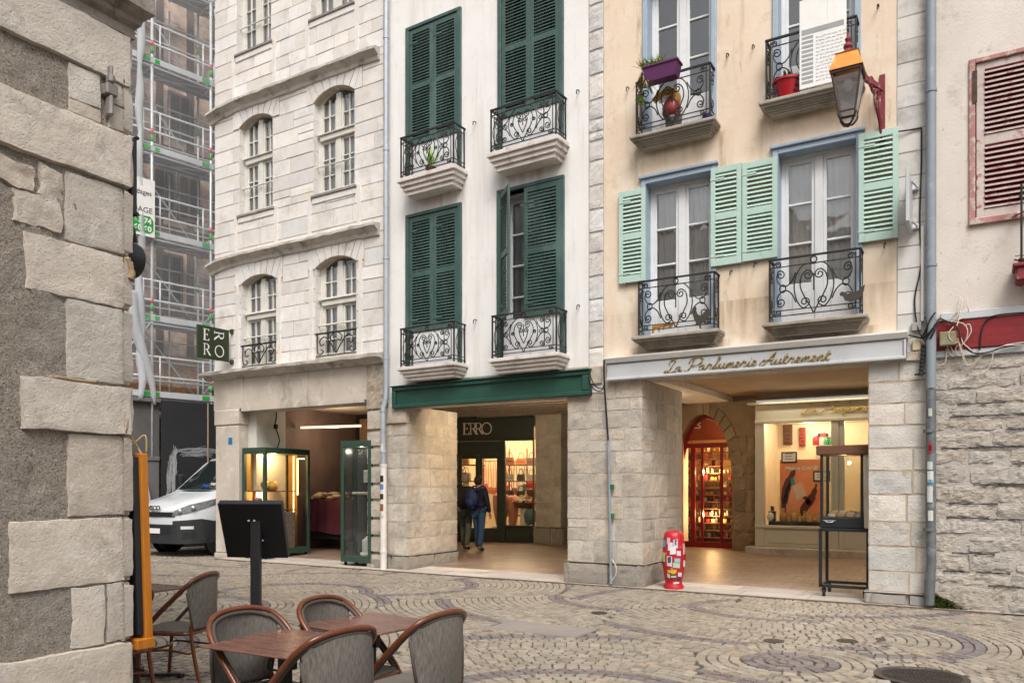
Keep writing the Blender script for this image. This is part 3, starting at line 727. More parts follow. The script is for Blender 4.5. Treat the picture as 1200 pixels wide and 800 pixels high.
one_block(mb, HT, BEI.u(1016), BEI.u(1040), ZLb-.02, ZLb+.13, .05, bev=.02, sub=.07, rough=.012, back=-.05, col=(1.1,1.08,1.05), r=rp_)
one_block(mb, HT, BEI.u(1040), br_, ZLb-.02, ZLb+.13, .05, bev=.02, sub=.07, rough=.012, back=-.05, col=(1.05,1.02,1.0), r=rp_)
mb.build('capping_stone', M['pier'], Bh)
pier(G, HT, GRE.u(433), GRE.u(477), ZL+.02, 1.55, rp_, plinth=.28, base=1.08)
mb = MB(); one_block(mb, HT, GRE.u(447), GRE.u(478), ZL-.30, ZL+.02, .05, bev=.02, sub=.07, rough=.012, back=-.05, col=(1.05,1.02,.99), r=rp_); mb.build('capping_stone', M['pier'], G)

# ---- the perfume shop's fascia
PS = thing('fascia_sign', 'long pale grey fascia with gold script La Parfumerie Autrement over the arcade opening', 'shop sign', (BEI.P.x, BEI.P.y, 0), 0)
pf = off(BEI, .10)
pu0, pu1 = pf.u(711), pf.u(1062); pz0 = (pf.z(712, 445)+pf.z(1060, 420))/2; pz1 = (pf.z(710, 420)+pf.z(1060, 388))/2
mb = MB(); mb.bbox(pu0, pu1, pz0, pz1-.10, .004, .10, .008, HT)
mb.bbox(pu0, pu1, pz0-.012, pz0+.03, .004, .13, .008, HT); mb.bbox(pu1-.03, pu1, pz0, pz1-.1, .0, .125, .006, HT)
mb.build('board', M['signgrey'], PS)
mb = MB(); mb.prism([(0, pz1-.10), (.13, pz1-.08), (.17, pz1-.02), (.17, pz1+.005), (0, pz1+.03)], lambda a, z, d: HT(d, z, a), pu0-.03, pu1+.02)
mb.build('cornice', M['whitepaint'], PS)
GLY = {
 'a': ([[(.55,.85),(.3,1.0),(.03,.6),(.08,.1),(.35,.12),(.6,.95),(.6,.2),(.72,.02),(.95,.3)]], .95),
 'r': ([[(0,.25),(.22,1.1),(.30,.92),(.55,.92),(.47,.3),(.6,.02),(.85,.3)]], .85),
 'f': ([[(0,.25),(.42,1.3),(.55,2.15),(.38,2.3),(.27,1.4),(.15,-.6),(.0,-1.0),(-.08,-.7),(.2,0),(.62,.3)]], .62),
 'u': ([[(0,.25),(.2,.98),(.15,.25),(.32,.02),(.6,.45),(.72,.98),(.67,.2),(.8,.02),(1.0,.3)]], 1.0),
 'm': ([[(0,.25),(.18,1.0),(.14,0)],[(.15,.4),(.38,1.0),(.48,.8),(.44,0)],[(.45,.4),(.70,1.0),(.82,.75),(.78,.15),(.9,.02),(1.12,.3)]], 1.12),
 'n': ([[(0,.25),(.18,1.0),(.14,0)],[(.15,.4),(.42,1.0),(.54,.75),(.5,.15),(.62,.02),(.84,.3)]], .84),
 'e': ([[(0,.25),(.35,.55),(.42,.9),(.22,1.0),(.06,.6),(.12,.12),(.34,.02),(.66,.3)]], .66),
 'i': ([[(0,.25),(.18,1.0),(.14,.2),(.28,.02),(.48,.3)],[(.24,1.42),(.27,1.5)]], .48),
 't': ([[(0,.25),(.26,1.8),(.18,.25),(.32,.02),(.6,.3)],[(.02,1.15),(.50,1.22)]], .6),
 'L': ([[(.30,1.5),(.25,2.0),(.65,2.4),(.95,2.2),(.75,1.3),(.45,.2),(.1,-.1),(-.1,.1),(.15,.35),(.6,.05),(1.0,-.05),(1.35,.3)]], 1.3),
 'P': ([[(.60,2.25),(.45,1.2),(.22,.1),(-.1,-.05),(-.3,.3)],[(.05,1.4),(.15,2.1),(.8,2.5),(1.55,2.3),(1.75,1.7),(1.3,1.05),(.40,.95)]], 1.6),
 'A': ([[(.35,.9),(-.1,.7),(-.2,.2),(.15,-.05),(.6,.7),(1.25,2.35)],[(1.25,2.35),(1.15,1.2),(1.1,.2),(1.25,.02),(1.45,.3)],[(.45,.85),(1.2,.95)]], 1.45), ' ': ([], .6)}
def script_text(mb, text, T, xh, slant=.34, r=.008, sx=1.):
    """cursive lettering as round gold strokes; returns its length"""
    x = 0.
    for ch in text:
        strokes, adv = GLY[ch]
        for s in strokes:
            p = catmull([(a, b, 0) for a, b in s], 5) if len(s) > 2 else [Vector((a, b, 0)) for a, b in s]
            q = [T(x+(v.x*sx+v.y*slant)*xh, v.y*xh) for v in p]
            if T: mb.tube(q, [r*(1.+.45*math.sin(i*.9)) for i in range(len(q))], 5)
        x += adv*xh*sx
    return x
def fit_script(mb, text, T0, length, xh, r):
    L0 = sum(GLY[c][1] for c in text)
    script_text(mb, text, T0, xh, r=r, sx=length/(L0*xh))
tf = off(BEI, .12)
ta, tb_ = tf.u(779), tf.u(972); xh = .076
mb = MB(); fit_script(mb, 'La Parfumerie Autrement', lambda a, b: HT(ta+a, pz0+.05+b, .115), tb_-ta, xh, .0075); mb.build('lettering', M['gold'], PS, smooth=True)

# ================================================================ STONE HOUSE
St = thing('stone_house', 'pale limestone house with arched windows standing at the corner of the side alley', 'house', (STO.P.x, STO.P.y, 0), STO.ang)
su0, su1 = STO.u(252), -.02
ZTs = 14.2
sw = {'BL': (281, 320, (281, 151), (281, 253), .17), 'BR': (368, 416, (368, 122), (368, 230), .20), 'CL': (283, 324, (283, 334), (285, 432), .15), 'CR': (370, 418, (370, 315), (372, 420), .17),
      'AL': (278, 318, (278, -70), (278, 65), .17), 'AR': (365, 414, (365, -105), (365, 24), .18)}
polys = {}; info = {}; rects = []
for k, (a, b, sp, bt, rise) in sw.items():
    u0, u1 = STO.u(a), STO.u(b); zs = STO.z(*sp); z0 = STO.z(*bt)
    p, arc = arch_poly(u0, u1, z0, zs, rise)
    polys[k] = p; info[k] = (u0, u1, z0, zs, rise, arc); rects.append((u0-.20, u1+.20, zs-.0, zs+rise+.30)); rects.append((u0, u1, z0, zs+.05))
ZLs = STO.z(340, 428)                        # top of the ledge over the arcade
mb = MB(); facade(mb, HT, [(su0, ZLs-.3), (su1, ZLs-.3), (su1, ZTs), (su0, ZTs)], list(polys.values()), .36); mb.build('wall', M['lime_joint'], St)
cz1 = (STO.z(252, 305)+STO.z(440, 266))/2; cz2 = (STO.z(252, 132)+STO.z(440, 59))/2
mb = MB(); rs = random.Random(3)
stone_wall(mb, HT, su0, su1, ZLs-.3, ZTs, rects, ch=(.25, .36), bw=(.38, .85), gap=.010, d=.010, bev=.005, jit=.006, v=.12, warm=.02, r=rs)
for k, (u0, u1, z0, zs, rise, (cu, cz, Rr, an)) in info.items():
    zt = zs+rise+.29; n = 7; e0, e1 = u0-.195, u1+.195
    tp = lambda t: cu+math.tan(t)*(zt-cz)
    bl = [an-2*an*i/n for i in range(n+1)]
    for t0, t1 in zip(bl[:-1], bl[1:]):
        g = .006
        q = [(cu+Rr*math.sin(t1)+g, cz+Rr*math.cos(t1)), (cu+Rr*math.sin(t0)-g, cz+Rr*math.cos(t0)), (min(tp(t0), e1)-g, zt), (max(tp(t1), e0)+g, zt)]
        c = stone_col(1.02, .06, .02, rs); b = .008
        n0 = len(mb.v); mx_ = sum(p[0] for p in q)/4; mz_ = sum(p[1] for p in q)/4
        mb.v.extend(HT(p[0], p[1], -.34) for p in q); mb.v.extend(HT(p[0]+(mx_-p[0])*.04, p[1]+(mz_-p[1])*.03, .022) for p in q)
        for f in ((4,5,6,7),(0,1,5,4),(1,2,6,5),(2,3,7,6),(3,0,4,7)): mb.face([n0+i for i in f], c)
    for sg, e, ue in ((1, e1, u1), (-1, e0, u0)):
        t = an*sg; q = [(ue, zs), (e, zs), (e, zt), (tp(t), zt)] if abs(tp(t)-cu) < abs(e-cu)-.01 else [(ue, zs), (e, zs), (e, zt)]
        mb.prism(q, HT, -.02, .02, col=stone_col(1., .05, .02, rs))
    # jamb stones on both reveals, slightly proud strips beside the opening
    for sg, ue in ((1, u0), (-1, u1)):
        z = z0
        while z < zs-.02:
            zz = min(z+rs.uniform(.27, .36), zs)
            mb.box(ue+sg*.0-.004, ue+sg*.004+.004, z+.004, zz-.004, -.34, .01, HT, col=stone_col(1., .07, .02, rs)); z = zz
mb.build('masonry', M['lime'], St)
mb = MB()
for k, (u0, u1, z0, zs, rise, a_) in info.items():
    mb = MB()
    if k[0] != 'C':
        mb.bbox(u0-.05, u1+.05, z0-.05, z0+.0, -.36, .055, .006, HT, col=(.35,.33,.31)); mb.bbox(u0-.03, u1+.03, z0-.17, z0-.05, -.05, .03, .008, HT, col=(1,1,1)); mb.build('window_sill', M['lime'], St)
        # raised pilaster strips framing the apron below the window
    for ue in (u0-.16, u1+.06): mb = MB(); mb.bbox(ue, ue+.10, ZLs+.02 if k[0] == 'C' else (cz1+.05 if k[0] == 'B' else cz2+.05), z0 if k[0] != 'C' else zs, .0, .028, .006, HT, col=(1.01,1,.98)); mb.build('pilaster_strip', M['lime'], St)
for zc in (cz1, cz2):
    mb = MB(); n = 26
    k0 = len(mb.v); prof = [(0, -.22), (.05, -.20), (.07, -.13), (.16, -.06), (.19, -.05), (.19, .0), (.0, .045)]
    for i in range(n+1):
        u = su0-.10+(su1-.15-su0+.10)*i/n; dz = rs.uniform(-.012, .012)-.10*max(0, 1-(i/n)*5)**2
        for d, z in prof: mb.v.append(HT(u, zc+z+dz, d+rs.uniform(-.008, .008)))
    m_ = len(prof)
    for i in range(n):
        for j in range(m_-1): mb.face((k0+i*m_+j, k0+(i+1)*m_+j, k0+(i+1)*m_+j+1, k0+i*m_+j+1))
    mb.face([k0+j for j in range(m_)]); mb.face([k0+n*m_+j for j in range(m_)])
    mb.build('string_course', M['cornice'], St)
def arched_window(H, u0, u1, z0, zs, rise, arc, rail=False, dark=True):
    cu, cz, Rr, an = arc; d0, d1 = -.20, -.135; mb = MB()
    top = lambda u: cz+math.sqrt(max(0, Rr*Rr-(u-cu)**2))
    B = lambda a0, a1, b0, b1, x=0.: mb.bbox(a0, a1, b0, b1, d0+x, d1+x, .005, HT)
    f = .075; um = (u0+u1)/2; zt = z0+(zs+rise-z0)*.56
    B(u0, u0+f, z0, zs); B(u1-f, u1, z0, zs); B(u0+f, u1-f, z0, z0+f)
    inner, _ = arch_poly(u0+f, u1-f, zs, zs, rise*.95, 10); outer, _ = arch_poly(u0, u1, zs, zs, rise, 10)
    mb.prism(outer[2:]+list(reversed(inner[2:])), HT, d0, d1)
    B(um-.065, um+.065, z0+f, zs+rise-.06, .015); mb.bbox(u0+f, u1-f, zt-.05, zt+.06, d0, d1+.05, .01, HT); mb.bbox(u0+.02, u1-.02, zt+.06, zt+.085, d0, d1+.085, .006, HT)
    for a, b in ((u0+f, um-.065), (um+.065, u1-f)):
        for lo, hi, nb, arcd in ((z0+f, zt-.05, 2, False), (zt+.085, None, 1, True)):
            h1 = hi if hi else zs+.02
            e = .045
            B(a, a+e, lo, h1, -.006); B(b-e, b, lo, h1, -.006); B(a+e, b-e, lo, lo+e, -.006)
            if hi: B(a+e, b-e, hi-e, hi, -.006)
            m_ = (a+b)/2
            B(m_-.014, m_+.014, lo+e, (hi-e) if hi else top(m_)-.09, -.012)
            hh = (hi-e) if hi else zs+rise*.4
            for i in range(1, nb+1): B(a+e, b-e, lo+(hh-lo)*i/(nb+1)-.014, lo+(hh-lo)*i/(nb+1)+.014, -.014)
    w = mb.build('window', M['creamwood'], H)
    gp, _ = arch_poly(u0+.02, u1-.02, z0+.02, zs, rise*.97, 10)
    pb = MB(); pb.poly([HT(p[0], p[1], d0+.02) for p in gp]); pb.build('pane', M['pane'], w, fixn=False)
    cb = MB(); n = 30
    for a, b in ((u0+.05, um), (um, u1-.05)):
        k0 = len(cb.v)
        for zz in (z0+.05, zs+rise*.2):
            for i in range(n+1): cb.v.append(HT(a+(b-a)*i/n, zz, d0-.04+.016*math.sin(i*1.1)))
        for i in range(n): cb.face((k0+i, k0+i+1, k0+n+2+i, k0+n+1+i))
    cb.build('curtain', M['curtain'], w, smooth=True, fixn=False)
    rb = MB(); zr = z0+(.50 if rail else .42)
    rb.tube([HT(u0-.02, zr+.16, -.07), HT(u1+.02, zr+.16, -.07)], .014, 6)
    if not rail: rb.build('safety_bar', M['creamwood'], w)
    else:
        rb.build('safety_bar', M['creamwood'], w); rb = MB()
        rb.box(u0-.02, u1+.02, zr-.03, zr, -.03, .01, HT); W = u1-u0
        cur = lambda pts: [HT(u0+v.x*W, z0+v.y*(zr-z0), -.01) for v in catmull([(a, b, 0) for a, b in pts], 5)]
        for s in (0, 1):
            m_ = (lambda x: x) if not s else (lambda x: 1-x)
            rb.tube(cur([(m_(.5), .15), (m_(.38), .5), (m_(.22), .82), (m_(.1), .7), (m_(.12), .5), (m_(.2), .55)]), .012, 5)
            rb.tube(cur([(m_(.03), .95), (m_(.03), .3), (m_(.1), .15), (m_(.18), .25), (m_(.12), .35)]), .012, 5)
            rb.tube(cur([(m_(.45), .95), (m_(.36), .8), (m_(.4), .62), (m_(.47), .7)]), .012, 5)
            rb.tube(cur([(m_(.3), .95), (m_(.30), .1)]), .010, 5)
        rb.box(u0-.02, u1+.02, z0+.03, z0+.05, -.02, .0, HT)
        rb.build('railing', M['iron'], w)
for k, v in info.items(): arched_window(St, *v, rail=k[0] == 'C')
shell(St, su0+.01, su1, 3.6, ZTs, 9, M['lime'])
# the rendered ground-floor beam, its ledge and the corner pier
lz = STO.z(340, 475); o3 = off(STO, .12)
mb = MB(); mb.box(su0, su1-.0, lz+.0, ZLs-.14, -.5, .03, HT); 
for px in (285, 360): mb.box(STO.u(px)-.06, STO.u(px)+.06, lz+.02, ZLs-.16, .0, .05, HT)
mb.box(STO.u(285), STO.u(428), lz-.05, lz+.06, -.45, .055, HT)
mb.build('ground_beam', M['lintel'], St)
mb = MB(); n = 24; k0 = 0; prof = [(0, -.17), (.10, -.15), (.16, -.08), (.26, -.06), (.27, .0), (.0, .06)]
for i in range(n+1):
    u = su0-.22+(su1+.0-su0+.22)*i/n
    for d, z in prof: mb.v.append(HT(u, ZLs+z+rs.uniform(-.01, .01), d+rs.uniform(-.008, .008)))
m_ = len(prof)
for i in range(n):
    for j in range(m_-1): mb.face((i*m_+j, (i+1)*m_+j, (i+1)*m_+j+1, i*m_+j+1))
mb.face(list(range(m_))); mb.face([n*m_+j for j in range(m_)])
mb.build('ledge', M['cornice'], St)
mb = MB()
p0, p1 = STO.u(254), STO.u(281)
mb.bbox(p0, p1, 0, lz, -.9, .03, .012, HT); mb.bbox(p0+.03, p1-.03, .12, lz-.35, .0, .05, .012, HT); mb.bbox(p0-.02, p1+.02, lz-.33, lz-.0, -.5, .06, .02, HT); mb.bbox(p0-.01, p1+.01, 0, .10, -.5, .06, .01, HT)
mb.build('corner_pier', M['lintel'], St)
mb = MB(); mb.bbox(p0+.0, p0+.05, 0, lz, -9, -.9, .01, HT); mb.build('alley_wall', M['lintel'], St)
mb = MB(); one_block(mb, HT, STO.u(430), su1, lz-.2, ZLs-.16, .04, bev=.02, sub=.06, rough=.03, back=-.05, col=(.8,.76,.7), r=rs)
z = .0
for zz in (.3, .62, .95, 1.3, 1.6, 1.95, 2.3, 2.62, lz-.2):
    one_block(mb, HT, STO.u(431), su1+.02, z+.01, zz-.01, .04, bev=.02, sub=.06, rough=.012, back=-.3, col=stone_col(1.05, .08), r=rs); z = zz
mb.build('worn_masonry', M['pier'], St)
mb = MB(); mb.bbox(STO.u(270), STO.u(270)+.13, lz-.75, lz-.60, .052, .056, .001, HT); mb.build('blue_plate', flat('blue_enamel', (.03,.18,.36), .3), St)
def leaf_tuft(mb, c, n, L, col, up=.8, spread=.6, w=.008):
    for i in range(n):
        a = rnd.uniform(0, 6.28); s = rnd.uniform(.2, 1)*spread; l = L*rnd.uniform(.6, 1.15)
        d = Vector((math.cos(a)*s, math.sin(a)*s, up)); side = Vector((-math.sin(a), math.cos(a), 0))*w
        p = [Vector(c)+d*l*t+Vector((math.cos(a), math.sin(a), -1.2))*l*.45*s*t*t for t in (0, .4, .75, 1)]
        k = rnd.uniform(.7, 1.3); cc = tuple(x*k for x in col)
        for (p0, w0), (p1, w1) in zip(zip(p[:-1], (1, 1, .7)), zip(p[1:], (1, .7, .05))):
            mb.poly([p0-side*w0, p0+side*w0, p1+side*w1, p1-side*w1], cc)
M['leafc'] = mat('leaf_blades', (1,1,1), .6, (.75,.8,.7), 20, attr=True)
# ================================================================ RIGHT-HAND HOUSE
Rh = thing('grey_plaster_house', 'rough stone and stained grey plaster house with one faded red louvred shutter', 'house', (BEI.P.x, BEI.P.y, 0), 0)
ru0, ru1 = br_+.01, br_+5.0
rz = BEI.z(1150, 412)
wz0, wz1 = BEI.z(1144, 255), BEI.z(1140, 76)
wu0, wu1 = BEI.u(1143), BEI.u(1143)+.96
rr_ = random.Random(21)
mb = MB(); facade(mb, HT, [(ru0, rz), (ru1, rz), (ru1, ZT), (ru0, ZT)], [rectp((wu0, wu1, wz0, wz1))], .2); mb.build('wall', M['plaster_r'], Rh)
shell(Rh, ru0, ru1, .0, ZT-.3, 8, M['plaster_r'])
mb = MB(); mb.box(ru0, ru1, 0, rz, -.3, -.012, HT); mb.build('rubble_bed', M['rough_joint'], Rh)
mb = MB()
zs_ = [.0, .32]
while zs_[-1] < rz-.22: zs_.append(zs_[-1]+rr_.uniform(.15, .27))
zs_.append(rz+.03)
stone_wall(mb, HT, ru0, ru1, 0, 0, courses=zs_, bw=(.35, .95), gap=.018, d=.0, bev=.016, jit=.016, sub=.035, rough=.030, v=.10, r=rr_, back=-.03)
rub = mb; rub.mi = 1
                                          # dark slots where the bed joints have washed out
for i in range(95):
    z = rr_.choice(zs_[1:-4])+rr_.uniform(-.008, .008); u = rr_.uniform(ru0+.05, ru1-.6); L_ = rr_.uniform(.18, .62); n = 14
    a = [HT(u+L_*j/n, z+.009+.012*fb(u+j*.4, z, 3), .012+.012*fb(j*.7, u, 1)) for j in range(n+1)]; b = [HT(u+L_*j/n, z-.011+.012*fb(u+j*.4, z, 9), .012+.012*fb(j*.7, u, 2)) for j in range(n+1)]
    for j in range(n): mb.poly([a[j], a[j+1], b[j+1], b[j]])
rub.build('masonry', [M['rough'], flat('joint_void', (.075,.066,.06), .95)], Rh, fixn=False)
mb = MB(); mb.bbox(wu0-.07, wu0, wz0-.05, wz1+.06, -.15, .03, .008, HT); mb.bbox(wu1, wu1+.07, wz0-.05, wz1+.06, -.15, .03, .008, HT); mb.bbox(wu0, wu1, wz1, wz1+.06, -.15, .03, .008, HT); mb.bbox(wu0-.07, wu1+.07, wz0-.10, wz0-.02, -.15, .05, .008, HT)
wn = mb.build('window', M['pinkwood'], Rh)
sb = MB(); Tb = lambda a, z, d: HT(wu0+.01+a, wz0+.0+z, -.04+d)
w_, h_ = wu1-wu0-.02, wz1-wz0
sb.bbox(0, .09, 0, h_, 0, .036, .004, Tb); sb.bbox(w_-.09, w_, 0, h_, 0, .036, .004, Tb)
for a, b in ((0, .09), (h_*.50-.07, h_*.50+.05), (h_-.09, h_)): sb.bbox(.09, w_-.09, a, b, 0, .036, .004, Tb)
sh_ = sb.build('shutter', M['palewood'], wn)
sb = MB()
for a, b in ((.09, h_*.50-.07), (h_*.50+.05, h_-.09)):
    n = int((b-a)/.062)
    for i in range(n):
        z = a+(b-a)*(i+.5)/n
        p = [(.086, z+.024, .0), (w_-.086, z+.024, .0), (w_-.086, z-.02, .045), (.086, z-.02, .045)]
        sb.hexa([Tb(*v) for v in p]+[Tb(x, y+.013, d) for x, y, d in p])
sb.build('louvre', M['redpaint'], sh_)
sb = MB()
for a, b in ((.09, h_*.50-.07), (h_*.50+.05, h_-.09)):
    n = int((b-a)/.062)
    for i in range(n): z = a+(b-a)*(i+.5)/n; sb.box(.088, w_-.088, z-.024, z-.002, .042, .049, Tb)
sb.build('slat_edge', M['palewood'], sh_)
sb = MB(); sb.box(.09, w_-.09, .09, h_-.09, -.03, -.012, Tb); sb.build('backing_board', M['redpaint'], sh_)
mb = MB(); mb.box(wu0-.03, wu0+.02, wz1-.5, wz1-.1, .036, .045, HT); mb.tube([HT(wu0+.43, wz0-.06, .0), HT(wu0+.43, wz0-.06, .10), HT(wu0+.38, wz0-.10, .12), HT(wu0+.53, wz0-.03, .10)], .009, 5); mb.build('shutter_catch', M['rustiron'], Rh)
mb = MB(); rf = off(BEI, .05)
by0, by1 = (rf.z(1105, 411)+rf.z(1198, 402))/2, (rf.z(1105, 377)+rf.z(1198, 367))/2
mb.bbox(ru0+.01, ru1, by0, by1, .0, .05, .008, HT); mb.build('fascia_board', M['redboard'], Rh)
mb = MB(); mb.bbox(ru0+.10, ru1, by1, by1+.10, .0, .07, .008, HT); mb.bbox(ru0+.01, ru1, by0-.09, by0, .0, .03, .01, HT); mb.build('fascia_trim', M['signgrey'], Rh)
mb = MB(); rm = random.Random(4)
for i in range(420):
    u = ru0+.02+abs(rm.gauss(0, .16)); hz_ = max(0., .20-(u-ru0)*.42); z = rm.uniform(-.01, hz_)*(1 if rm.random() < .8 else .3); dd = .004+max(0, .07-z*.5)*rm.random()
    leaf_tuft(mb, HT(u, z, dd+.02), 4, .035, rm.choice([(.10,.14,.025), (.07,.10,.02), (.14,.15,.04)]), .5, .9, .011)
o_ = mb.build('moss', M['leafc'], None, fixn=False); tag(o_, 'patch of green moss at the foot of the rubble wall beside the downpipe', 'moss', kind='stuff').location = Rh.location
# little balcony end at the far right: a red painted planter on an iron bracket
PL = thing('window_box', 'dark red planter box on an iron rail at the right edge of the grey house', 'planter', (BEI.P.x, BEI.P.y, 0), 0)
wb = off(BEI, .30); bu = wb.u(1190); bz = wb.z(1190, 330)
mb = MB(); mb.bbox(bu, bu+.9, bz, bz+.17, .04, .34, .02, HT); mb.bbox(bu-.03, bu+.93, bz+.16, bz+.21, .01, .37, .015, HT); mb.build('box', M['redpaint'], PL)
mb = MB(); mb.tube([HT(bu+.06, bz+.2, .30), HT(bu+.06, bz+1.15, .30)], .014); mb.tube([HT(bu+.06, bz+1.1, .0), HT(bu+.06, bz+1.1, .30), HT(bu+1.2, bz+1.1, .30)], .016)
for i in range(6): mb.tube([HT(bu+.2+.16*i, bz+.2, .30), HT(bu+.2+.16*i, bz+1.1, .30)], .009)
mb.tube([HT(bu+.06, bz+.02, .0), HT(bu+.06, bz+.02, .30)], .02); mb.tube([HT(bu+.8, bz+.02, .0), HT(bu+.8, bz+.02, .30)], .02); mb.build('rail', M['iron'], PL)
mb = MB()
for i in range(120):
    a = rnd.uniform(0, 6.28); u = bu+rnd.uniform(-.02, .5); z = bz+.22+abs(rnd.gauss(0, .08)); d = .18+rnd.uniform(-.14, .16); s = rnd.uniform(.02, .04)
    c = Vector(HT(u, z, d)); x = Vector((math.cos(a), math.sin(a), rnd.uniform(-.5, .5)))*s; y = x.cross(Vector((rnd.uniform(-1, 1), rnd.uniform(-1, 1), 1))).normalized()*s*.5
    mb.poly([c-x, c-y, c+x, c+y])
mb.build('dry_plant', flat('dry_leaf', (.16,.10,.06), .8), PL, fixn=False)

# ---- downpipes
def downpipe(name, label, u, F, d, segs, group=None):
    o = thing(name, label, 'downpipe', (F.P.x, F.P.y, 0), F.ang)
    for nm, m, pts, r, cl in segs:
        mb = MB(); mb.tube([HT(*p) for p in pts], r, 12)
        rc = max(r) if isinstance(r, list) else r
        for z in cl: mb.lathe([(rc+.004, -.02), (rc+.009, -.018), (rc+.009, .018), (rc+.004, .02)], HT(pts[0][0] if len(pts) < 3 else pts[-1][0], z, pts[-1][2]), 12)
        mb.build(nm, m, o, smooth=True, angle=40)
    return o
zf = off(GRE, .12); zu = zf.u(452.5)
zj = zf.z(452, 545); zb_ = zf.z(452, 474)
pz = downpipe('zinc_downpipe', 'slim zinc downpipe with a white lower half between the stone and white houses', zu, GRE, .12,
    [('pipe', M['zinc'], [(zu, 13.4, .12), (zu, zb_+.35, .12)], .052, [zf.z(452, y) for y in (45, 176, 303, 420)]),
     ('offset_bend', M['zinc'], [(zu, zb_+.36, .12), (zu, zb_+.12, .12), (zu-.035, zb_-.06, .16), (zu-.035, zj-.02, .16)], .054, [zb_-.12, zj+.25]),
     ('lower_pipe', M['whitepipe'], [(zu-.02, zj+.02, .17), (zu-.02, 0.01, .17)], .062, [zj, .35])])
mb = MB()
for z, h, c in ((zj-.25, .12, (.02,.02,.02)), (zj-.40, .10, (.12,.2,.45)), (zj-.58, .10, (.05,.02,.02)), (zj-.78, .13, (.28,.10,.06)), (zj-.95, .06, (.5,.5,.5)), (zj+.32, .16, (.6,.6,.58))):
    n = 6; k = len(mb.v)
    for j in (0, 1):
        for i in range(n+1):
            a = R(-130)+R(80)*i/n; mb.v.append(Vector(HT(zu-.02 if z < zj else zu-.035, z-h/2+h*j, .17 if z < zj else .16))+Vector((math.cos(a), math.sin(a), 0))*(.064 if z < zj else .0565))
    for i in range(n): mb.face((k+i, k+i+1, k+n+2+i, k+n+1+i), c)
M['sticker'] = mat('sticker_print', (1,1,1), .5, (.8,.8,.8), 40, attr=True)
mb.build('sticker', M['sticker'], pz, fixn=False)
bf = off(BEI, .11); pu = bf.u(1091)
zc_ = bf.z(1090, 525)
pb_ = downpipe('grey_downpipe', 'thick blue grey downpipe with stickers and a dented foot between the peach and grey houses', pu, BEI, .11,
    [('pipe', M['bluepipe'], [(pu, 13.4, .11), (pu, bf.z(1090, 455), .11)], .060, [bf.z(1090, 107), bf.z(1090, 311)]),
     ('lower_pipe', M['castpipe'], [(pu, bf.z(1090, 457), .11), (pu, bf.z(1090, 500), .115), (pu-.005, 1.2, .11), (pu+.006, .62, .115), (pu-.012, .35, .105), (pu-.02, .06, .12)], [.058, .058, .060, .056, .063, .058], [bf.z(1090, 505), bf.z(1090, 620)])])
mb = MB()
for z, h, c, a0, w in ((zc_, .13, (.35,.03,.04), -120, 50), (zc_, .07, (.02,.02,.02), -110, 30), (zc_-.22, .10, (.55,.55,.52), -130, 60), (zc_-.36, .14, (.62,.62,.6), -128, 66), (zc_-.42, .05, (.05,.25,.40), -125, 60), (zc_-.58, .20, (.58,.58,.56), -130, 60), (zc_-.85, .13, (.6,.6,.58), -120, 55), (zc_+.45, .10, (.5,.5,.48), -115, 40)):
    n = 6; k = len(mb.v)
    for j in (0, 1):
        for i in range(n+1):
            a = R(a0)+R(w)*i/n; mb.v.append(Vector(HT(pu, z-h/2+h*j, .113))+Vector((math.cos(a), math.sin(a), 0))*.0632)
    for i in range(n): mb.face((k+i, k+i+1, k+n+2+i, k+n+1+i), c)
mb.build('sticker', M['sticker'], pb_, fixn=False)

# ---- cables, boxes and conduits on the fronts
def at_w(px, py, d=.03, F=BEI):
    f = off(F, d); u, z = f.uz(px, py); return Vector(HT(u, z, d))
CB = thing('cable_bundle', 'tangle of loose white and black cables around the old junction box on the red board', 'cables', (BEI.P.x, BEI.P.y, 0), 0)
def cable(mb, pts, r, k=7): mb.tube(catmull([at_w(*p) for p in pts], k), r, 5)
mb = MB()
for pts in (
    [(1126,348,.05),(1122,362,.10),(1112,374,.13),(1112,379,.12),(1122,370,.11),(1124,352,.06)],
    [(1134,348,.05),(1134,358,.09),(1136,366,.06)], [(1128,350,.04),(1123,376,.12),(1120,384,.14)],
    [(1118,382,.13),(1112,390,.15),(1114,398,.14),(1124,402,.12),(1128,412,.10),(1132,424,.06),(1140,428,.05),(1152,414,.06),(1148,416,.05)],
    [(1112,376,.1),(1120,377,.12),(1130,380,.12),(1134,388,.13),(1132,398,.12),(1128,404,.1)],
    [(1130,382,.12),(1136,380,.13),(1138,388,.13),(1134,396,.12),(1130,401,.11)],
    [(1124,392,.13),(1128,402,.14),(1124,410,.1),(1128,416,.09),(1122,416,.08),(1120,408,.09),(1124,403,.11)],
    [(1126,400,.13),(1138,410,.1),(1144,414,.08),(1160,413,.07),(1170,408,.07),(1180,404,.07),(1200,401,.07)],
    [(1164,410,.06),(1162,424,.05),(1156,434,.05),(1148,438,.04),(1142,436,.04)],
    [(1110,404,.08),(1112,412,.06),(1116,417,.05),(1118,415,.05),(1114,406,.07)], [(1109,408,.06),(1108,424,.05),(1102,428,.04),(1098,427,.03)],
    [(1122,396,.13),(1126,410,.12),(1130,424,.08),(1134,428,.06),(1142,424,.05),(1147,418,.05)],
    [(1098,374,.07),(1112,376,.09),(1124,374,.1),(1130,371,.08)], [(1176,405,.09),(1188,404,.09),(1202,404,.09)]): cable(mb, pts, .0065)
mb.build('white_wire', flat('cream_wire', (.62,.54,.45), .6), CB, smooth=True)
mb = MB()
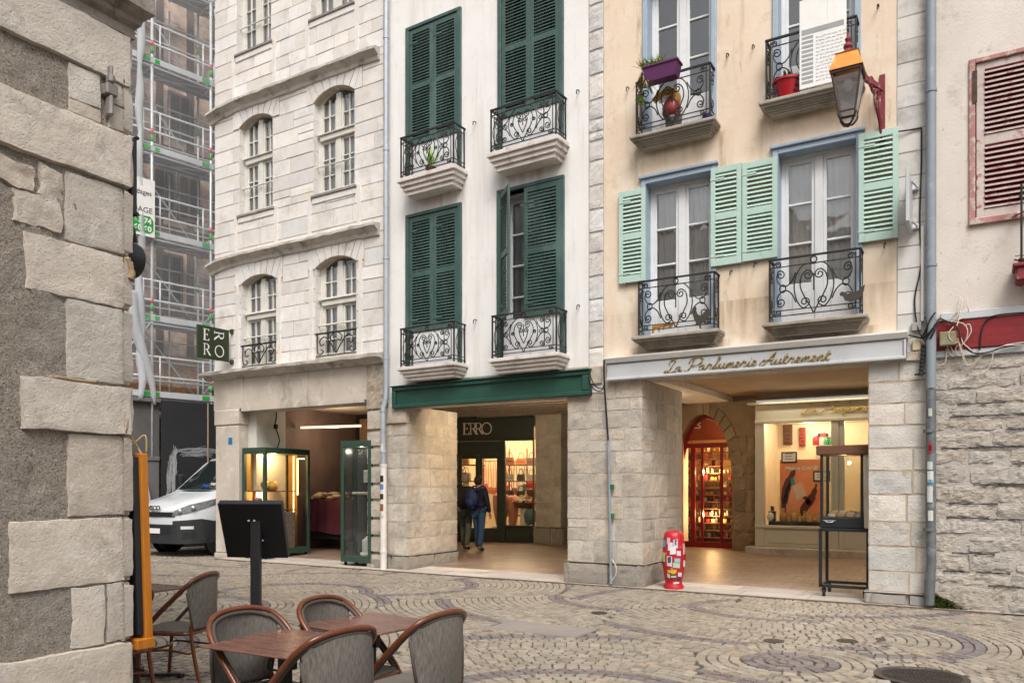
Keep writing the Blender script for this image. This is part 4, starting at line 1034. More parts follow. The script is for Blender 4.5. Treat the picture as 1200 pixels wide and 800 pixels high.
for pts in ([(1060,392,.06),(1072,394,.09),(1082,396,.10),(1092,386,.20),(1098,378,.20),(1108,376,.13),(1118,380,.14),(1124,388,.15),(1126,398,.14),(1132,408,.10),(1144,414,.08),(1160,412,.07),(1175,407,.07),(1202,402,.07)],
            [(1080,396,.10),(1086,384,.2),(1090,374,.21),(1096,366,.19)], [(1082,398,.1),(1086,388,.16),(1086,376,.14),(1084,372,.10)], [(1084,400,.1),(1088,392,.2),(1096,384,.2),(1100,380,.16)],
            [(1086,402,.1),(1094,390,.21),(1100,374,.15),(1112,378,.13)], [(1080,394,.1),(1076,386,.06),(1073,370,.04),(1072,352,.03),(1074,338,.03),(1078,320,.03),(1080,300,.03),(1078,260,.03),(1080,190,.03),(1080,150,.03)],
            [(1148,410,.06),(1150,390,.07),(1154,378,.07),(1162,371,.07),(1176,368,.07),(1202,366,.07)], [(1080,150,.03),(1070,152,.03),(1053,154,.06)]): cable(mb, pts, .010)
mb.build('black_wire', M['rubber'], CB, smooth=True)
mb = MB(); p0, p1 = at_w(1101, 406, .09), at_w(1121, 388, .09); mb.bbox(p0.x, p1.x, -.14, -.02, p0.z, p1.z, .01)
tag(mb.build('junction_box', mat('lichen_box', (.27,.25,.15), .9, (.17,.155,.09), 14, spots=[((.38,.36,.3), 9, .58, .72)]), None), 'square lichen stained junction box under the white cables', 'junction box').location = (BEI.P.x, BEI.P.y, 0)
JS = thing('cable_joint', 'black ribbed cable joint hanging beside the grey downpipe', 'cable joint', (BEI.P.x, BEI.P.y, 0), 0)
a, b = at_w(1083, 404, .10), at_w(1079, 440, .10); n = 24
mb = MB(); mb.tube([a+(b-a)*i/n for i in range(n+1)], [.033 if i in (0, 1, n, n-1) else (.030 if i % 3 else .022) for i in range(n+1)], 10); mb.build('sleeve', M['rubber'], JS, smooth=True, angle=50)
mb = MB(); mb.tube([b+Vector((-.07,.02,.02)), b+Vector((.05,0,.03))], .012); mb.build('clamp', M['rubber'], JS)
mb = MB(); p0, p1 = at_w(1069, 411, .05), at_w(1079, 398, .05); mb.bbox(p0.x, p1.x, -.06, -.0, p0.z, p1.z, .008)
tag(mb.build('cable_box', flat('cream_box', (.55,.47,.31), .6), None), 'small cream cable box on the quoin left of the black cable joint', 'junction box').location = (BEI.P.x, BEI.P.y, 0)
mb = MB(); p0, p1 = at_w(1068, 388, .05), at_w(1080, 377, .05); mb.bbox(p0.x, p1.x, -.06, -.0, p0.z, p1.z, .008)
tag(mb.build('cable_box', flat('grey_box', (.33,.32,.30), .7), None), 'small weathered grey box on the quoin above the cream box', 'junction box').location = (BEI.P.x, BEI.P.y, 0)
mb = MB(); mb.tube([at_w(1081, 265, .03), at_w(1081, 376, .03)], .022, 8)
tag(mb.build('cable_duct', M['whitepaint'], None, smooth=True, angle=50), 'white vertical cable duct on the quoin left of the grey downpipe', 'cable duct').location = (BEI.P.x, BEI.P.y, 0)
CD = thing('cable_conduit', 'thin grey conduit with black cable running down the middle stone pier', 'conduit', (BEI.P.x, BEI.P.y, 0), 0)
mb = MB(); mb.tube([at_w(713, 516, .06), at_w(716, 684, .10)], .024, 8); mb.build('conduit', M['bluepipe'], CD, smooth=True, angle=50)
mb = MB(); cable(mb, [(708,422,.16),(708,440,.16),(709,462,.12),(711,490,.08),(713,518,.06)], .016); cable(mb, [(690,440,.14),(693,452,.16),(700,458,.15),(706,456,.15),(708,448,.16)], .009); cable(mb, [(690,432,.14),(694,446,.16),(700,454,.15),(707,455,.15)], .009); mb.build('black_wire', M['rubber'], CD, smooth=True)
mb = MB(); cable(mb, [(717,655,.11),(722,664,.13),(721,674,.12),(714,683,.10)], .009); mb.build('white_wire', flat('cream_wire', (.62,.54,.45)), CD, smooth=True)
mb = MB()
for y in (570, 604): p = at_w(716, y, .07); mb.bbox(p.x-.01, p.x+.035, p.y-.02, p.y+.05, p.z-.035, p.z+.035, .004)
mb.build('clip', flat('green_clip', (.01,.16,.05), .5), CD)

# ---- projecting signs
PN = thing('projecting_sign', 'blank pale grey panel projecting edge-on from the quoin right of the mint shutter', 'sign', (BEI.P.x, BEI.P.y, 0), 0)
u = BEI.u(1076); z1, z0 = BEI.z(1075, 214), BEI.z(1075, 274)
mb = MB(); mb.bbox(u-.10, u-.06, z0, z1, .05, .62, .006, HT); mb.build('sign_face', M['signgrey'], PN)
mb = MB()
for z in (z0+.08, z1-.08): mb = MB(); mb.bbox(u-.075, u+.01, z-.03, z+.03, .0, .07, .006, HT); mb.tube([HT(u, z, .03), HT(u-.06, z, .34)], .012); mb.build('bracket', M['steel'], PN)
HS = thing('hanging_sign', 'square dark green hanging sign lettered ERRO at the corner of the stone house', 'sign', (STO.P.x, STO.P.y, 0), STO.ang)
u = STO.u(273); z1, z0 = STO.z(272, 390)+.03, STO.z(272, 425)+.0
Lh = .80
TS = lambda a, z, d: HT(u+.0+d, z, .10+Lh-a)          # a runs from the street end to the wall, d toward +u
mb = MB(); mb.bbox(0, Lh-.02, z0, z1, -.025, .025, .004, TS); mb.build('sign_face', flat('olive_sign', (.026,.040,.016), .5), HS)
def ell(cx, cz, rx, rz, n=20, a0=0, a1=360, rot=0):
    out = []
    for i in range(n+1):
        a = R(a0+(a1-a0)*i/n); x, z = rx*math.cos(a), rz*math.sin(a); c, s = math.cos(R(rot)), math.sin(R(rot))
        out.append((cx+x*c-z*s, cz+x*s+z*c))
    return out
def strip(o, i): return [[o[k], o[k+1], i[k+1], i[k]] for k in range(len(o)-1)]
def serif(ch, bold=1., stem=True):
    """letters on a unit cap height as lists of quads"""
    s = .13*bold; t = .05
    q = []
    if ch == 'E':
        q = [[(.06,0),(.06+s,0),(.06+s,1),(.06,1)], [(0,0),(.58,0),(.58,t),(0,t)], [(0,1-t),(.56,1-t),(.56,1),(0,1)], [(.06,.49),(.42,.49),(.42,.49+t),(.06,.49+t)],
             [(.54,0),(.60,.22),(.57,.22),(.48,t)], [(.48,1-t),(.55,.80),(.58,.80),(.56,1)], [(.40,.40),(.43,.40),(.43,.62),(.40,.62)]]
    if ch == 'R':
        if stem: q = [[(.08,0),(.08+s*.55,0),(.08+s*.55,1),(.08,1)], [(0,0),(.24,0),(.24,t),(0,t)]]
        q += [[(0,1-t),(.3,1-t),(.3,1),(0,1)]]+strip(ell(.28,.735,.33,.265,14,-90,90), ell(.28,.735,.20,.215,14,-90,90))
        q += [[(.12,.47),(.3,.47),(.3,.52),(.12,.52)], [(.27,.50),(.41,.50),(.78,0),(.60,0)]]
    if ch == 'O': q = strip(ell(.45,.5,.47,.52,26), ell(.45,.5,.385,.44,26,0,360,14))
    return q
def put_letters(mb, quads, f, T, d0, d1):
    for p in quads:
        r = [f(*v) for v in p]; n = len(mb.v)
        mb.v.extend(T(a, b, d0) for a, b in r); mb.v.extend(T(a, b, d1) for a, b in r)
        mb.face([n+4, n+5, n+6, n+7])
        for i in range(4): mb.face((n+i, n+(i+1) % 4, n+4+(i+1) % 4, n+4+i))
mb = MB(); hS = (z1-z0); c = hS*.36
cols, rows = (.13, .42), (z0+hS*.55, z0+hS*.10)
for dd in (1, -1):
    TT = (lambda a, z, d: TS(a, z, d)) if dd > 0 else (lambda a, z, d: TS(Lh-a, z, -d))
    put_letters(mb, serif('E', 1.1), lambda x, y: (cols[0]+x*c, rows[0]+y*c), TT, .02, .03)
    put_letters(mb, serif('R', 1.2), lambda x, y: (cols[1]-.02+y*c, rows[0]+.03+(.80-x)*c*1.05), TT, .02, .03)     # the R lies on its side
    put_letters(mb, serif('R', 1.2), lambda x, y: (cols[0]+x*c, rows[1]+y*c), TT, .02, .03)
    put_letters(mb, serif('O', 1.2), lambda x, y: (cols[1]+x*c, rows[1]+y*c), TT, .02, .03)
mb.build('lettering', M['whitepaint'], HS)
mb = MB()
for z in (z1-.01, z0+.01): mb = MB(); mb.tube([TS(Lh*.35, z, 0), TS(Lh+.12, z, 0)], .016, 6); mb.bbox(Lh+.04, Lh+.12, z-.05, z+.05, -.04, .04, .008, TS); mb.build('bracket', flat('olive_iron', (.03,.045,.02), .5), HS)

# ---- street lantern on its wall bracket
wx, wz = BEI.u(1034), zat(128, 10.45)
LN = thing('street_lantern', 'ornate street lantern with copper hood on a red iron wall bracket', 'street lamp', (BEI.P.x, BEI.P.y, 0), 0)
ld = 1.25; lx = wx-.25; lzb = 6.0; lzt = 6.46      # lantern axis: distance out, along, glass bottom and top
lz_ = Vector(HT(lx, 0, ld))
def ring4(hw, z): return [lz_+Vector((sx*hw, sy*hw, z)) for sx, sy in ((-1,-1),(1,-1),(1,1),(-1,1))]
b4, t4 = ring4(.09, lzb), ring4(.160, lzt)
mb = MB()
for i in range(4): mb.tube([b4[i], t4[i]], .014, 6); mb.tube([b4[i], b4[(i+1) % 4]], .013, 6)
for i in range(4): mb.obox(t4[i], t4[(i+1) % 4], .03, .035)
mb.build('lamp_cage', M['rustiron'], LN)
mb = MB()
for i in range(4): mb.poly([b4[i]*.99+lz_*.01, b4[(i+1) % 4]*.99+lz_*.01, t4[(i+1) % 4]*.99+lz_*.01, t4[i]*.99+lz_*.01])
mb.build('lamp_glass', glass('frosted_lantern_glass', (.72,.72,.72), .4, .35, .25), LN, fixn=False)
mb = MB(); q4, r4, s4 = ring4(.187, lzt+.015), ring4(.122, lzt+.21), ring4(.132, lzt+.225)
for A_, B_ in ((q4, r4), (r4, s4)):
    for i in range(4): mb.poly([A_[i], A_[(i+1) % 4], B_[(i+1) % 4], B_[i]])
mb.poly(s4); mb.poly(list(reversed(q4))); mb.build('copper_hood', mat('bright_copper', (.74,.285,.06), .35, (.55,.20,.04), 5, metal=.45, spots=[((.86,.55,.25), 3, .62, .76)]), LN)
mb = MB(); mb.lathe([(.07, .215), (.10, .23), (.10, .25), (.045, .27), (.035, .30), (.055, .33), (.045, .36), (.022, .385), (.036, .42), (.015, .46), (.005, .51)], lz_+Vector((0,0,lzt)), 14); mb.build('finial', M['redpaint'], LN, smooth=True, angle=40)
mb = MB()
for i in range(4):
    p = b4[i]; c_ = lz_+Vector((0, 0, lzb-.13)); o_ = lz_+(p-lz_)*1.02
    mb.tube(catmull([p, Vector((p.x, p.y, lzb-.05))*.8+Vector((o_.x, o_.y, lzb-.05))*.2, c_+(Vector((p.x, p.y, c_.z))-c_)*.45+Vector((0,0,-.0)), c_], 4), .013, 6)
mb.lathe([(.0, -.04), (.02, -.03), (.024, -.012), (.01, .01)], lz_+Vector((0,0,lzb-.13)), 10); mb.build('lower_scroll', M['iron'], LN, smooth=True)
mb = MB(); mb.lathe([(.015, -.02), (.045, .02), (.055, .06), (.04, .11), (.02, .14)], lz_+Vector((0,0,lzt-.18)), 14); mb.build('bulb', flat('opal_bulb', (.6,.6,.6), .3), LN, smooth=True)
mb = MB()
wv = lambda d, z: Vector(HT(lx+(wx-lx)*(1-d/ld), z, d))
mb.bbox(wx-.035, wx+.035, wz-.55, wz+.42, .0, .025, .006, HT)
mb.obox(wv(.02, wz+.22), wv(ld-.13, lzt+.10), .045, .045); mb.obox(wv(.02, wz+.26), wv(ld-.15, lzt+.14), .03, .02)
for pts in ([(.03,-.45),(.10,-.25),(.28,-.05),(.30,.10),(.20,.14),(.17,.06),(.22,.03)], [(.04,.1),(.18,.16),(.36,.06),(.46,.14),(.44,.22),(.36,.2)], [(.03,-.30),(.12,-.05),(.06,.16),(.02,.2)], [(.30,.05),(.5,.12),(.75,.20),(.95,.16)]):
    mb.tube(catmull([wv(d, wz+z) for d, z in pts], 5), .018, 6)
mb.build('wall_bracket', M['redpaint'], LN)

# ---- things on the balconies
du = off(BEI, .34)
pa, pb2 = du.u(757), du.u(797); pzz = du.z(757, 101); 
PT = thing('balcony_planter', 'purple plastic trough of bright grasses hooked on the upper balcony', 'planter', (BEI.P.x, BEI.P.y, 0), 0)
mb = MB(); k0 = 0
def trough(mb, u0, u1, z0, z1, d0, d1, tp=.03):
    p = [HT(u0+tp, z0, d0+tp), HT(u1-tp, z0, d0+tp), HT(u1-tp, z0, d1-tp), HT(u0+tp, z0, d1-tp), HT(u0, z1, d0), HT(u1, z1, d0), HT(u1, z1, d1), HT(u0, z1, d1)]
    mb.hexa(p); mb.bbox(u0-.012, u1+.012, z1-.03, z1+.005, d0-.012, d1+.012, .006, HT)
trough(mb, pa, pb2, pzz, pzz+.22, .26, .48); mb.build('trough', flat('purple_plastic', (.105,.022,.095), .4), PT)
mb = MB()
for i in range(7): leaf_tuft(mb, HT(pa-.02+i*(pb2-pa)/7, pzz+.2, .36), 40 if i < 4 else 22, .24 if i < 4 else .13, (.34,.50,.05))
for i in range(4): leaf_tuft(mb, HT(pa-.03+i*.02, pzz+.18-.04*i, .42), 20, .26, (.30,.24,.12), up=-.5, spread=.55)
for i in range(3): leaf_tuft(mb, HT(pa-.05, pzz-.16-.06*i, .42), 16, .14, (.30,.42,.05), up=-.1)
mb.build('grass', M['leafc'], PT, fixn=False)
ou, oz = b_off.u(781), bh['UL'][2]
OR = thing('garden_ornament', 'yellow and dark red glazed ornament behind the upper balcony scrolls', 'ornament', (BEI.P.x, BEI.P.y, 0), 0)
mb = MB(); mb.lathe([(.09, 0), (.13, .05), (.14, .16), (.10, .26), (.07, .30)], HT(ou+.03, oz+.20, .10), 14); mb.build('base', flat('dark_red_glaze', (.20,.02,.018), .35), OR, smooth=True)
mb = MB(); mb.tube(catmull([HT(ou-.25, oz+.52, .1), HT(ou-.12, oz+.60, .1), HT(ou+.02, oz+.60, .1), HT(ou+.10, oz+.48, .1), HT(ou+.06, oz+.40, .1)], 6), [.05]*10+[.075]*15, 8); mb.build('arched_top', flat('yellow_glaze', (.60,.33,.05), .4), OR, smooth=True)
mb = MB(); mb.lathe([(.10, 0), (.11, .02), (.13, .20)], HT(ou+.06, oz+.0, .10), 12); mb.build('plinth', flat('grey_pot', (.10,.09,.085), .8), OR, smooth=True)
def pot(name, label, u, z, d, r, h, m, plant=None, cat='flower pot', F=BEI):
    o = thing(name, label, cat, (F.P.x, F.P.y, 0), F.ang)
    mb = MB(); mb.lathe([(r*.7, 0), (r*.75, .005), (r, h-.03), (r*1.08, h-.03), (r*1.08, h), (r*.9, h), (r*.85, h-.04), (0.01, h-.05)], HT(u, z, d), 18); mb.build('pot', m, o, smooth=True, angle=40)
    if plant:
        mb = MB(); leaf_tuft(mb, HT(u, z+h-.03, d), *plant); mb.build('leaves', M['leafc'], o, fixn=False)
    return o
pot('flower_pot', 'bright red glazed pot with a leafy plant on the upper right balcony', b_off.u(921), bh['UR'][2]+.0, .12, .19, .26, flat('red_glaze', (.36,.012,.02), .25), (26, .22, (.10,.25,.05), .8, .7, .016))
pot('flower_pot', 'small blue pot at the end of the upper left balcony', b_off.u(826), bh['UL'][2]+.0, .12, .07, .10, flat('blue_glaze', (.06,.05,.40), .3), (8, .06, (.1,.2,.1)))
WP = thing('notice_panel', 'large white panel of printed grey lines leaning on the upper right balcony rail', 'panel', (BEI.P.x, BEI.P.y, 0), 0)
wf = off(BEI, .27); wa, wb_ = wf.u(937), wf.u(992); wz0_, wz1_ = bh['UR'][2]+.03, bh['UR'][2]+1.22
mb = MB(); mb.bbox(wa, wb_, wz0_, wz1_, .262, .285, .004, HT); mb.build('sheet', M['whitepaint'], WP)
mb = MB(); W = wb_-wa; H_ = wz1_-wz0_
mb.box(wa+.05*W, wb_-.05*W, wz0_+.60*H_, wz0_+.66*H_, .285, .2875, HT)
for i in range(11): mb.box(wa+.05*W, wa+.30*W, wz0_+(.05+.05*i)*H_, wz0_+(.05+.05*i+.03)*H_, .285, .2875, HT)
mb.build('grey_band', flat('print_grey', (.33,.34,.345), .7), WP)
mb = MB()
for i in range(13):                                  # unreadable handwriting-like rows
    z = wz0_+(.06+.04*i)*H_; x = wa+.36*W
    while x < wb_-.06*W:
        l = rnd.uniform(.02, .07)
        p = [HT(x+l*j/6, z+rnd.uniform(-.008, .010), .2885) for j in range(7)]; mb.tube(p, .0022, 4); x += l+.015
mb.box(wa+.60*W, wa+.605*W, wz0_+.68*H_, wz0_+.98*H_, .285, .287, HT)
mb.build('print', flat('print_light', (.48,.48,.49), .7), WP)
def silhouette(name, label, pts, u, z, d, s, m, cat):
    mb = MB(); mb.prism([(x, y) for x, y in pts], lambda a, b, c: HT(u+a*s, z+b*s, d+c), 0, .012)
    return tag(mb.build(name, m, None), label, cat)
rust = flat('dark_tin', (.05,.042,.03), .7)
roos = [(0,0),(.2,0),(.22,.15),(.12,.3),(.05,.55),(-.02,.8),(.02,1.0),(.10,1.12),(.2,1.1),(.26,.98),(.24,.85),(.33,.62),(.5,.52),(.68,.62),(.85,.85),(1.0,.88),(1.12,.72),(1.05,.5),(.98,.35),(1.1,.3),(.9,.25),(.75,.12),(.5,.02),(.55,-.25),(.45,-.25),(.4,0)]
p = b_off.uz(812, 386)
silhouette('rooster_silhouette', 'dark tin rooster silhouette on the lower left balcony rail', roos, p[0], bh['ML'][2]+.08, .26, .24, rust, 'ornament').location = Bh.location
hen = [(0,.3),(.08,.42),(.2,.40),(.35,.28),(.6,.32),(.85,.38),(1.0,.55),(1.15,.62),(1.1,.4),(1.05,.15),(.85,-.05),(.5,-.12),(.25,-.02),(.15,.2),(.05,.22)]
silhouette('hen_silhouette', 'dark tin hen silhouette on the lower right balcony rail', hen, b_off.u(984), bh['MR'][2]+.20, .26, .27, rust, 'ornament').location = Bh.location
crest = [(0,0),(.08,.0),(.12,.22),(.3,.25),(.35,.05),(.40,.05),(.42,.25),(.55,.27),(.58,.12),(.63,.12),(.66,.27),(.85,.30),(.9,.18),(.95,.20),(1.25,.42),(1.2,.48),(1.05,.42),(.9,.46),(.6,.40),(.3,.42),(.0,.38)]
silhouette('tin_ornament', 'orange cut-out ornament standing on the lower left balcony slab', crest, b_off.u(763), bh['ML'][2]+.03, .20, .30, flat('orange_tin', (.62,.30,.07), .5), 'ornament').location = Bh.location
pot('plant_pot', 'small leafy green plant on the top left green-shuttered balcony', g_off.u(497), zfl['TL'][0]+.03, .14, .09, .14, flat('brown_pot', (.10,.05,.035), .7), (16, .42, (.30,.55,.03), 1., .35, .02), cat='plant', F=GRE)
# ================================================================ ARCADES
FZ = lambda y: .015+max(0., min(1., (y-Y0)/6.))*.11          # the arcade floor rises gently to the shops
# floor: one sheet of terracotta tiles behind a pale edging of slabs
mb = MB(); js = MB()
fx0, fx1 = -14.05, .2
ra = random.Random(9)
y = Y0-.12; row = 0
while y < 18.6:
    pale = row < 2; h = .46 if pale else .38
    x = fx0+(row % 2)*-.2
    while x < fx1:
        w = ra.uniform(.7, 1.1) if pale else .40
        e = min(x+w, fx1)
        if e-x > .05:
            k = 1+ra.uniform(-.12, .12)
            g = .004; zj = ra.uniform(-.0008, .0008)
            q = [(max(x, fx0)+g, y+g), (e-g, y+g), (e-g, y+h-g), (max(x, fx0)+g, y+h-g)]
            (js if pale else mb).poly([(a, b, FZ(b)+.004+zj) for a, b in q], (k, k*(1+ra.uniform(-.02, .02)), k*(1+ra.uniform(-.03, .03))))
        x = e if e == fx1 else x+w
    y += h; row += 1
mb.build('arcade_floor', M['tile'], None, fixn=False)['kind'] = 'structure'
js.build('pavement_edging', M['kerb'], None, fixn=False)['kind'] = 'structure'
mb = MB(); ny = 24
for i in range(ny):
    ya, yb = Y0-.14+7.4*i/ny, Y0-.14+7.4*(i+1)/ny
    mb.poly([(fx0-.05, ya, FZ(ya)), (fx1, ya, FZ(ya)), (fx1, yb, FZ(yb)), (fx0-.05, yb, FZ(yb))])
mb.poly([(fx0-.05, Y0-.14, -.05), (fx1, Y0-.14, -.05), (fx1, Y0-.14, FZ(0)), (fx0-.05, Y0-.14, FZ(0))])
mb.build('arcade_floor_bed', M['tilejoint'], None, fixn=False)['kind'] = 'structure'

ID = 0.
E_A, E_B = Vector((-12.06, 16.95)), Vector((-9.85, 17.55))
EF = Front(E_A, E_B-E_A)
# ceilings and inner walls belong to their houses (local frames: x along the front, -d = into the house)
def wpoly(mb, H, pts, col=None):
    inv = Matrix.Translation(H.location) @ Matrix.Rotation(H.rotation_euler.z, 4, 'Z'); inv = inv.inverted()
    mb.poly([inv @ Vector(p) for p in pts], col)
mb = MB(); wpoly(mb, G, [(-9.6, 11.7, 3.42), (-5.9, 11.5, 3.42), (-5.9, 18.5, 3.42), (-13.2, 18.5, 3.42), (-13.2, 15.4, 3.42)]); mb.build('arcade_ceiling', M['ceilw'], G, fixn=False)
mb = MB()
for i in range(14):
    yy = 12.1+i*.42; x0 = -9.6-(max(0, yy-12.)*.62); b = MB()
    inv = (Matrix.Translation(G.location) @ Matrix.Rotation(G.rotation_euler.z, 4, 'Z')).inverted()
    mb.box(x0, -6.2, yy, yy+.09, 3.33, 3.418, lambda a, b_, c: inv @ Vector((a, b_, c)))
mb.build('ceiling_joist', M['ceilw'], G)
mb = MB(); wpoly(mb, Bh, [(-6.1, 11.7, 3.60), (.0, 11.7, 3.60), (.0, 18.4, 3.52), (-6.1, 18.6, 3.60)]); mb.build('arcade_ceiling', M['ceil'], Bh, fixn=False)
mb = MB(); wpoly(mb, Bh, [(-6.1, 13.3, 0), (-6.1, 18.6, 0), (-6.1, 18.6, 3.6), (-6.1, 13.3, 3.6)]); wpoly(mb, Bh, [(.0, 11.5, 0), (.0, 18.4, 0), (.0, 18.4, 3.6), (.0, 11.5, 3.6)]); mb.build('party_wall', M['plaster_r'], Bh, fixn=False)
# green arcade: left flank, rear wall pieces beside the shopfront, a stone pier and a dark doorway
mb = MB(); wpoly(mb, G, [(-9.75, 13.0, 0), (-12.35, 17.0, 0), (-12.35, 17.0, 3.45), (-9.75, 13.0, 3.45)]); mb.build('arcade_flank_wall', M['plaster_r'], G, fixn=False)
eu = lambda px: EF.u(px)
EE = thing('leather_shopfront', 'dark green shopfront lettered ERRO with lit windows of handbags', 'shopfront', (EF.P.x, EF.P.y, 0), EF.ang)
e0, e1, ez = eu(503), eu(626), .125
zE = lambda y: EF.z(575, y)
zt_, zfa, ztr, zdr = zE(489), zE(515), zE(533), zE(617)
mb = MB(); mb.bbox(e0, e1, zfa, zt_+.1, -.3, .03, .01, HT); mb.bbox(e0, e1+.02, zfa-.04, zfa+.03, .0, .09, .012, HT); mb.bbox(e0, e1+.02, zt_-.06, zt_, .0, .08, .012, HT); mb.build('fascia', M['darkgreen_shop'], EE)
mb = MB()
for a, b in ((521.5, 522.5), (530.5, 537), (586, 592.5), (624.5, 626)): mb.bbox(eu(a), eu(b), ez, zfa-.03, -.08, .05, .012, HT)
mb.bbox(eu(537), eu(586), ztr, zfa-.04, -.05, .0, .006, HT); mb.bbox(eu(540), eu(583), ztr+.10, zfa-.13, .0, .02, .008, HT)
for a, b in ((503, 530.5), (592.5, 625)):
    mb.bbox(eu(a), eu(b), ez, zdr, -.07, .02, .01, HT); mb.bbox(eu(a)+.05, eu(b)-.05, ez+.12, zdr-.06, .02, .035, .01, HT); mb.bbox(eu(a), eu(b), zdr, zdr+.05, -.05, .06, .01, HT)
mb.build('shop_frame', M['darkgreen_shop'], EE)
for a, b in ((537.3, 561), (561.3, 586)):
    u0, u1 = eu(a), eu(b); mb = MB()
    for q in ((u0, u0+.09, ez, ztr), (u1-.09, u1, ez, ztr), (u0+.09, u1-.09, ztr-.09, ztr), (u0+.09, u1-.09, ez, ez+.36)): mb.bbox(q[0], q[1], q[2], q[3], -.05, -.005, .008, HT)
    dr = mb.build('door', M['darkgreen_shop'], EE)
    mb = MB(); mb.poly([HT(u0+.08, ez+.35, -.03), HT(u1-.08, ez+.35, -.03), HT(u1-.08, ztr-.08, -.03), HT(u0+.08, ztr-.08, -.03)]); mb.build('pane', M['shopglass'], dr, fixn=False)
    mb = MB(); s = u1-.045 if a < 550 else u0+.045; mb.tube([HT(s, 1.0, -.005), HT(s, 1.0, .05), HT(s, 1.35, .05), HT(s, 1.35, -.005)], .012, 6); mb.build('handle', M['gold'], dr)
for a, b in ((503, 531), (592, 625)): mb.poly([HT(eu(a), zdr+.04, -.02), HT(eu(b), zdr+.04, -.02), HT(eu(b), zfa, -.02), HT(eu(a), zfa, -.02)])
mb.build('display_window', M['shopglass'], EE, fixn=False)
mb = MB(); x = eu(543); zc0, cap = zE(508.6), zE(494.9)-zE(508.6)
for ch, xx, st in (('E', 0, True), ('R', .60, True), ('R', 1.12, False), ('O', 1.72, True)): put_letters(mb, serif(ch, 1.), lambda a, b, xx=xx: (x+(xx+a)*cap*.99, zc0+b*cap), HT, .03, .045)
mb.build('lettering', flat('cream_letter', (.72,.62,.52), .5), EE)
mb = MB(); q = lambda *p: mb.poly([HT(*v) for v in p]); D_ = 2.9
q((e0, ez, -D_), (e1+.3, ez, -D_), (e1+.3, 3.1, -D_), (e0, 3.1, -D_)); q((e0, ez, 0), (e0, ez, -D_), (e0, 3.1, -D_), (e0, 3.1, 0)); q((e1+.3, ez, 0), (e1+.3, ez, -D_), (e1+.3, 3.1, -D_), (e1+.3, 3.1, 0)); q((e0, 3.1, 0), (e0, 3.1, -D_), (e1+.3, 3.1, -D_), (e1+.3, 3.1, 0)); q((e0, ez, 0), (e0, ez, -D_), (e1+.3, ez, -D_), (e1+.3, ez, 0))
mb.build('shop_room', M['creamwall'], EE, fixn=False)
# shelves
SHF = thing('wall_shelf', 'wooden wall shelves of bags at the back of the leather shop', 'shelf', EE.location, EF.ang)
mb = MB()
shelf_z = (.75, 1.22, 1.68, 2.12)
for z in shelf_z:
    mb.bbox(e0+.1, eu(531)+.5, z, z+.03, -1.2, -.75, .004, HT); mb.bbox(eu(578), e1+.1, z, z+.03, -1.5, -1.05, .004, HT)
mb.build('shelf_board', M['wood'], SHF)
mb = MB()
for a in (e0+.12, eu(531)+.45, eu(578), eu(600), e1): mb.bbox(a, a+.03, ez, 2.6, -1.5 if a > eu(570) else -1.2, -1.46 if a > eu(570) else -1.16, .004, HT)
mb.build('upright', M['wood'], SHF)
mb = MB(); mb.tube([HT(eu(530), 2.30, -2.5), HT(eu(592), 2.30, -2.5)], .015); tag(mb.build('hanging_rail', M['wood'], None), 'wooden rail of hanging belts behind the leather shop doors', 'rail'); bpy.data.objects['hanging_rail'].location = EE.location; bpy.data.objects['hanging_rail'].rotation_euler.z = EF.ang
def bag(u, z, d, w, h, col, strap=.25, lab='small leather handbag on the lit shelf of the leather shop'):
    o = thing('handbag', lab, 'handbag', EE.location, EF.ang, group='handbags in the leather shop')
    m = flat('leather_%d_%d_%d' % tuple(int(c*99) for c in col), col, .45)
    mb = MB(); mb.prism([(-w/2, 0), (w/2, 0), (w*.42, h), (-w*.42, h)], lambda a, b, c: HT(u+a, z+b, d+c), -.05, .05); mb.bbox(u-w*.43, u+w*.43, z+h*.5, z+h*1.01, d+.05, d+.062, .004, HT); mb.build('body', m, o)
    mb = MB(); mb.tube(catmull([HT(u-w*.3, z+h, d), HT(u-w*.2, z+h+strap*.8, d), HT(u, z+h+strap, d), HT(u+w*.2, z+h+strap*.8, d), HT(u+w*.3, z+h, d)], 4), .011, 5); mb.build('strap', m, o)
rbag = random.Random(4)
lc = [(.35,.11,.05), (.20,.07,.035), (.45,.05,.04), (.28,.30,.24), (.10,.05,.04), (.5,.22,.08), (.05,.05,.06)]
for z in shelf_z:
    for u in (e0+.25, e0+.6, eu(523)+.05, eu(527)+.12): bag(u, z+.03, -.95, rbag.uniform(.22, .3), rbag.uniform(.18, .24), rbag.choice(lc), .16)
    for u in (eu(582), eu(596), eu(609), eu(620)): 
        if z > 1.0: bag(u, z+.03, -1.25, rbag.uniform(.2, .28), rbag.uniform(.16, .22), rbag.choice(lc), .14)
for i in range(9):
    u = eu(534)+i*.155; bag(u, rbag.uniform(1.25, 1.45), -2.5, .17, .2, rbag.choice(lc), 2.3-1.55, 'handbag hanging by its long strap behind the leather shop doors')
bag(eu(620), 1.50, -.35, .26, .17, (.5,.03,.025), .10, 'bright red handbag on the bracket in the right leather shop window')
mb = MB(); mb.bbox(eu(612), eu(626), 1.44, 1.49, -.5, -.2, .006, HT); w_ = tag(mb.build('window_bracket', M['wood'], None), 'small wooden ledge under the red handbag', 'ledge'); w_.location = EE.location; w_.rotation_euler.z = EF.ang
def vase(u, d, z, prof, m, lab, name='vase'):
    mb = MB(); mb.lathe(prof, HT(u, z, d), 20); o = tag(mb.build(name, m, None, smooth=True, angle=50), lab, 'vase'); o.location = EE.location; o.rotation_euler.z = EF.ang; return o
terr = flat('terracotta_glaze', (.40,.16,.10), .5)
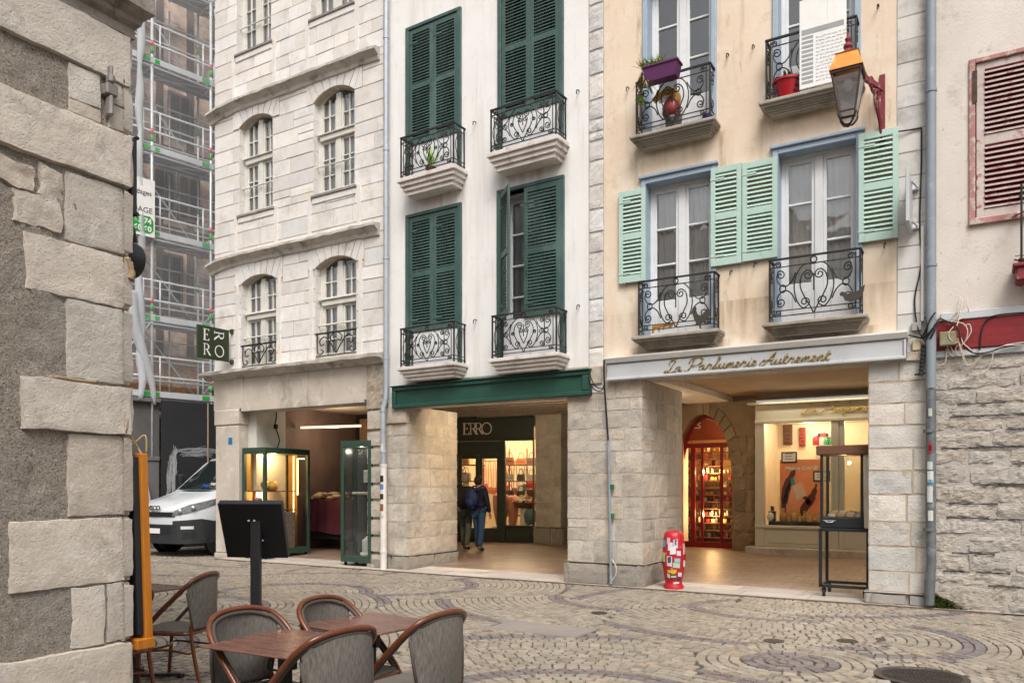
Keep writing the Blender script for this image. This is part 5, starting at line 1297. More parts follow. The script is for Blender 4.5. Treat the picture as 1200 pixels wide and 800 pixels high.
tall = [(.10, 0), (.13, .05), (.20, .45), (.22, .7), (.20, .82), (.12, .86), (.11, .84), (.02, .82)]
vase(eu(580), -.55, ez+.38, tall, terr, 'tall terracotta vase standing inside the right leather shop door')
vase(eu(594.5), -.55, ez+.38, [(r*.72, z*.95) for r, z in tall], terr, 'tall terracotta vase at the left of the right leather shop window')
mb = MB(); mb.bbox(eu(575), eu(625), ez, zdr+.02, -.8, -.1, .01, HT); o = tag(mb.build('display_plinth', M['creamshop'], None), 'low cream plinth carrying the vases in the leather shop window', 'plinth'); o.location = EE.location; o.rotation_euler.z = EF.ang
def bouquet(u, d, z, r, n, lab, h=.2):
    o = thing('flower_bouquet', lab, 'flowers', EE.location, EF.ang)
    mb = MB()
    for i in range(n):
        a, s = rbag.uniform(0, 6.28), math.sqrt(rbag.random()); p = Vector(HT(u+r*s*math.cos(a), z+h*(1-s*s*.8)*rbag.uniform(.6, 1.1), d+r*.7*s*math.sin(a)))
        c = rbag.choice([(.65,.05,.05), (.7,.62,.5), (.75,.55,.12), (.6,.25,.25), (.4,.02,.05), (.72,.7,.62)]); pr = rbag.uniform(.03, .05)
        for kk in range(7):
            b = kk*.9; dv = Vector((math.cos(b), math.sin(b)*.8, .5+.4*(kk % 2))).normalized(); sv = dv.orthogonal().normalized()
            mb.poly([p-sv*pr*.5, p+dv*pr, p+sv*pr*.5, p-dv*pr*.3+Vector((0,0,pr*.6))], c)
    mb.build('flower_head', M['leafc'], o, fixn=False)
    mb = MB(); leaf_tuft(mb, HT(u, z-.02, d), 40, h*1.2, (.05,.12,.03), .7, .8, .014); mb.build('leaves', M['leafc'], o, fixn=False)
bouquet(eu(611), -.36, 1.12, .32, 90, 'red white and yellow flowers heaped in a basket in the leather shop window')
mb = MB(); mb.lathe([(.20, 0), (.30, .12), (.32, .14), (.28, .12), (.02, .05)], HT(eu(611), 1.0, -.36), 18); o = tag(mb.build('flower_basket', M['wood'], None, smooth=True), 'shallow brown basket of flowers in the leather shop window', 'basket'); o.location = EE.location; o.rotation_euler.z = EF.ang
mb = MB(); mb.lathe([(.13, 0), (.12, .3), (.14, .48)], HT(eu(611), zdr+.02, -.36), 14); o = tag(mb.build('display_stand', M['creamshop'], None), 'cream round stand under the flower basket', 'stand'); o.location = EE.location; o.rotation_euler.z = EF.ang
vase(eu(618), -.30, zdr+.05, [(.08, 0), (.14, .08), (.17, .25), (.14, .36), (.10, .40), (.12, .43), (.02, .42)], flat('blue_grey_glaze', (.10,.16,.18), .35), 'round blue grey vase of red flowers at the right of the leather shop window')
bouquet(eu(618), -.30, zdr+.48, .17, 24, 'red and white flowers in the blue grey vase', .16)
for px, dd in ((605, -.5), (622, -.5), (612, -1.0)):
    mb = MB(); mb.lathe([(.0, 0), (.045, .0), (.05, .05), (.05, .10)], HT(eu(px), 2.86, dd), 12); o = tag(mb.build('spotlight', mat('lit_spot', (.9,.8,.6), .5, emit=((1,.82,.55), 9)), None), 'small round ceiling spotlight lit in the leather shop window', 'spotlight', 'leather shop window spotlights'); o.location = EE.location; o.rotation_euler.z = EF.ang
# pier and doorway right of the leather shop
X_, Y_ = plan(642, 19.6)
pr = pier(None, lambda a, z, d: Vector((X_+a, Y_-d, z+.1)), -.36, .36, 3.3, .9, rp_, plinth=.45, cap=.2, ms=M['pier'])
tag(pr, 'dark stone pier between the leather shop window and the unlit doorway', 'pier'); pr.name = 'stone_pier'
DW = thing('dark_doorway', 'unlit black doorway right of the leather shop pier', 'doorway', (*plan(655, 19.9), 0), EF.ang-.1)
mb = MB(); mb.bbox(0, 1.6, .1, 2.9, -.05, .0, .01, HT); mb.build('door', M['black'], DW); mb = MB(); mb.bbox(-.25, 1.8, 2.9, 3.45, -.2, .04, .01, HT); mb.bbox(-.02, .10, .1, 2.9, -.1, .06, .01, HT); mb.build('lintel', M['pier_joint'], DW)
mb = MB(); mb.bbox(.0, 1.7, .06, .22, -.1, .18, .01, HT); mb.build('step', M['pier_joint'], DW)

# ---- perfume shop
PY = 17.40; px0, px1 = -4.22, -.05
PF2 = Front((px0, PY+2.1), (1, 0)); PF3 = Front((px0, PY+1.28), (1, 0))
PF = Front((px0, PY), (1, 0)); pu_ = lambda p: PF.u(p); pz_ = lambda y: PF.z(893, y)
PSH = thing('perfume_shopfront', 'cream perfume shopfront with gold La Parfumerie script over a bright window', 'shopfront', (px0, PY, 0), 0)
zb, zt2, zg0, zg1 = .27, 3.52, pz_(616), pz_(496.5)
wa0, wa1, wb0 = pu_(895.5), pu_(974), pu_(983); W_ = px1-px0
mb = MB(); mb.bbox(0, W_, zg1+.06, 3.30, -.15, .0, .006, HT); mb.bbox(0, W_, zg1, zg1+.07, -.1, .05, .01, HT)
mb.bbox(-.0, wa0, zb, zg1, -.12, .02, .008, HT); mb.bbox(wa1, wb0, zb, zg1, -.12, .03, .01, HT); mb.bbox(0, W_, zb, zg0, -.15, .0, .008, HT); mb.bbox(wa0+.08, wa1-.08, zb+.08, zg0-.10, .0, .015, .01, HT); mb.bbox(0, W_, zg0-.04, zg0+.02, -.1, .05, .01, HT)
mb.bbox(wb0, wb0+.10, zb, zg1, -.1, .01, .008, HT); mb.bbox(wb0+1.0, wb0+1.15, zb, zg1, -.1, .02, .008, HT)
mb.build('shop_frame', M['creamshop'], PSH)
mb = MB(); mb.poly([HT(wa0, zg0, -.04), HT(wa1, zg0, -.04), HT(wa1, zg1, -.04), HT(wa0, zg1, -.04)]); mb.build('display_window', M['shopglass'], PSH, fixn=False); mb = MB(); mb.poly([HT(wb0, zg0, -.04), HT(W_, zg0, -.04), HT(W_, zg1, -.04), HT(wb0, zg1, -.04)]); mb.build('display_window', M['shopglass'], PSH, fixn=False)
mb = MB(); mb.bbox(-.15, W_, 3.30, 3.36, -.1, .12, .01, HT); mb.build('cornice', M['creamshop'], PSH)
mb = MB(); la = pu_(940); fit_script(mb, 'La Parfumerie', lambda a, b: HT(la+a, pz_(486)+b, .03), pu_(1034)-la, .085, .008); mb.build('lettering', flat('bright_gold', (.62,.40,.06), .35, metal=.4), PSH, smooth=True)
mb = MB(); mb.bbox(-.15, W_, .05, zb, -.1, .30, .02, HT); mb.build('step', M['pier'], PSH)
mb = MB(); q = lambda *p: mb.poly([HT(*v) for v in p]); D_ = 2.2; hc = zg1+.12
q((.0, zb, -D_), (W_, zb, -D_), (W_, hc, -D_), (.0, hc, -D_)); q((.0, zb, -.1), (.0, zb, -D_), (.0, hc, -D_), (.0, hc, -.1)); q((W_, zb, -.1), (W_, zb, -D_), (W_, hc, -D_), (W_, hc, -.1)); q((0, hc, -.1), (0, hc, -D_), (W_, hc, -D_), (W_, hc, -.1)); q((0, zg0-.05, -.1), (0, zg0-.05, -D_), (W_, zg0-.05, -D_), (W_, zg0-.05, -.1))
mb.build('shop_room', M['creamwall'], PSH, fixn=False)
def pobj(mb, name, m, label, cat, group=None, **k):
    o = tag(mb.build(name, m, None, **k), label, cat, group); o.location = PSH.location; return o
# poster of hands holding a bottle: a generic picture
PO = thing('perfume_poster', 'orange poster of dark hands holding a scent bottle lettered Maison Crivelli', 'poster', PSH.location, 0)
pa0, pa1, pz0_, pz1_ = pu_(909), pu_(962), pz_(612), pz_(538)
mb = MB(); mb.bbox(pa0, pa1, pz0_, pz1_, -.42, -.40, .003, HT); mb.build('sheet', mat('poster_orange', (.72,.185,.065), .6, (.78,.36,.16), 1.6, detail=2), PO)
def pp(x, y, d=0): return HT(pa0+(x-909)/53*(pa1-pa0), pz0_+(612-y)/74*(pz1_-pz0_), -.398+d)
skin = flat('print_dark_skin', (.11,.030,.018), .6)
mb = MB()
for pts, r in (([(914,600),(914,585),(917,570),(924,556),(929,548)], [.045,.06,.07,.05,.022]), ([(915,590),(919,574),(922,566)], [.05,.045,.03]), ([(932,612),(938,596),(945,587),(950,577),(953,567)], [.05,.075,.075,.05,.02]), ([(945,590),(940,583),(936,582)], [.05,.035,.02])):
    pts = catmull([(a, b, 0) for a, b in pts], 4); rr2 = [r[min(int(i/len(pts)*len(r)), len(r)-1)] for i in range(len(pts))]
    L1 = []; L2 = []
    for i, p in enumerate(pts):
        t = (pts[min(i+1, len(pts)-1)]-pts[max(i-1, 0)]).normalized(); nrm = Vector((-t.y, t.x, 0))*rr2[i]*62
        L1.append(pp(p.x+nrm.x, p.y+nrm.y, .002)); L2.append(pp(p.x-nrm.x, p.y-nrm.y, .002))
    for i in range(len(L1)-1): mb.poly([L1[i], L1[i+1], L2[i+1], L2[i]])
mb.build('printed_hands', skin, PO, fixn=False)
mb = MB(); mb.prism([(924,570),(935,565),(941,580),(930,586)], lambda a, b, d: pp(a, b, d), .003, .006); mb.build('printed_bottle', flat('print_cream', (.72,.52,.36), .5), PO)
mb = MB(); mb.prism([(923.5,569),(928,567),(925.5,558.5),(922,560)], lambda a, b, d: pp(a, b, d), .003, .006); mb.build('printed_cap', flat('print_green', (.02,.25,.17), .5), PO)
def bfont(body, size, T, name, m, parent, extr=.004, align='LEFT', bold=0.):
    c = bpy.data.curves.new(name, 'FONT'); c.body = body; c.size = size; c.extrude = extr; c.align_x = align; c.offset = bold
    t = bpy.data.objects.new(name+'_source', c); COL.objects.link(t)
    dg = bpy.context.evaluated_depsgraph_get(); me = bpy.data.meshes.new_from_object(t.evaluated_get(dg)); bpy.data.objects.remove(t); bpy.data.curves.remove(c)
    for v in me.vertices: v.co = T(v.co.x, v.co.y, v.co.z)
    me.name = name; me.materials.clear(); me.materials.append(m)
    o = bpy.data.objects.new(name, me); COL.objects.link(o); o.parent = parent; return o
bfont('Maison Crivelli', .105, lambda a, b, d: pp(915, 550)+Vector((a*1.05+b*.2, -.004-d, b)), 'lettering', M['whitepaint'], PO, .002, 'LEFT', .0035)
for px_, py_, w, h, lab in ((911, 528, 19, 14, 'small framed notice above the top left corner of the orange poster'), (949, 551, 20, 13, 'small framed notice at the right side of the orange poster')):
    o = thing('framed_notice', lab, 'framed notice', PSH.location, 0); s = (pa1-pa0)/53
    a0 = pu_(px_); z0_ = pz_(py_+h)
    mb = MB(); mb.bbox(a0, a0+w*s, z0_, z0_+h*s, -.39, -.375, .004, HT); mb.build('border_frame', M['black'], o)
    mb = MB(); mb.box(a0+.03, a0+w*s-.03, z0_+.03, z0_+h*s-.03, -.375, -.372, HT); mb.build('paper', M['whitepaint'], o)
    mb = MB()
    for i in range(3): mb.box(a0+.08, a0+w*s-.08-.03*(i % 2), z0_+.08+.055*i, z0_+.095+.055*i, -.372, -.370, HT)
    mb.build('text_line', flat('ink', (.1,.1,.1)), o)
mb = MB(); mb.bbox(wa0+.06, wb0-.02, zg0-.05, zg0+.10, -.60, -.12, .01, HT); pobj(mb, 'display_plinth', M['black'], 'low black plinth of gold caps at the foot of the perfume window', 'plinth')
rb2 = random.Random(8)
def bottle(u, z, d, s, c, cap, lab='small perfume bottle on the lit perfume shop shelf', grp='perfume bottles in the shop window', box=False):
    o = thing('perfume_bottle', lab, 'bottle', PSH.location, 0, grp)
    mb = MB()
    if box: mb.bbox(u-.03*s, u+.03*s, z, z+.09*s, d-.02*s, d+.02*s, .006, HT)
    else: mb.lathe([(.028*s, 0), (.036*s, .01*s), (.036*s, .07*s), (.012*s, .095*s)], HT(u, z, d), 10)
    mb.build('flask', flat('flask_%d%d%d' % tuple(int(x*9) for x in c), c, .15), o, smooth=not box)
    mb = MB(); mb.lathe([(.014*s, 0), (.016*s, .004), (.016*s, .04*s), (.004, .045*s)], HT(u, z+.092*s, d), 10); mb.build('cap', flat('cap_%d%d%d' % tuple(int(x*9) for x in cap), cap, .3), o)
for i, px_ in enumerate((914, 921, 928, 934, 940, 946, 953, 958, 964)):
    bottle(pu_(px_), zg0+.10, rb2.uniform(-.34, -.2), rb2.uniform(1.3, 2.1), rb2.choice([(.55,.32,.08), (.6,.45,.2), (.35,.1,.04)]), (.55,.38,.1), 'gold perfume bottle on the black plinth before the orange poster', 'perfume bottles on the black plinth', i % 2)
bottle(pu_(902), zg0+.10, -.25, 2.4, (.02,.02,.02), (.05,.05,.05), 'tall black bottle at the left foot of the perfume window', None, True)
mb = MB(); mb.lathe([(.0, 0), (.05, .01), (.075, .08), (.06, .16), (.0, .2)], HT(pu_(901), zg0+.10, -.16), 14); pobj(mb, 'scent_egg', M['whitepaint'], 'white egg shaped ornament at the left foot of the perfume window', 'ornament', smooth=True)
mb = MB(); sz_ = PF3.z(960, 522); mb.bbox(PF3.u(955), PF3.u(986), sz_-.04, sz_, -1.5, -1.1, .004, HT); mb.bbox(PF3.u(957), PF3.u(985), sz_-.6, sz_-.04, -1.45, -1.15, .01, HT); pobj(mb, 'display_shelf', M['creamshop'], 'cream shelf of small bottles behind the orange poster', 'shelf')
for i in range(9):
    bottle(PF3.u(957)+i*.055, sz_, -1.28, rb2.uniform(1.5, 2.4), rb2.choice([(.55,.04,.04), (.05,.3,.12), (.7,.65,.6), (.5,.4,.25)]), rb2.choice([(.02,.02,.02), (.6,.1,.1), (.05,.3,.1), (.7,.7,.7)]), box=i % 2)
for px_, z, w, h, lab in ((917.5, PF2.z(920, 521), .21, .52, 'tall dark carved wall panel left of the perfume shop back wall'), (936.5, PF2.z(940, 523), .14, .45, 'dark red carved wall panel right of the taller carved panel')):
    mb = MB(); u = PF2.u(px_); mb.bbox(u, u+w, z, z+h, -2.15, -2.1, .01, HT)
    for i in range(5): mb.bbox(u+.03+.02*(i % 2), u+w-.04, z+.04+h*.18*i, z+.04+h*.18*i+h*.1, -2.1, -2.07, .01, HT)
    pobj(mb, 'carved_panel', flat('dark_carving%d' % (w*100), (.10,.045,.028) if w > .2 else (.22,.03,.025), .6), lab, 'wall panel')
CH = thing('chandelier', 'small crystal chandelier glowing behind the right perfume window', 'chandelier', PSH.location, 0)
cu_ = pu_(1002)+.25; 
mb = MB(); mb.tube([HT(cu_, hc, -1.2), HT(cu_, 2.55, -1.2)], .01); mb.lathe([(.05, 0), (.2, .02), (.2, .04), (.04, .06)], HT(cu_, 2.42, -1.2), 14); mb.build('chandelier_ring', M['gold'], CH)
mb = MB()
for i in range(46):
    a = rb2.uniform(0, 6.28); r = .06+.16*math.sqrt(rb2.random()); z = 2.42-rb2.uniform(.02, .34)*(1.2-r*3); p = Vector(HT(cu_+r*math.cos(a), z, -1.2+r*math.sin(a)))
    mb.lathe([(.001, -.03), (.014, 0), (.001, .02)], p, 6)
mb.build('crystal', mat('lit_crystal', (.9,.7,.4), .2, emit=((1,.62,.25), 1.6)), CH)
# lit ceiling lamp boxes of the two arcades
mb = MB(); c0 = BEI; p = off(BEI, -1.0); u0, u1 = p.u(884), p.u(911); mb.bbox(u0, u1, 3.50, 3.585, .92, 1.10, .01, lambda a, z, d: HT(a, z, -d)); o = tag(mb.build('ceiling_light', M['iron'], None), 'narrow black ceiling light box under the perfume arcade soffit', 'ceiling light'); o.location = Bh.location
FL = thing('floodlight', 'small lit floodlight under the green fascia board lighting the arcade', 'floodlight', G.location, GRE.ang)
gf = off(GRE, -.55); u = gf.u(590)
mb = MB(); mb.bbox(u-.15, u+.17, 3.12, 3.28, -.62, -.50, .012, HT); mb.build('housing', M['iron'], FL)
mb = MB(); mb.poly([HT(u-.12, 3.145, -.496), HT(u+.14, 3.145, -.496), HT(u+.14, 3.255, -.496), HT(u-.12, 3.255, -.496)]); mb.build('lens', mat('lit_lens', (.9,.8,.6), .5, emit=((1,.80,.5), 3.5)), FL, fixn=False)
mb = MB(); mb.tube([HT(u, 3.28, -.56), HT(u, 3.42, -.56)], .015); mb.build('stem', M['iron'], FL)

# ---- arched red door in its stone wall
AA, AB = Vector(plan(797, 18.6)), Vector(plan(884, 17.6))
AF = Front(AA, AB-AA)
AW = thing('arched_wall', 'old brown stone wall with a tall arched opening beside the perfume shop', 'wall', (AF.P.x, AF.P.y, 0), AF.ang)
def ell_arch(u0, u1, z0, zs, zt, n=16):
    c, w = (u0+u1)/2, (u1-u0)/2
    return [(u0, z0), (u1, z0)]+[(c+w*math.cos(math.pi*i/n), zs+(zt-zs)*math.sin(math.pi*i/n)) for i in range(n+1)]
a0, a1 = AF.u(790), AF.u(858); zcr = AF.z(826, 485); hole = ell_arch(a0, a1, .1, 1.75, zcr)
aU0, aU1 = -.6, AF.u(886)
mb = MB(); facade(mb, HT, [(aU0, .1), (aU1, .1), (aU1, 3.75), (aU0, 3.75)], [hole], .45); mb.build('wall', mat('warm_stone_bed', (.34,.25,.165), .95, (.24,.175,.115), 3, bump=.8, bscale=18, bdist=.03), AW)
mb = MB(); ra2 = random.Random(17)
stone_wall(mb, HT, a1+.03, aU1, .1, 2.7, ch=(.3, .5), bw=(.3, .45), gap=.02, d=.03, bev=.03, jit=.02, sub=.06, rough=.03, base=.62, v=.2, r=ra2)
n = 9
for i in range(n):
    t0, t1 = math.pi*i/n*.55, math.pi*(i+1)/n*.55; c, w = (a0+a1)/2, (a1-a0)/2
    P_ = lambda t, k: (c+(w+k)*math.cos(t), 1.75+(zcr-1.75+k)*math.sin(t))
    q = [P_(t0+.01, .0), P_(t0+.01, .26), P_(t1-.01, .26), P_(t1-.01, .0)]
    mb.prism(q, HT, -.44, .035, col=stone_col(.62, .2, .04, ra2))
mb.build('masonry', mat('warm_old_stone', (.50,.385,.265), .9, (.36,.27,.18), 3.5, attr=True, bump=.9, bscale=22, bdist=.02, spots=[((.22,.15,.09), 2.5, .58, .76)]), AW)
RD = thing('arched_shop_door', 'dark red arched shop door with tall glass panes and trinkets glowing behind', 'door front', (AF.P.x, AF.P.y, 0), AF.ang)
d_ = -.30; zt_r = 2.52
mb = MB()
outer = ell_arch(a0+.0, a1-.0, .11, 1.75, zcr-.01); inner = ell_arch(a0+.09, a1-.075, .26, 1.75, zcr-.09)
mb.prism(outer, HT, d_-.05, d_+.03, holes=[list(reversed(inner))])
mb.bbox(a0+.05, a1-.12, zt_r-.06, zt_r+.05, d_-.04, d_+.045, .008, HT)
for px in (806.5, 817.5, 840): u = AF.u(px); mb.bbox(u-(.055 if px < 810 else .026), u+(.055 if px < 810 else .026), .2, zt_r, d_-.04, d_+.035, .006, HT)
mb.build('door_frame', M['redshop'], RD)
mb = MB(); mb.poly([HT(p[0], p[1], d_-.0) for p in ell_arch(a0+.08, a1-.07, .25, 1.75, zcr-.08)]); mb.build('pane', M['shopglass'], RD, fixn=False)
top = [(x, z) for x, z in ell_arch(a0+.10, a1-.09, zt_r, 1.75, zcr-.10) if z > zt_r-.001]
c, w = (a0+a1)/2, (a1-a0)/2-.09; hh = zcr-.1
pts = []
for i in range(41):
    t = math.pi*i/40; x, z = c+w*math.cos(t), 1.75+(hh-1.75)*math.sin(t)
    if z >= zt_r+.05: pts.append((x, z))
mb = MB(); mb.prism(pts, HT, d_-.03, d_+.02); mb.build('fanlight_panel', mat('copper_red_panel', (.36,.07,.025), .35, (.28,.045,.018), 3, metal=.3), RD)
bfont('LS', .20, lambda a, b, e: HT(AF.u(807)+a, zE(0)*0+AF.z(810, 501)+b, d_+.022+e), 'lettering', M['whitepaint'], RD, .003, 'LEFT', .003)
mb = MB()
for px, yy in ((801.5, 508), (821, 509)):
    mb.lathe([(.0, -.06), (.045, -.04), (.06, 0), (.045, .04), (.0, .06)], HT(AF.u(px), AF.z(821, yy)-.02, d_-.25), 12)
mb.build('lit_bulb', mat('warm_bulb', (1,.8,.5), .5, emit=((1,.68,.28), 8)), RD, smooth=True)
mb = MB(); q = lambda *p: mb.poly([HT(*v) for v in p]); u0_, u1_, D_ = a0-.3, a1+.3, 1.8
for P4 in (((u0_, .1, -D_), (u1_, .1, -D_), (u1_, 3.2, -D_), (u0_, 3.2, -D_)), ((u0_, .1, -.45), (u0_, .1, -D_), (u0_, 3.2, -D_), (u0_, 3.2, -.45)), ((u1_, .1, -.45), (u1_, .1, -D_), (u1_, 3.2, -D_), (u1_, 3.2, -.45)), ((u0_, 3.2, -.45), (u0_, 3.2, -D_), (u1_, 3.2, -D_), (u1_, 3.2, -.45)), ((u0_, .1, -.45), (u0_, .1, -D_), (u1_, .1, -D_), (u1_, .1, -.45))): q(*P4)
mb.build('shop_room', mat('amber_room', (.45,.27,.11), .8, (.35,.2,.08), 3), RD, fixn=False)
mb = MB(); rt = random.Random(2)
for z in [.35+.17*i for i in range(13)]:
    u = u0_+.05
    while u < u1_-.06:
        w2 = rt.uniform(.035, .10); h2 = rt.uniform(.06, .15); dd = rt.uniform(-1.0, -.75)
        c = rt.choice([(.7,.45,.12), (.55,.2,.08), (.5,.03,.04), (.75,.62,.4), (.15,.1,.06), (.3,.35,.3), (.65,.5,.3), (.08,.06,.05)])
        if rt.random() < .85: mb.bbox(u, u+w2, z, z+h2, dd-.06, dd, .012, HT, c)
        u += w2+rt.uniform(.01, .05)
mb.build('trinkets', mat('trinket', (1,1,1), .4, (.7,.7,.7), 40, attr=True), RD)['kind'] = 'stuff'
mb = MB()
for z in [.33+.17*i for i in range(13)]: mb.box(u0_+.02, u1_-.02, z, z+.015, -1.1, -.72, HT)
mb.build('shelf_board', M['wood'], RD)

# ---- jewellery and bread arcade under the stone house
mb = MB(); wpoly(mb, St, [(-14.1, 11.9, 3.42), (-9.7, 11.9, 3.42), (-9.7, 16.2, 3.42), (-14.1, 16.2, 3.42)]); mb.build('arcade_ceiling', M['ceil'], St, fixn=False)
mb = MB(); wpoly(mb, St, [(-14.06, 12.6, 0), (-14.06, 16.2, 0), (-14.06, 16.2, 3.42), (-14.06, 12.6, 3.42)]); mb.build('dark_partition', mat('dark_brown_partition', (.20,.13,.10), .8, (.12,.08,.065), 2), St, fixn=False)
mb = MB(); wpoly(mb, St, [(-14.06, 15.7, 0), (-12.5, 15.7, 0), (-12.5, 15.7, 3.42), (-14.06, 15.7, 3.42)]); wpoly(mb, St, [(-10.05, 12.9, 0), (-12.5, 15.7, 0), (-12.5, 15.7, 3.42), (-10.05, 12.9, 3.42)]); mb.build('rear_partition', M['blackmatt'], St, fixn=False)
mb = MB(); wpoly(mb, St, [(-13.9, 15.66, 2.25), (-12.3, 15.66, 2.25), (-12.3, 15.66, 3.3), (-13.9, 15.66, 3.3)]); mb.build('chipboard_panel', M['osb'], St, fixn=False)
mb = MB(); wl = (Matrix.Translation(St.location) @ Matrix.Rotation(St.rotation_euler.z, 4, 'Z')).inverted()
mb.bbox(-14.02, -13.50, 11.9, 12.75, 0, 3.4, .01, lambda a, b, c: wl @ Vector((a, b, c))); mb.build('white_reveal', mat('white_render', (.66,.64,.60), .9, (.58,.55,.5), 2), St)
mb = MB(); mb.tube([wl @ Vector((-13.9, 13.6, 2.95)), wl @ Vector((-12.3, 13.9, 2.95))], .03, 8); mb.build('white_rod', mat('glowing_rod_white', (.9,.85,.75), .4, emit=((1,.86,.66), .75)), St, smooth=True)  # dull white rod, given an added glow to brighten the arcade
mb = MB(); mb.tube(catmull([wl @ Vector(p) for p in ((-13.50, 12.45, 3.35), (-13.48, 12.45, 3.1), (-13.46, 12.4, 2.9), (-13.44, 12.5, 2.6), (-13.5, 12.5, 2.42))], 5), .014, 5); mb.box(-.03, .03, -.03, .03, -.05, .05, lambda a, b, c: wl @ (Vector((-13.46, 12.42, 2.88))+Vector((a, b, c)))); mb.build('hanging_wire', M['rubber'], St)
def cabinet(name, label, x0, x1, y0, y1, z0, z1, post=.07, topb=.12, lit=False):
    o = thing(name, label, 'display cabinet', ((x0+x1)/2, (y0+y1)/2, FZ(y0)))
    cx, cy = (x0+x1)/2, (y0+y1)/2; w, l = (x1-x0)/2, (y1-y0)/2; mb = MB()
    for sx in (-1, 1):
        for sy in (-1, 1): mb.bbox(sx*w-(post if sx > 0 else 0), sx*w+(post if sx < 0 else 0), sy*l-(post if sy > 0 else 0), sy*l+(post if sy < 0 else 0), z0+.10, z1-topb, .006)
    mb.bbox(-w, w, -l, l, z1-topb, z1, .008); mb.bbox(-w, w, -l, l, z0, z0+.12, .008)
    mb.build('case', M['cabgreen'], o)
    mb = MB(); e = .02
    for P4 in (((-w+e, -l+e), (w-e, -l+e)), ((w-e, -l+e), (w-e, l-e)), ((-w+e, l-e), (-w+e, -l+e))):
        (ax, ay), (bx, by) = P4; mb.poly([(ax, ay, z0+.1), (bx, by, z0+.1), (bx, by, z1-topb), (ax, ay, z1-topb)])
    mb.build('cabinet_glass', M['cabglass'], o, fixn=False)
    for sx in (-1, 1):
        for sy in (-1, 1):
            m2 = MB(); c = Vector((sx*(w-.07), sy*(l-.07), .035)); m2.tube([c+Vector((-.014,0,0)), c+Vector((.014,0,0))], .034, 12); m2.box(c.x-.02, c.x+.02, c.y-.02, c.y+.02, .05, z0+.005); m2.build('caster', M['rubber'], o)
    return o, w, l
CA, w, l = cabinet('jewellery_cabinet', 'tall green framed glass cabinet lit gold inside with jewellery busts', -13.62, -12.92, 11.62, 12.92, .08, 2.36, lit=True)
gold_in = mat('gold_panel', (.50,.29,.075), .5, (.40,.215,.05), 3)
mb = MB(); mb.poly([(-w+.03, l-.05, .2), (w-.35, l-.05, .2), (w-.35, l-.05, 2.24), (-w+.03, l-.05, 2.24)]); mb.poly([(-w+.04, l-.05, .2), (-w+.04, -l+.06, .2), (-w+.04, -l+.06, 2.24), (-w+.04, l-.05, 2.24)]); mb.build('gold_back', gold_in, CA, fixn=False)
mb = MB()
for z in (1.02, 1.42): mb.bbox(-w+.05, w-.06, -l+.1, l-.35, z, z+.02, .003)
mb.build('shelf_board', M['wood'], CA)
mb = MB(); mb.bbox(-w+.06, w-.05, -l+.07, l-.4, .2, .98, .01); mb.build('patterned_plinth', mat('patterned_card', (.18,.11,.09), .7, (.42,.33,.27), 34, detail=2), CA)
mb = MB(); mb.obox((w-.08, l-.42, .2), (w-.08, l-.42, 2.2), .012, .012); mb.obox((w-.08, l-.30, 1.35), (w-.08, l-.30, 2.15), .018, .018); mb.obox((w-.08, l-.30, 2.15), (w-.08, l-.10, 2.15), .018, .018); mb.build('light_strip', mat('lit_strip', (1,.8,.5), .5, emit=((1,.62,.25), 5)), CA)
def cab_item(name, mb, m, label, cat, grp=None, base=CA, **k):
    o = tag(mb.build(name, m, None, **k), label, cat, grp); o.location = base.location; return o
mb = MB(); mb.lathe([(.09, 0), (.12, .04), (.13, .12), (.05, .18), (.045, .22), (.0, .24)], (.05, -.18, 1.44), 14); cab_item('jewellery_bust', mb, mat('gilt', (.55,.32,.08), .35, metal=.3), 'gilt jewellery bust on the upper shelf of the lit cabinet', 'bust', smooth=True)
mb = MB()
for i in range(3):
    a = [(-.02+.09*math.cos(t), -.32+.12*i+.03*math.sin(t*2), 1.55+.08*math.sin(t)) for t in [2*math.pi*j/14 for j in range(14)]]; mb.tube(a, .026, 6, closed=True)
cab_item('coiled_bracelet', mb, mat('gilt2', (.60,.38,.14), .35, metal=.3), 'fat gilt coiled bracelets stacked on the upper shelf of the lit cabinet', 'bracelet', smooth=True)
for i, (x, y, z, s, lab) in enumerate(((.05, .02, 1.04, .12, 'amber scent box on the middle shelf of the lit cabinet'), (-.10, -.35, 1.04, .15, 'larger orange box on the left of the middle cabinet shelf'))):
    mb = MB(); mb.bbox(x-s/2, x+s/2, y-s/2, y+s/2, z, z+s*1.1, .01); mb.bbox(x-s*.3, x+s*.3, y-s*.3, y+s*.3, z+s*1.1, z+s*1.25, .008); cab_item('gift_box', mb, flat('amber_box%d' % i, (.62,.26,.05), .4), lab, 'box')
mb = MB(); mb.bbox(-.16, .02, -.52, -.40, 1.04, 1.30, .03); cab_item('pink_pouch', mb, flat('pink_cloth', (.50,.20,.16), .8), 'dusty pink pouch in the front corner of the lit cabinet', 'pouch')
mb = MB()
for i in range(14): a = rnd.uniform(0, 6.28); mb.poly([(w-.09+.02*math.cos(a), l-.28+rnd.uniform(-.05,.05), 1.62+rnd.uniform(-.07,.07)), (w-.09, l-.26+rnd.uniform(-.06,.06), 1.66+rnd.uniform(-.07,.07)), (w-.085, l-.30+rnd.uniform(-.05,.05), 1.58+rnd.uniform(-.05,.09)), (w-.09, l-.24, 1.6)])
cab_item('red_flower', mb, flat('dull_red_cloth', (.28,.03,.05), .8), 'dull red cloth flower pinned in the right half of the lit cabinet', 'flower', fixn=False)
CB2, w2, l2 = cabinet('narrow_cabinet', 'narrow tall green framed glass cabinet beside the stone pier with a white candle', -10.74, -9.98, 11.55, 12.0, .08, 2.42, post=.07)
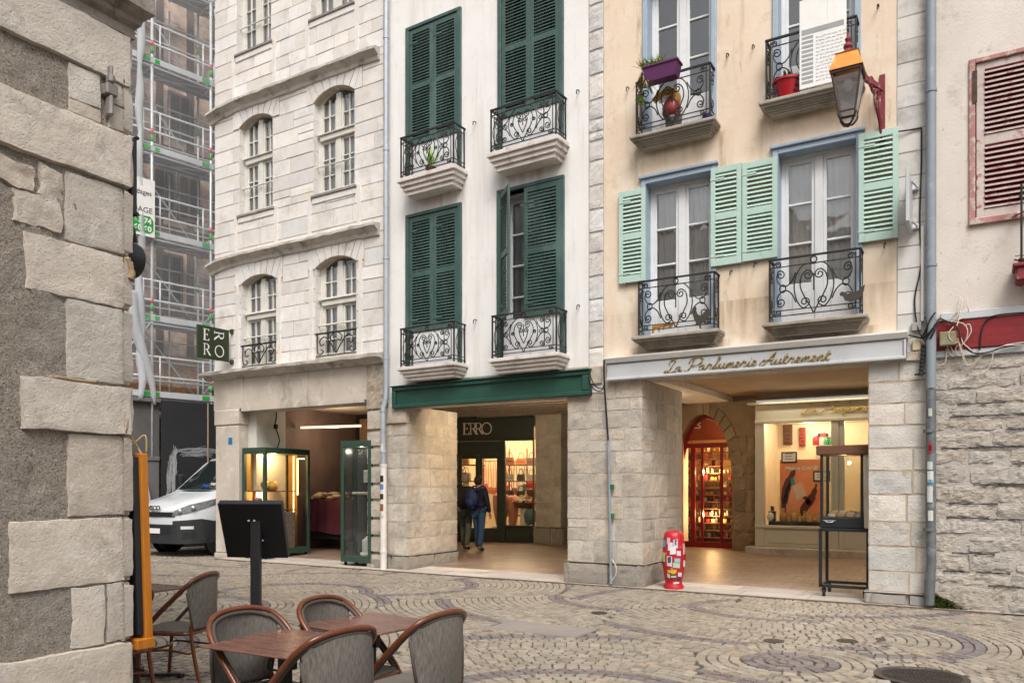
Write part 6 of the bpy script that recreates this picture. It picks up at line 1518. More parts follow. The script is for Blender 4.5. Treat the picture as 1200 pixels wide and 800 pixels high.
mb = MB(); mb.box(-w2+.08, w2-.08, l2-.06, l2-.04, .2, 2.3); mb.build('mirror_back', mat('dull_mirror', (.22,.22,.22), .22, metal=.8), CB2)
mb = MB(); mb.box(-w2+.06, w2-.06, -l2+.06, l2-.05, 1.36, 1.375); mb.build('glass_shelf', M['cabglass'], CB2)
mb = MB(); mb.box(-.12, .14, l2-.075, l2-.07, 1.62, 1.86)
mb.build('notice', M['whitepaint'], CB2)
mb = MB()
for i in range(5): mb.box(-.10, .10-.03*(i % 2), l2-.08, l2-.075, 1.65+.04*i, 1.66+.04*i)
mb.build('text_line', flat('ink', (.1,.1,.1)), CB2)
mb = MB(); mb.lathe([(.15, 0), (.16, .02), (.15, .06), (.10, .07), (.11, .09), (.11, .30), (.06, .34), (.02, .38)], (.12, 0, .2), 18); cab_item('pillar_candle', mb, M['whitepaint'], 'white layered candle on the floor of the narrow cabinet', 'candle', base=CB2, smooth=True, angle=40)
for i in range(5):
    mb = MB(); mb.lathe([(.0, 0), (.06, .008), (.05, .05), (.0, .06)], (-.22+.11*i, -.0, 1.377), 10); cab_item('pale_stone', mb, flat('pale_stone', (.55,.50,.42), .8), 'pale rounded soap on the glass shelf of the narrow cabinet', 'soap', 'pale soaps on the glass shelf', base=CB2, smooth=True)
# stall
SL = thing('market_stall', 'long stall draped in a dark burgundy cloth behind the two green cabinets', 'stall', (-12.9, 14.2, FZ(14.2)))
mb = MB(); mb.bbox(-1.0, 1.5, -.35, .35, .25, 1.17, .01); mb.build('counter', M['black'], SL)
mb = MB(); n = 70; k0 = 0; k = 0
for j, (zz, yy) in enumerate(((1.18, .36), (1.185, -.36), (1.15, -.385), (.85, -.40), (.55, -.41), (.40, -.42))):
    for i in range(n+1):
        f = 0 if j < 2 else .02*min(1, j-1)*math.sin(i*.8+j*.3)*(.6+.4*math.sin(i*.23))
        mb.v.append((-1.03+2.56*i/n, yy+f, zz+(.03*math.sin(i*.18) if j > 3 else 0)))
for j in range(5):
    for i in range(n): k = j*(n+1)+i; mb.face((k, k+1, k+n+2, k+n+1))
mb.build('cloth_cover', mat('burgundy_cloth', (.105,.022,.040), .85, (.07,.014,.028), 4), SL, smooth=True, fixn=False)
rl_ = random.Random(31)
for i in range(34):
    x, y = -.95+rl_.random()*2.3, rl_.uniform(-.3, .25); s = rl_.uniform(.07, .11); a = rl_.uniform(0, 3)
    bm = bmesh.new(); bmesh.ops.create_icosphere(bm, subdivisions=2, radius=1)
    for v in bm.verts: v.co = Vector((v.co.x*s*1.5, v.co.y*s, (v.co.z*.55+.1*fb(v.co.x*2+i, v.co.y*2, 1))*s)); v.co.rotate(Matrix.Rotation(a, 3, 'Z'))
    mb = MB(); mb.bm(bm); o = tag(mb.build('bread_loaf', mat('floury_crust', (.62,.50,.34), .9, (.42,.28,.15), 12) if 'loaf' not in M else M['loaf'], None, smooth=True), 'pale floury loaf heaped on the burgundy stall', 'loaf', 'loaves on the burgundy stall')
    M['loaf'] = o.data.materials[0]; o.location = (-12.9+x, 14.2+y, FZ(14.2)+1.21+.05*(i % 3))

# ---- vitrine on a trolley
X_, Y_ = plan(986, 10.95)
VT = thing('vitrine_trolley', 'black wheeled trolley carrying a glass case with a brown wooden top', 'trolley', (X_, Y_+.25, FZ(Y_)), 0)
vw, vl = .27, .27; zs1, zs2, zs3 = .94, 1.10, 1.97
xr0, xr1 = -.27, .34
mb = MB(); t = .02
for x in (xr0, xr1):
    for y in (-vl, vl): mb.bbox(x-t, x+t, y-t, y+t, .13, zs1, .003)
for z in (.15, zs1-.01):
    for y in (-vl, vl): mb.bbox(xr0, xr1, y-t, y+t, z-t, z+t, .003)
    for x in (xr0, xr1): mb.bbox(x-t, x+t, -vl, vl, z-t, z+t, .003)
mb.bbox(xr0, xr1, -vl, vl, zs1-.0, zs1+.015, .003); mb.build('trolley_stand', M['black'], VT)
for x in (xr0+.04, xr1-.04):
    for y in (-vl+.03, vl-.03):
        m2 = MB(); m2.tube([(x-.016, y, .05), (x+.016, y, .05)], .05, 16); m2.box(x-.026, x+.026, y-.02, y+.035, .06, .115); m2.tube([(x, y+.01, .1), (x, y+.01, .14)], .018, 8); m2.build('caster', M['rubber'], VT)
mb = MB(); mb.bbox(xr0-.01, xr1-.06, -vl, vl, zs1+.02, zs2, .006); mb.build('drawer_box', M['black'], VT)
mb = MB(); mb.tube(catmull([(xr0+.07, -vl-.005, zs2-.05), (xr0+.09, -vl-.025, zs2-.06), (xr0+.15, -vl-.025, zs2-.06), (xr0+.17, -vl-.005, zs2-.05)], 4), .006, 6); mb.box(xr0+.04, xr0+.20, -vl-.004, -vl, zs2-.043, zs2-.036); mb.build('handle', M['steel'], VT)
mb = MB()
for x in (xr0+.01, xr1-.08):
    for y in (-vl+.015, vl-.015): mb.bbox(x-.015, x+.022, y-.015, y+.015, zs2, zs3, .003)
mb.build('case_frame', M['black'], VT)
mb = MB(); mb.bbox(xr1-.05, xr1+.02, -vl, vl, zs1+.02, zs3, .008); mb.build('side_panel', mat('cream_side', (.60,.55,.47), .5), VT)
mb = MB(); mb.bbox(xr0-.05, xr1+.06, -vl-.05, vl+.05, zs3, zs3+.13, .012); mb.build('case_top', M['wood'], VT)
mb = MB()
for P4 in (((xr0+.01, -vl+.01), (xr1-.06, -vl+.01)), ((xr0+.01, vl-.01), (xr0+.01, -vl+.01)), ((xr0+.01, vl-.01), (xr1-.06, vl-.01))):
    (ax, ay), (bx, by) = P4; mb.poly([(ax, ay, zs2), (bx, by, zs2), (bx, by, zs3), (ax, ay, zs3)])
mb.build('case_glass', M['cabglass'], VT, fixn=False)
for i in range(12):
    mb = MB(); x, y = xr0+.08+(i % 4)*.12, -.17+.12*(i//4); mb.bbox(x, x+.10, y, y+.06, zs2+.003, zs2+.05+.02*(i//4), .008)
    o = tag(mb.build('soap_bar', flat('soap%d' % (i % 3), [(.65,.58,.48), (.5,.3,.18), (.6,.42,.25)][i % 3], .6), None), 'small wrapped soap laid out on the floor of the trolley glass case', 'soap', 'soaps in the trolley case'); o.location = VT.location

# ---- red stickered post
X_, Y_ = plan(789.5, 11.95)
RP = thing('stickered_post', 'bulging red post covered in stickers standing beside the middle pier', 'post', (X_, Y_, .0), R(30))
prof = [(.145, 0), (.15, .02), (.15, .06), (.125, .09), (.13, .14), (.15, .25), (.165, .38), (.17, .50), (.165, .62), (.155, .72), (.15, .80), (.13, .86), (.08, .885), (.0, .89)]
mb = MB(); mb.lathe([(r, z) for r, z in prof], (0,0,.0), 26); mb.build('body', M['redpost'], RP, smooth=True, angle=60)
def prad(z):
    for (r0, z0), (r1, z1) in zip(prof[:-1], prof[1:]):
        if z0 <= z <= z1: return r0+(r1-r0)*(z-z0)/(z1-z0)
    return .1
mb = MB()
base_a = math.degrees(math.atan2(-Y_, -X_))-30
stk = [(-18,.66,26,.12,(.62,.62,.62)), (10,.70,24,.13,(.5,.55,.6)), (12,.72,13,.08,(.06,.08,.10)), (-30,.74,20,.10,(.65,.45,.45)), (-4,.60,30,.11,(.66,.66,.68)), (26,.56,22,.07,(.68,.62,.64)), (-22,.44,28,.15,(.60,.60,.60)), (-22,.46,18,.09,(.08,.08,.08)), (18,.455,30,.06,(.30,.48,.55)), (14,.38,36,.075,(.40,.58,.42)), (-10,.29,50,.045,(.65,.42,.03)), (-2,.262,22,.02,(.65,.42,.03)), (-30,.22,20,.06,(.58,.58,.58)), (0,.21,40,.06,(.05,.05,.05)), (0,.21,30,.03,(.5,.5,.5)), (36,.24,24,.06,(.62,.62,.62)), (34,.17,28,.04,(.04,.04,.04)), (16,.115,38,.03,(.66,.66,.62)), (-60,.5,30,.14,(.5,.5,.2)), (-58,.7,24,.1,(.1,.3,.5)), (62,.62,24,.16,(.6,.3,.3)), (64,.4,20,.1,(.65,.65,.6)), (100,.5,26,.14,(.2,.4,.3)), (-100,.4,28,.12,(.6,.6,.5)), (150,.55,30,.14,(.55,.5,.2)), (-150,.3,26,.1,(.5,.5,.55))]
for i, (a, z, w, h, c) in enumerate(stk):
    n = 8; k = len(mb.v)
    for j in range(5):
        zz = z-h/2+h*j/4
        for q in range(n+1):
            aa = R(base_a+a-w/2+w*q/n); r_ = prad(zz)+.0015+.0004*i; mb.v.append((r_*math.cos(aa), r_*math.sin(aa), zz+.012*math.sin(i*2.)*(q/n-.5)))
    for j in range(4):
        for q in range(n): kk = k+j*(n+1)+q; mb.face((kk, kk+1, kk+n+2, kk+n+1), c)
mb.build('sticker', M['sticker'], RP, fixn=False)
# ================================================================ CAFE TERRACE
def make_chair(label, group='cane bistro chairs on the terrace'):
    o = thing('bistro_chair', label, 'chair', group=group)
    hoop = [(.235,.21,.40),(.245,.14,.485),(.25,.03,.60),(.25,-.09,.715),(.235,-.165,.79),(.19,-.215,.842),(.11,-.243,.868),(0,-.252,.876)]
    pts = hoop+[(-x, y, z) for x, y, z in reversed(hoop[:-1])]
    cv = catmull(pts, 5)
    mb = MB(); mb.tube(cv, .0150, 8); mb.build('back_hoop', M['bamboo'], o, smooth=True)
    mb = MB(); mb.tube([v+Vector((-.022*math.copysign(1, v.x), .004, -.012)) if abs(v.x) > .2 else v+Vector((-v.x*.10, .004, -.024)) for v in cv[2:-2]], .012, 7); mb.build('inner_hoop', flat('taupe_binding', (.075,.062,.052), .7), o, smooth=True)
    # woven back: flat sheet with thickness from the seat line up under the hoop
    mb = MB(); nu, nz = 18, 12; top = []
    hp = [v for v in cv if True]
    def hz(x):
        best = None
        for a, b in zip(hp[:-1], hp[1:]):
            if min(a.z, b.z) > .62 and (a.x-x)*(b.x-x) <= 0 and abs(a.x-b.x) > 1e-6: t = (x-a.x)/(b.x-a.x); best = (a.y+(b.y-a.y)*t, a.z+(b.z-a.z)*t)
        return best or (-.17, .80)
    for side in (0, 1):
        k0 = len(mb.v)
        for j in range(nz+1):
            for i in range(nu+1):
                s = -1+2*i/nu; xt, xb = .215*s, .180*s
                yt, zt = hz(xt); zt -= .030+(.02 if abs(s) > .9 else 0); zb = .475
                t = j/nz; x = xb+(xt-xb)*t; yb = -.205-.03*(1-s*s); yt2 = yt+.012-.02*(1-s*s)
                mb.v.append(Vector((x, yb+(yt2-yb)*t-.02*math.sin(math.pi*t)*(1-s*s)+side*.008, zb+(zt-zb)*t)))
        for j in range(nz):
            for i in range(nu): k = k0+j*(nu+1)+i; mb.face((k, k+1, k+nu+2, k+nu+1))
    sl = mb.build('back_panel', M['textile'], o, smooth=True, fixn=False)
    bd = MB()
    L_ = [(.183, -.203, .47), (.205, -.19, .62), (.214, -.175, .745)]
    bd.tube([(-.183, -.203, .47), (-.09, -.225, .468), (.09, -.225, .468), (.183, -.203, .47)], .012, 6)
    for s in (1, -1): bd.tube([(x*s, y, z) for x, y, z in L_], .010, 6)
    bd.build('back_border', flat('taupe_binding', (.085,.07,.06), .7), o, smooth=True)
    mb = MB(); n = 28; out = []
    for i in range(n):
        a = 2*math.pi*i/n; c, s = math.cos(a), math.sin(a); e = .42
        out.append((.222*math.copysign(abs(c)**e, c), .01+.215*math.copysign(abs(s)**e, s)))
    mb.prism(out, lambda a, b, d: Vector((a, b, .435+d)), 0, .022); mb.build('seat', M['textile'], o)
    mb = MB(); mb.tube([(x*1.02, y*1.02, .435) for x, y in out], .014, 6, closed=True); mb.build('seat_ring', M['bamboo'], o, smooth=True)
    for s in (1, -1):
        mb = MB(); mb.tube(catmull([(.235*s, .20, .41), (.225*s, .205, .25), (.215*s, .22, .0)], 4), .015, 7); mb.build('leg', M['bamboo'], o, smooth=True)
        mb = MB(); mb.tube(catmull([(.183*s, -.195, .50), (.188*s, -.195, .42), (.195*s, -.235, .2), (.205*s, -.29, .0)], 4), .015, 7); mb.build('leg', M['bamboo'], o, smooth=True)
    mb = MB(); mb.tube(catmull([(.20,.16,.30), (.17,0,.30), (.18,-.18,.28), (0,-.12,.29), (-.18,-.18,.28), (-.17,0,.30), (-.20,.16,.30), (0,.10,.30)], 4, closed=True), .009, 6, closed=True); mb.build('stretcher', M['bamboo'], o, smooth=True)
    return o
ch0 = make_chair('cane bistro chair at the left end of the nearest brown table')
ch0.location = (-3.30, 2.98, 0); ch0.rotation_euler.z = R(-90-4)
for x, y, rz, lab in ((-3.24, 3.56, -90+3, 'cane bistro chair half hidden behind the second brown table'),
                      (-2.83, 2.86, 90-7, 'cane bistro chair seen from behind at the right of the nearest brown table'),
                      (-2.72, 3.50, 90-4, 'cane bistro chair at the right of the second table, furthest right on the terrace'),
                      (-5.42, 4.02, 114, 'cane bistro chair standing alone beyond the menu stand by the left table'),
                      (-5.10, 3.20, 92, 'cane bistro chair under the seated person in denim')):
    c = copy_tree(ch0); c.location = (x, y, 0); c.rotation_euler.z = R(rz); c['label'] = lab
def make_table(label, w, l):
    o = thing('cafe_table', label, 'table', group='brown terrace tables')
    mb = MB(); mb.bbox(-w/2, w/2, -l/2, l/2, .728, .740, .004); mb.build('table_top', M['tabletop'], o)
    mb = MB(); mb.bbox(-.028, .028, -.028, .028, .03, .70, .004); mb.bbox(-.12, .12, -.10, .10, .70, .728, .006); mb.bbox(-.035, .07, -.02, .02, .60, .70, .004); mb.build('pedestal', M['black'], o)
    mb = MB()
    for a in (45, 135, 225, 315): 
        c, s = math.cos(R(a)), math.sin(R(a)); mb.obox((c*.02, s*.02, .045), (c*.34, s*.34, .03), .05, .025); mb.box(c*.34-.02, c*.34+.02, s*.34-.02, s*.34+.02, 0, .035)
    mb.build('base', M['black'], o)
    mb = MB(); mb.tube(catmull([(.03,-.03,.69), (.0,-.09,.68), (-.02,-.10,.62), (.02,-.06,.60)], 4), .006, 6); mb.build('tilt_lever', M['black'], o, smooth=True)
    return o
t0 = make_table('brown square table nearest the camera, its pedestal and lever showing', .60, .585); t0.location = (-3.145, 2.965, 0); t0.rotation_euler.z = R(2)
t1 = copy_tree(t0); t1.location = (-3.14, 3.63, 0); t1.rotation_euler.z = R(-6); t1['label'] = 'brown square table standing behind the nearest one'
t2 = copy_tree(t0); t2.location = (-5.82, 3.90, 0); t2.rotation_euler.z = R(4); t2['label'] = 'brown table mostly hidden behind the left stone wall'

# menu lectern seen from behind
X_, Y_ = plan(300, 5.45)
MS = thing('menu_stand', 'black menu lectern seen from behind, standing between the terrace chairs', 'menu stand', (X_, Y_, 0), YAW-R(6))
mb = MB(); mb.bbox(-.034, .034, -.020, .020, .02, 1.36, .004); mb.build('post', M['black'], MS)
mb = MB(); mb.bbox(-.22, .22, -.18, .18, 0, .02, .006); mb.build('base_plate', M['black'], MS)
ti = R(56); Rm = Matrix.Rotation(ti, 3, 'X')
# panel: local x along, v down the slope; the upper edge leans to the viewer
mb = MB(); TP = lambda a, v, d: Vector((-.005+a-v*.12, -.10+v*math.cos(ti)+d*math.sin(ti), 1.435-v*math.sin(ti)+d*math.cos(ti)))
mb.bbox(-.225, .225, 0, .47, 0, .045, .004, TP); mb.build('case', M['black'], MS)
mb = MB()
for a, v in ((-.02, .14), (.02, .14), (.06, .31)): mb.lathe([(.0, -.006), (.008, -.004), (.008, .004), (.0, .006)], TP(a, v, -.003), 8)
mb.build('bolt', M['steel'], MS)
mb = MB(); mb.poly([TP(-.2, .03, .0465), TP(.2, .03, .0465), TP(.2, .44, .0465), TP(-.2, .44, .0465)]); mb.build('menu_sheet', M['whitepaint'], MS, fixn=False)
mb = MB(); mb.prism([(0, 1.32), (.0, 1.20), (.16, 1.13), (.10, 1.28)], lambda a, b, d: Vector((d, a, b)), -.012, .012); mb.build('gusset', M['black'], MS)

# ================================================================ STONE CORNER BUILDING (left foreground)
XL, YC = -4.02, 2.664
LBd = thing('corner_building', 'weathered grey stone corner building close on the left with patched render', 'building', (XL, YC, 0), 0)
TL = lambda w, z, d: Vector((d, -w, z))                 # w away from the corner, towards the camera
def lz(y): return zat(y, 4.343)
mb = MB(); mb.poly([(-.03, 0, 0), (-.03, -7, 0), (-.03, -7, 8.5), (-.03, 0, 8.5)]); mb.poly([(-.01, -.03, 0), (-5, -.03, 0), (-5, -.03, 8.5), (-.01, -.03, 8.5)]); mb.poly([(0, -7, 8.5), (-5, -7, 8.5), (-5, 0, 8.5), (0, 0, 8.5)]); mb.poly([(-5, 0, 0), (-5, -7, 0), (-5, -7, 8.5), (-5, 0, 8.5)]); mb.poly([(0, -7, 0), (-5, -7, 0), (-5, -7, 8.5), (0, -7, 8.5)])
mb.build('core_wall', M['ochre_mortar'], LBd, fixn=False)
mb = MB(); k0 = 0; nu, nz_ = 150, 190; Wd, Hd = 3.2, 4.1
for j in range(nz_+1):
    for i in range(nu+1):
        w = .02+Wd*(i/nu)**1.6; z = Hd*j/nz_
        d = -.004+.008*fb(w*2.2, z*2.2, 1, 4)+.009*fb(w*34, z*34, 3, 3)
        cmb = fb(w*2.6+3, z*2.6, 8, 2)                   # combed patches
        if cmb > .18: d += .004*math.sin(z*260+8*fb(w*5, z*2, 2))*min(1, (cmb-.18)*8)
        d -= .03*max(0, fb(w*3.1, z*3.1, 12, 3)-.35)
        mb.v.append(TL(w, z, d))
for j in range(nz_):
    for i in range(nu): k = j*(nu+1)+i; mb.face((k, k+1, k+nu+2, k+nu+1))
mb.build('render_coat', M['render'], LBd, smooth=True, fixn=False)
mb = MB(); rlw = random.Random(77)
def near_block(w1, z0, z1, w0=0., col=None, pr=.008, jit=.0055, rough=.006):
    z0 -= .006; z1 += .006
    k = col or stone_col(1., .14, .04, rlw)
    one_block(mb, TL, w0, w1, z0, z1, pr, bev=.007, back=-.018, jit=jit, sub=.020, rough=rough, col=k, r=rlw)
near_block(3.0, lz(103.5), lz(46), pr=.02)
near_block(.345, 3.545, lz(106), w0=.165); near_block(.13, lz(130), lz(106)); near_block(.13, lz(159), lz(132)); near_block(.345, lz(159), 3.54, w0=.165)
near_block(2.6, lz(221), lz(162), pr=.028); near_block(.36, lz(300), lz(225)); near_block(.56, lz(362), lz(303)); near_block(.35, lz(451), lz(365)); near_block(.575, lz(509), lz(455), pr=.03)
near_block(.345, lz(602), lz(512)); near_block(.63, lz(679), lz(606)); near_block(.135, lz(748), lz(682)); near_block(.325, lz(748), lz(682), w0=.14); near_block(1.5, lz(835), lz(751), pr=.03); near_block(.5, .0, lz(838)); near_block(1.6, .0, lz(838), w0=.51)
for w0, w1, z0, z1 in ((.38, .62, lz(295), lz(262)), (.37, .5, lz(262), lz(228)), (.52, .75, lz(258), lz(232)), (.7, 1.1, lz(300), lz(250)), (1.6, 2.1, 1.0, 1.4), (1.1, 1.7, 2.1, 2.45), (2.0, 2.5, 2.6, 2.9)): near_block(w1, z0, z1, w0, stone_col(.85, .1, .05, rlw), .012, .02, .02)
# return of the quoins on the far face
Tn = lambda a, z, d: Vector((-a, d, z))
zq = 0.
for zz in (lz(838), lz(749), lz(680), lz(604), lz(510), lz(453), lz(363), lz(301), lz(223), lz(160), lz(104), lz(46)):
    one_block(mb, Tn, -.025, rlw.choice([.35, .55]), zq+.006, zz-.006, .02, bev=.02, back=-.05, jit=.006, sub=.05, rough=.01, col=stone_col(1., .08, .02, rlw), r=rlw); zq = zz
mb.build('quoin', M['near'], LBd, smooth=True, fixn=False, angle=28)
mb = MB()                                            # lichen-ochre pointing squeezed out of the joints beside the rubble patch
for p, r in (([(.50, lz(209), .01), (.42, lz(213), .01), (.36, lz(208), .01)], .012), ([(.03, lz(303), .02), (.0, lz(320), .025), (.01, lz(328), .025)], .02), ([(.42, lz(452), .02), (.30, lz(453), .02), (.2, lz(452.5), .02)], .008), ([(.04, lz(508), .03), (.0, lz(455), .02)], .006)):
    mb = MB(); cv = catmull([TL(q[0], q[1], q[2]-r*.55) for q in p], 5); mb.tube(cv, [r*(.7+.5*abs(math.sin(i*1.7))) for i in range(len(cv))], 7); mb.build('pointing', M['ochre_mortar'], LBd, smooth=True)
mb = MB(); prof = [(0, -.03), (.02, .0), (.018, .05), (.04, .075), (.048, .10), (.082, .135), (.092, .145), (.092, .235), (.0, .27)]
zc = lz(46)+.0; path = [('w', 3.4-3.4*i/48) for i in range(48)]+[('c', 0)]+[('x', -.04-.14*i) for i in range(1, 16)]
for kd, a in path:
    for d, z in prof:
        jt = .004*fb(a*7, z*30, 2); dd = max(0, d+.006*fb(a*9, z*20, 5)) if d else -.03
        mb.v.append(Vector((dd, -a, zc+z+jt)) if kd == 'w' else (Vector((dd, dd, zc+z)) if kd == 'c' else Vector((a, dd, zc+z+jt))))
m_ = len(prof)
for i in range(len(path)-1):
    for j in range(m_-1): mb.face((i*m_+j, (i+1)*m_+j, (i+1)*m_+j+1, i*m_+j+1))
mb.build('cornice', mat('weathered_dark_cornice', (.27,.235,.205), .92, (.17,.15,.13), 7, bump=.8, bscale=40, spots=[((.10,.09,.08), 4, .58, .72), ((.33,.30,.27), 6, .6, .74)]), LBd)
mb = MB()
iz1, iz0 = lz(92), lz(150)
mb.bbox(.105, .122, iz0, iz1, -.02, .05, .006, lambda a, b, c: TL(a+.02, b, c)); mb.bbox(.10, .165, iz0+.11, iz0+.17, -.02, .055, .006, TL); mb.bbox(.118, .152, iz0+.17, iz1-.05, .01, .065, .012, TL); mb.bbox(.125, .15, iz0-.0, iz0+.11, .01, .06, .01, TL)
mb.build('wall_anchor', mat('worn_grey_iron', (.30,.29,.28), .6, (.17,.15,.14), 9, metal=.3, spots=[((.16,.07,.04), 6, .62, .76)]), LBd)
# fittings on the far face, seen past the corner
MB2 = thing('menu_board', 'orange varnished menu board seen edge-on behind the left stone wall', 'menu board', (XL, YC, 0), 0)
bz0, bz1 = .70, 1.735
def TB(x, z, d):                                     # leans out towards the foot
    return Vector((x, .012+d*.62+.035*(bz1-z)/(bz1-bz0), z))
mb = MB(); mb.bbox(-.80, .03, bz0, bz1, .055, .125, .006, TB); mb.bbox(-.86, .035, bz0-.05, bz0+.01, -.04, .135, .006, TB); mb.build('board', M['orangewood'], MB2)
mb = MB(); mb.bbox(-.78, .01, bz0+.03, bz1-.02, .0, .054, .004, TB); mb.build('case', M['black'], MB2)
mb = MB(); mb.tube(catmull([TB(.0, bz1-.01, .10), TB(-.06, bz1+.10, .05), TB(-.04, bz1+.03, .02), TB(.03, bz1+.10, .10), TB(.02, bz1, .12)], 5), .006, 5); mb.build('hanging_cord', flat('straw_cord', (.45,.33,.15), .8), MB2, smooth=True)
BL_ = thing('wall_lamp', 'black outdoor wall lamp with a rounded hood past the corner of the left wall', 'wall lamp', (XL, YC, 0), 0)
mb = MB(); mb.bbox(-.30, .005, lz(250), lz(160), .006, .045, .008, lambda a, b, c: Vector((a, c, b))); mb.tube([(-.1, .0, lz(156)), (-.1, .05, lz(156)), (.0, .05, lz(158))], .010); mb.tube([(-.1, .0, lz(248)), (-.0, .05, lz(248))], .014); mb.build('bracket', M['black'], BL_)
mb = MB(); Tm = lambda x, y, z: Vector((-.12+x, .0+z, lz(297)+y)); mb.lathe([(.02, 0), (.085, .02), (.10, .07), (.095, .115), (.06, .135), (.03, .13), (.0, .12)], (0,0,0), 20, Tm); mb.build('hood', M['black'], BL_, smooth=True, angle=50)
mb = MB(); mb.tube([(-.1, .02, lz(252)), (-.1, .08, lz(262)), (-.11, .10, lz(275))], .02); mb.build('arm', M['black'], BL_)

# ================================================================ SCAFFOLDED BUILDING
SF = Front(Vector((-18.0, 11.9)), Vector((.2046, .979)))
SB = thing('timber_building', 'old brick and timber framed building behind the scaffold in the alley', 'building', (SF.P.x, SF.P.y, 0), SF.ang)
TT = lambda u, z, d: Vector((u, -d, z))
u0s, u1s = -5.5, 9.0
mb = MB(); mb.box(u0s, u1s, 0, 15, -7, -.95, TT); mb.build('brick_wall', M['brick'], SB)
tim = mat('dark_timber', (.17,.125,.10), .85, (.11,.08,.065), 6, stretch=(6,6,1), bump=.4)
rsb = random.Random(6); mb = MB()
zdk = [SF.z(178, y) for y in (465, 376, 277, 178, 75, -30)]
for z in zdk: mb.box(u0s, u1s, z+.45, z+.68, -.96, -.90, TT)
u = u0s
while u < u1s:
    mb.box(u, u+.18, 3.6, 15, -.957, -.905, TT)
    if rsb.random() < .6: z = rsb.choice(zdk[:-1]); mb.obox(TT(u+.2, z+.7, -.925), TT(u+.95, z+2.3, -.925), .05, .16, up=(1,0,0))
    u += rsb.uniform(.55, .95)
mb.build('timber_frame', tim, SB)
for z, ua in ((zdk[2]+.9, SF.u(196)), (zdk[1]+.8, SF.u(205)), (zdk[3]+.9, SF.u(215)), (zdk[2]+.9, SF.u(226))):
    mb = MB(); mb.bbox(ua, ua+.62, z, z+1.25, -.94, -.86, .01, TT); w = mb.build('window', tim, SB)
    mb = MB(); mb.box(ua+.07, ua+.29, z+.08, z+1.17, -.86, -.855, TT); mb.box(ua+.33, ua+.55, z+.08, z+1.17, -.86, -.855, TT); mb.build('pane', M['dark'], w)
mb = MB(); mb.box(SF.u(150), SF.u(250), zdk[0]+.02, SF.z(185, 408), -.90, -.86, TT); mb.build('chipboard_panel', M['osb'], SB)
SC_ = thing('scaffold', 'galvanised scaffold tower with green marked boards and plastic netting in the alley', 'scaffold', SB.location, SF.ang)
ups = [SF.u(178)-1.5*2, SF.u(178)-1.5, SF.u(178), SF.u(247), SF.u(247)+1.55, SF.u(247)+3.1, SF.u(247)+4.65]
G_ = flat('bright_green', (.03,.36,.06), .5); R_m = flat('pink_red', (.60,.09,.10), .5)
mb = MB()
for u in ups:
    for d in (0, -.72): mb.mi = 0; mb.tube([TT(u, 0, d), TT(u, 14.5, d)], .037 if d == 0 else .030, 8)
    for z in zdk: mb.mi = 1; mb.tube([TT(u, z+.24, 0), TT(u, z+.42, 0)], .039, 8); mb.tube([TT(u, z+1.1, -.72), TT(u, z+1.3, -.72)], .034, 8); mb.mi = 2; mb.tube([TT(u, z+.43, 0), TT(u, z+.58, 0)], .041, 8)
mb.build('upright', [M['steel'], G_, R_m], SC_, smooth=True)
mb = MB()
for z in zdk:
    for h in (.52, 1.02):
        mb.tube([TT(ups[0], z+h, .0), TT(ups[-1], z+h, .0)], .027, 6)
        mb.tube([TT(ups[0], z+h, -.72), TT(ups[-1], z+h, -.72)], .022, 6)
    for a, b in zip(ups[:-1], ups[1:]): mb.tube([TT(a, z-.06, -.70), TT(b, z-.06, -.02)], .02, 6); mb.tube([TT(a, z-.10, -.35), TT(b, z-.10, -.35)], .02, 6)
    for a, b in zip(ups[:-1], ups[1:]):
        for f in (.13, .86): mb.tube([TT(a+(b-a)*f, z+.05, .01), TT(a+(b-a)*f, z+1.02, .01)], .02, 6)
    for u in ups: mb.tube([TT(u, z-.06, -.8), TT(u, z-.06, .05)], .024, 6)
    for i, (a, b) in enumerate(zip(ups[:-1], ups[1:])): mb.tube([TT(a, z+(.1 if i % 2 else 1.9), -.72), TT(b, z+(1.9 if i % 2 else .1), -.72)], .021, 6); mb.tube([TT((a+b)/2, z-.06, -.74), TT((a+b)/2, z+1.95, -.74)], .022, 6); mb.tube([TT(a, z+1.55, -.72), TT(b, z+1.55, -.72)], .02, 6)
    mb.tube([TT(ups[0], z-.06, 0), TT(ups[-1], z-.06, 0)], .022, 6)
mb.tube([TT(ups[1], zdk[0]-.0, .03), TT(ups[2], zdk[1], .03)], .024, 6); mb.build('guard_rail', M['steel'], SC_, smooth=True)
mb = MB()
for z in zdk:
    for i in range(3): mb.bbox(ups[0], ups[-1], z-.05, z, -.70+.235*i, -.70+.235*i+.22, .006, TT)
mb.build('deck_board', mat('steel_deck', (.36,.38,.40), .5, (.28,.30,.32), 5, metal=.4), SC_)
tbm = mat('grey_toe_board', (.50,.52,.54), .55, (.42,.44,.46), 4)
for z in zdk:
    mb = MB(); mb.bbox(ups[0], ups[-1], z+.0, z+.15, .035, .055, .004, TT); mb.mi = 1
    for a, b in zip(ups[:-1], ups[1:]): mb.box(b-.26, b-.06, z+.02, z+.13, .056, .062, TT); mb.box(a+.05, a+.17, z+.02, z+.12, .056, .061, TT)
    mb.build('toe_board', [tbm, G_], SC_)
net = bpy.data.materials.new('plastic_netting'); net.use_nodes = True; nt = net.node_tree; nt.nodes.remove(nt.nodes['Principled BSDF'])
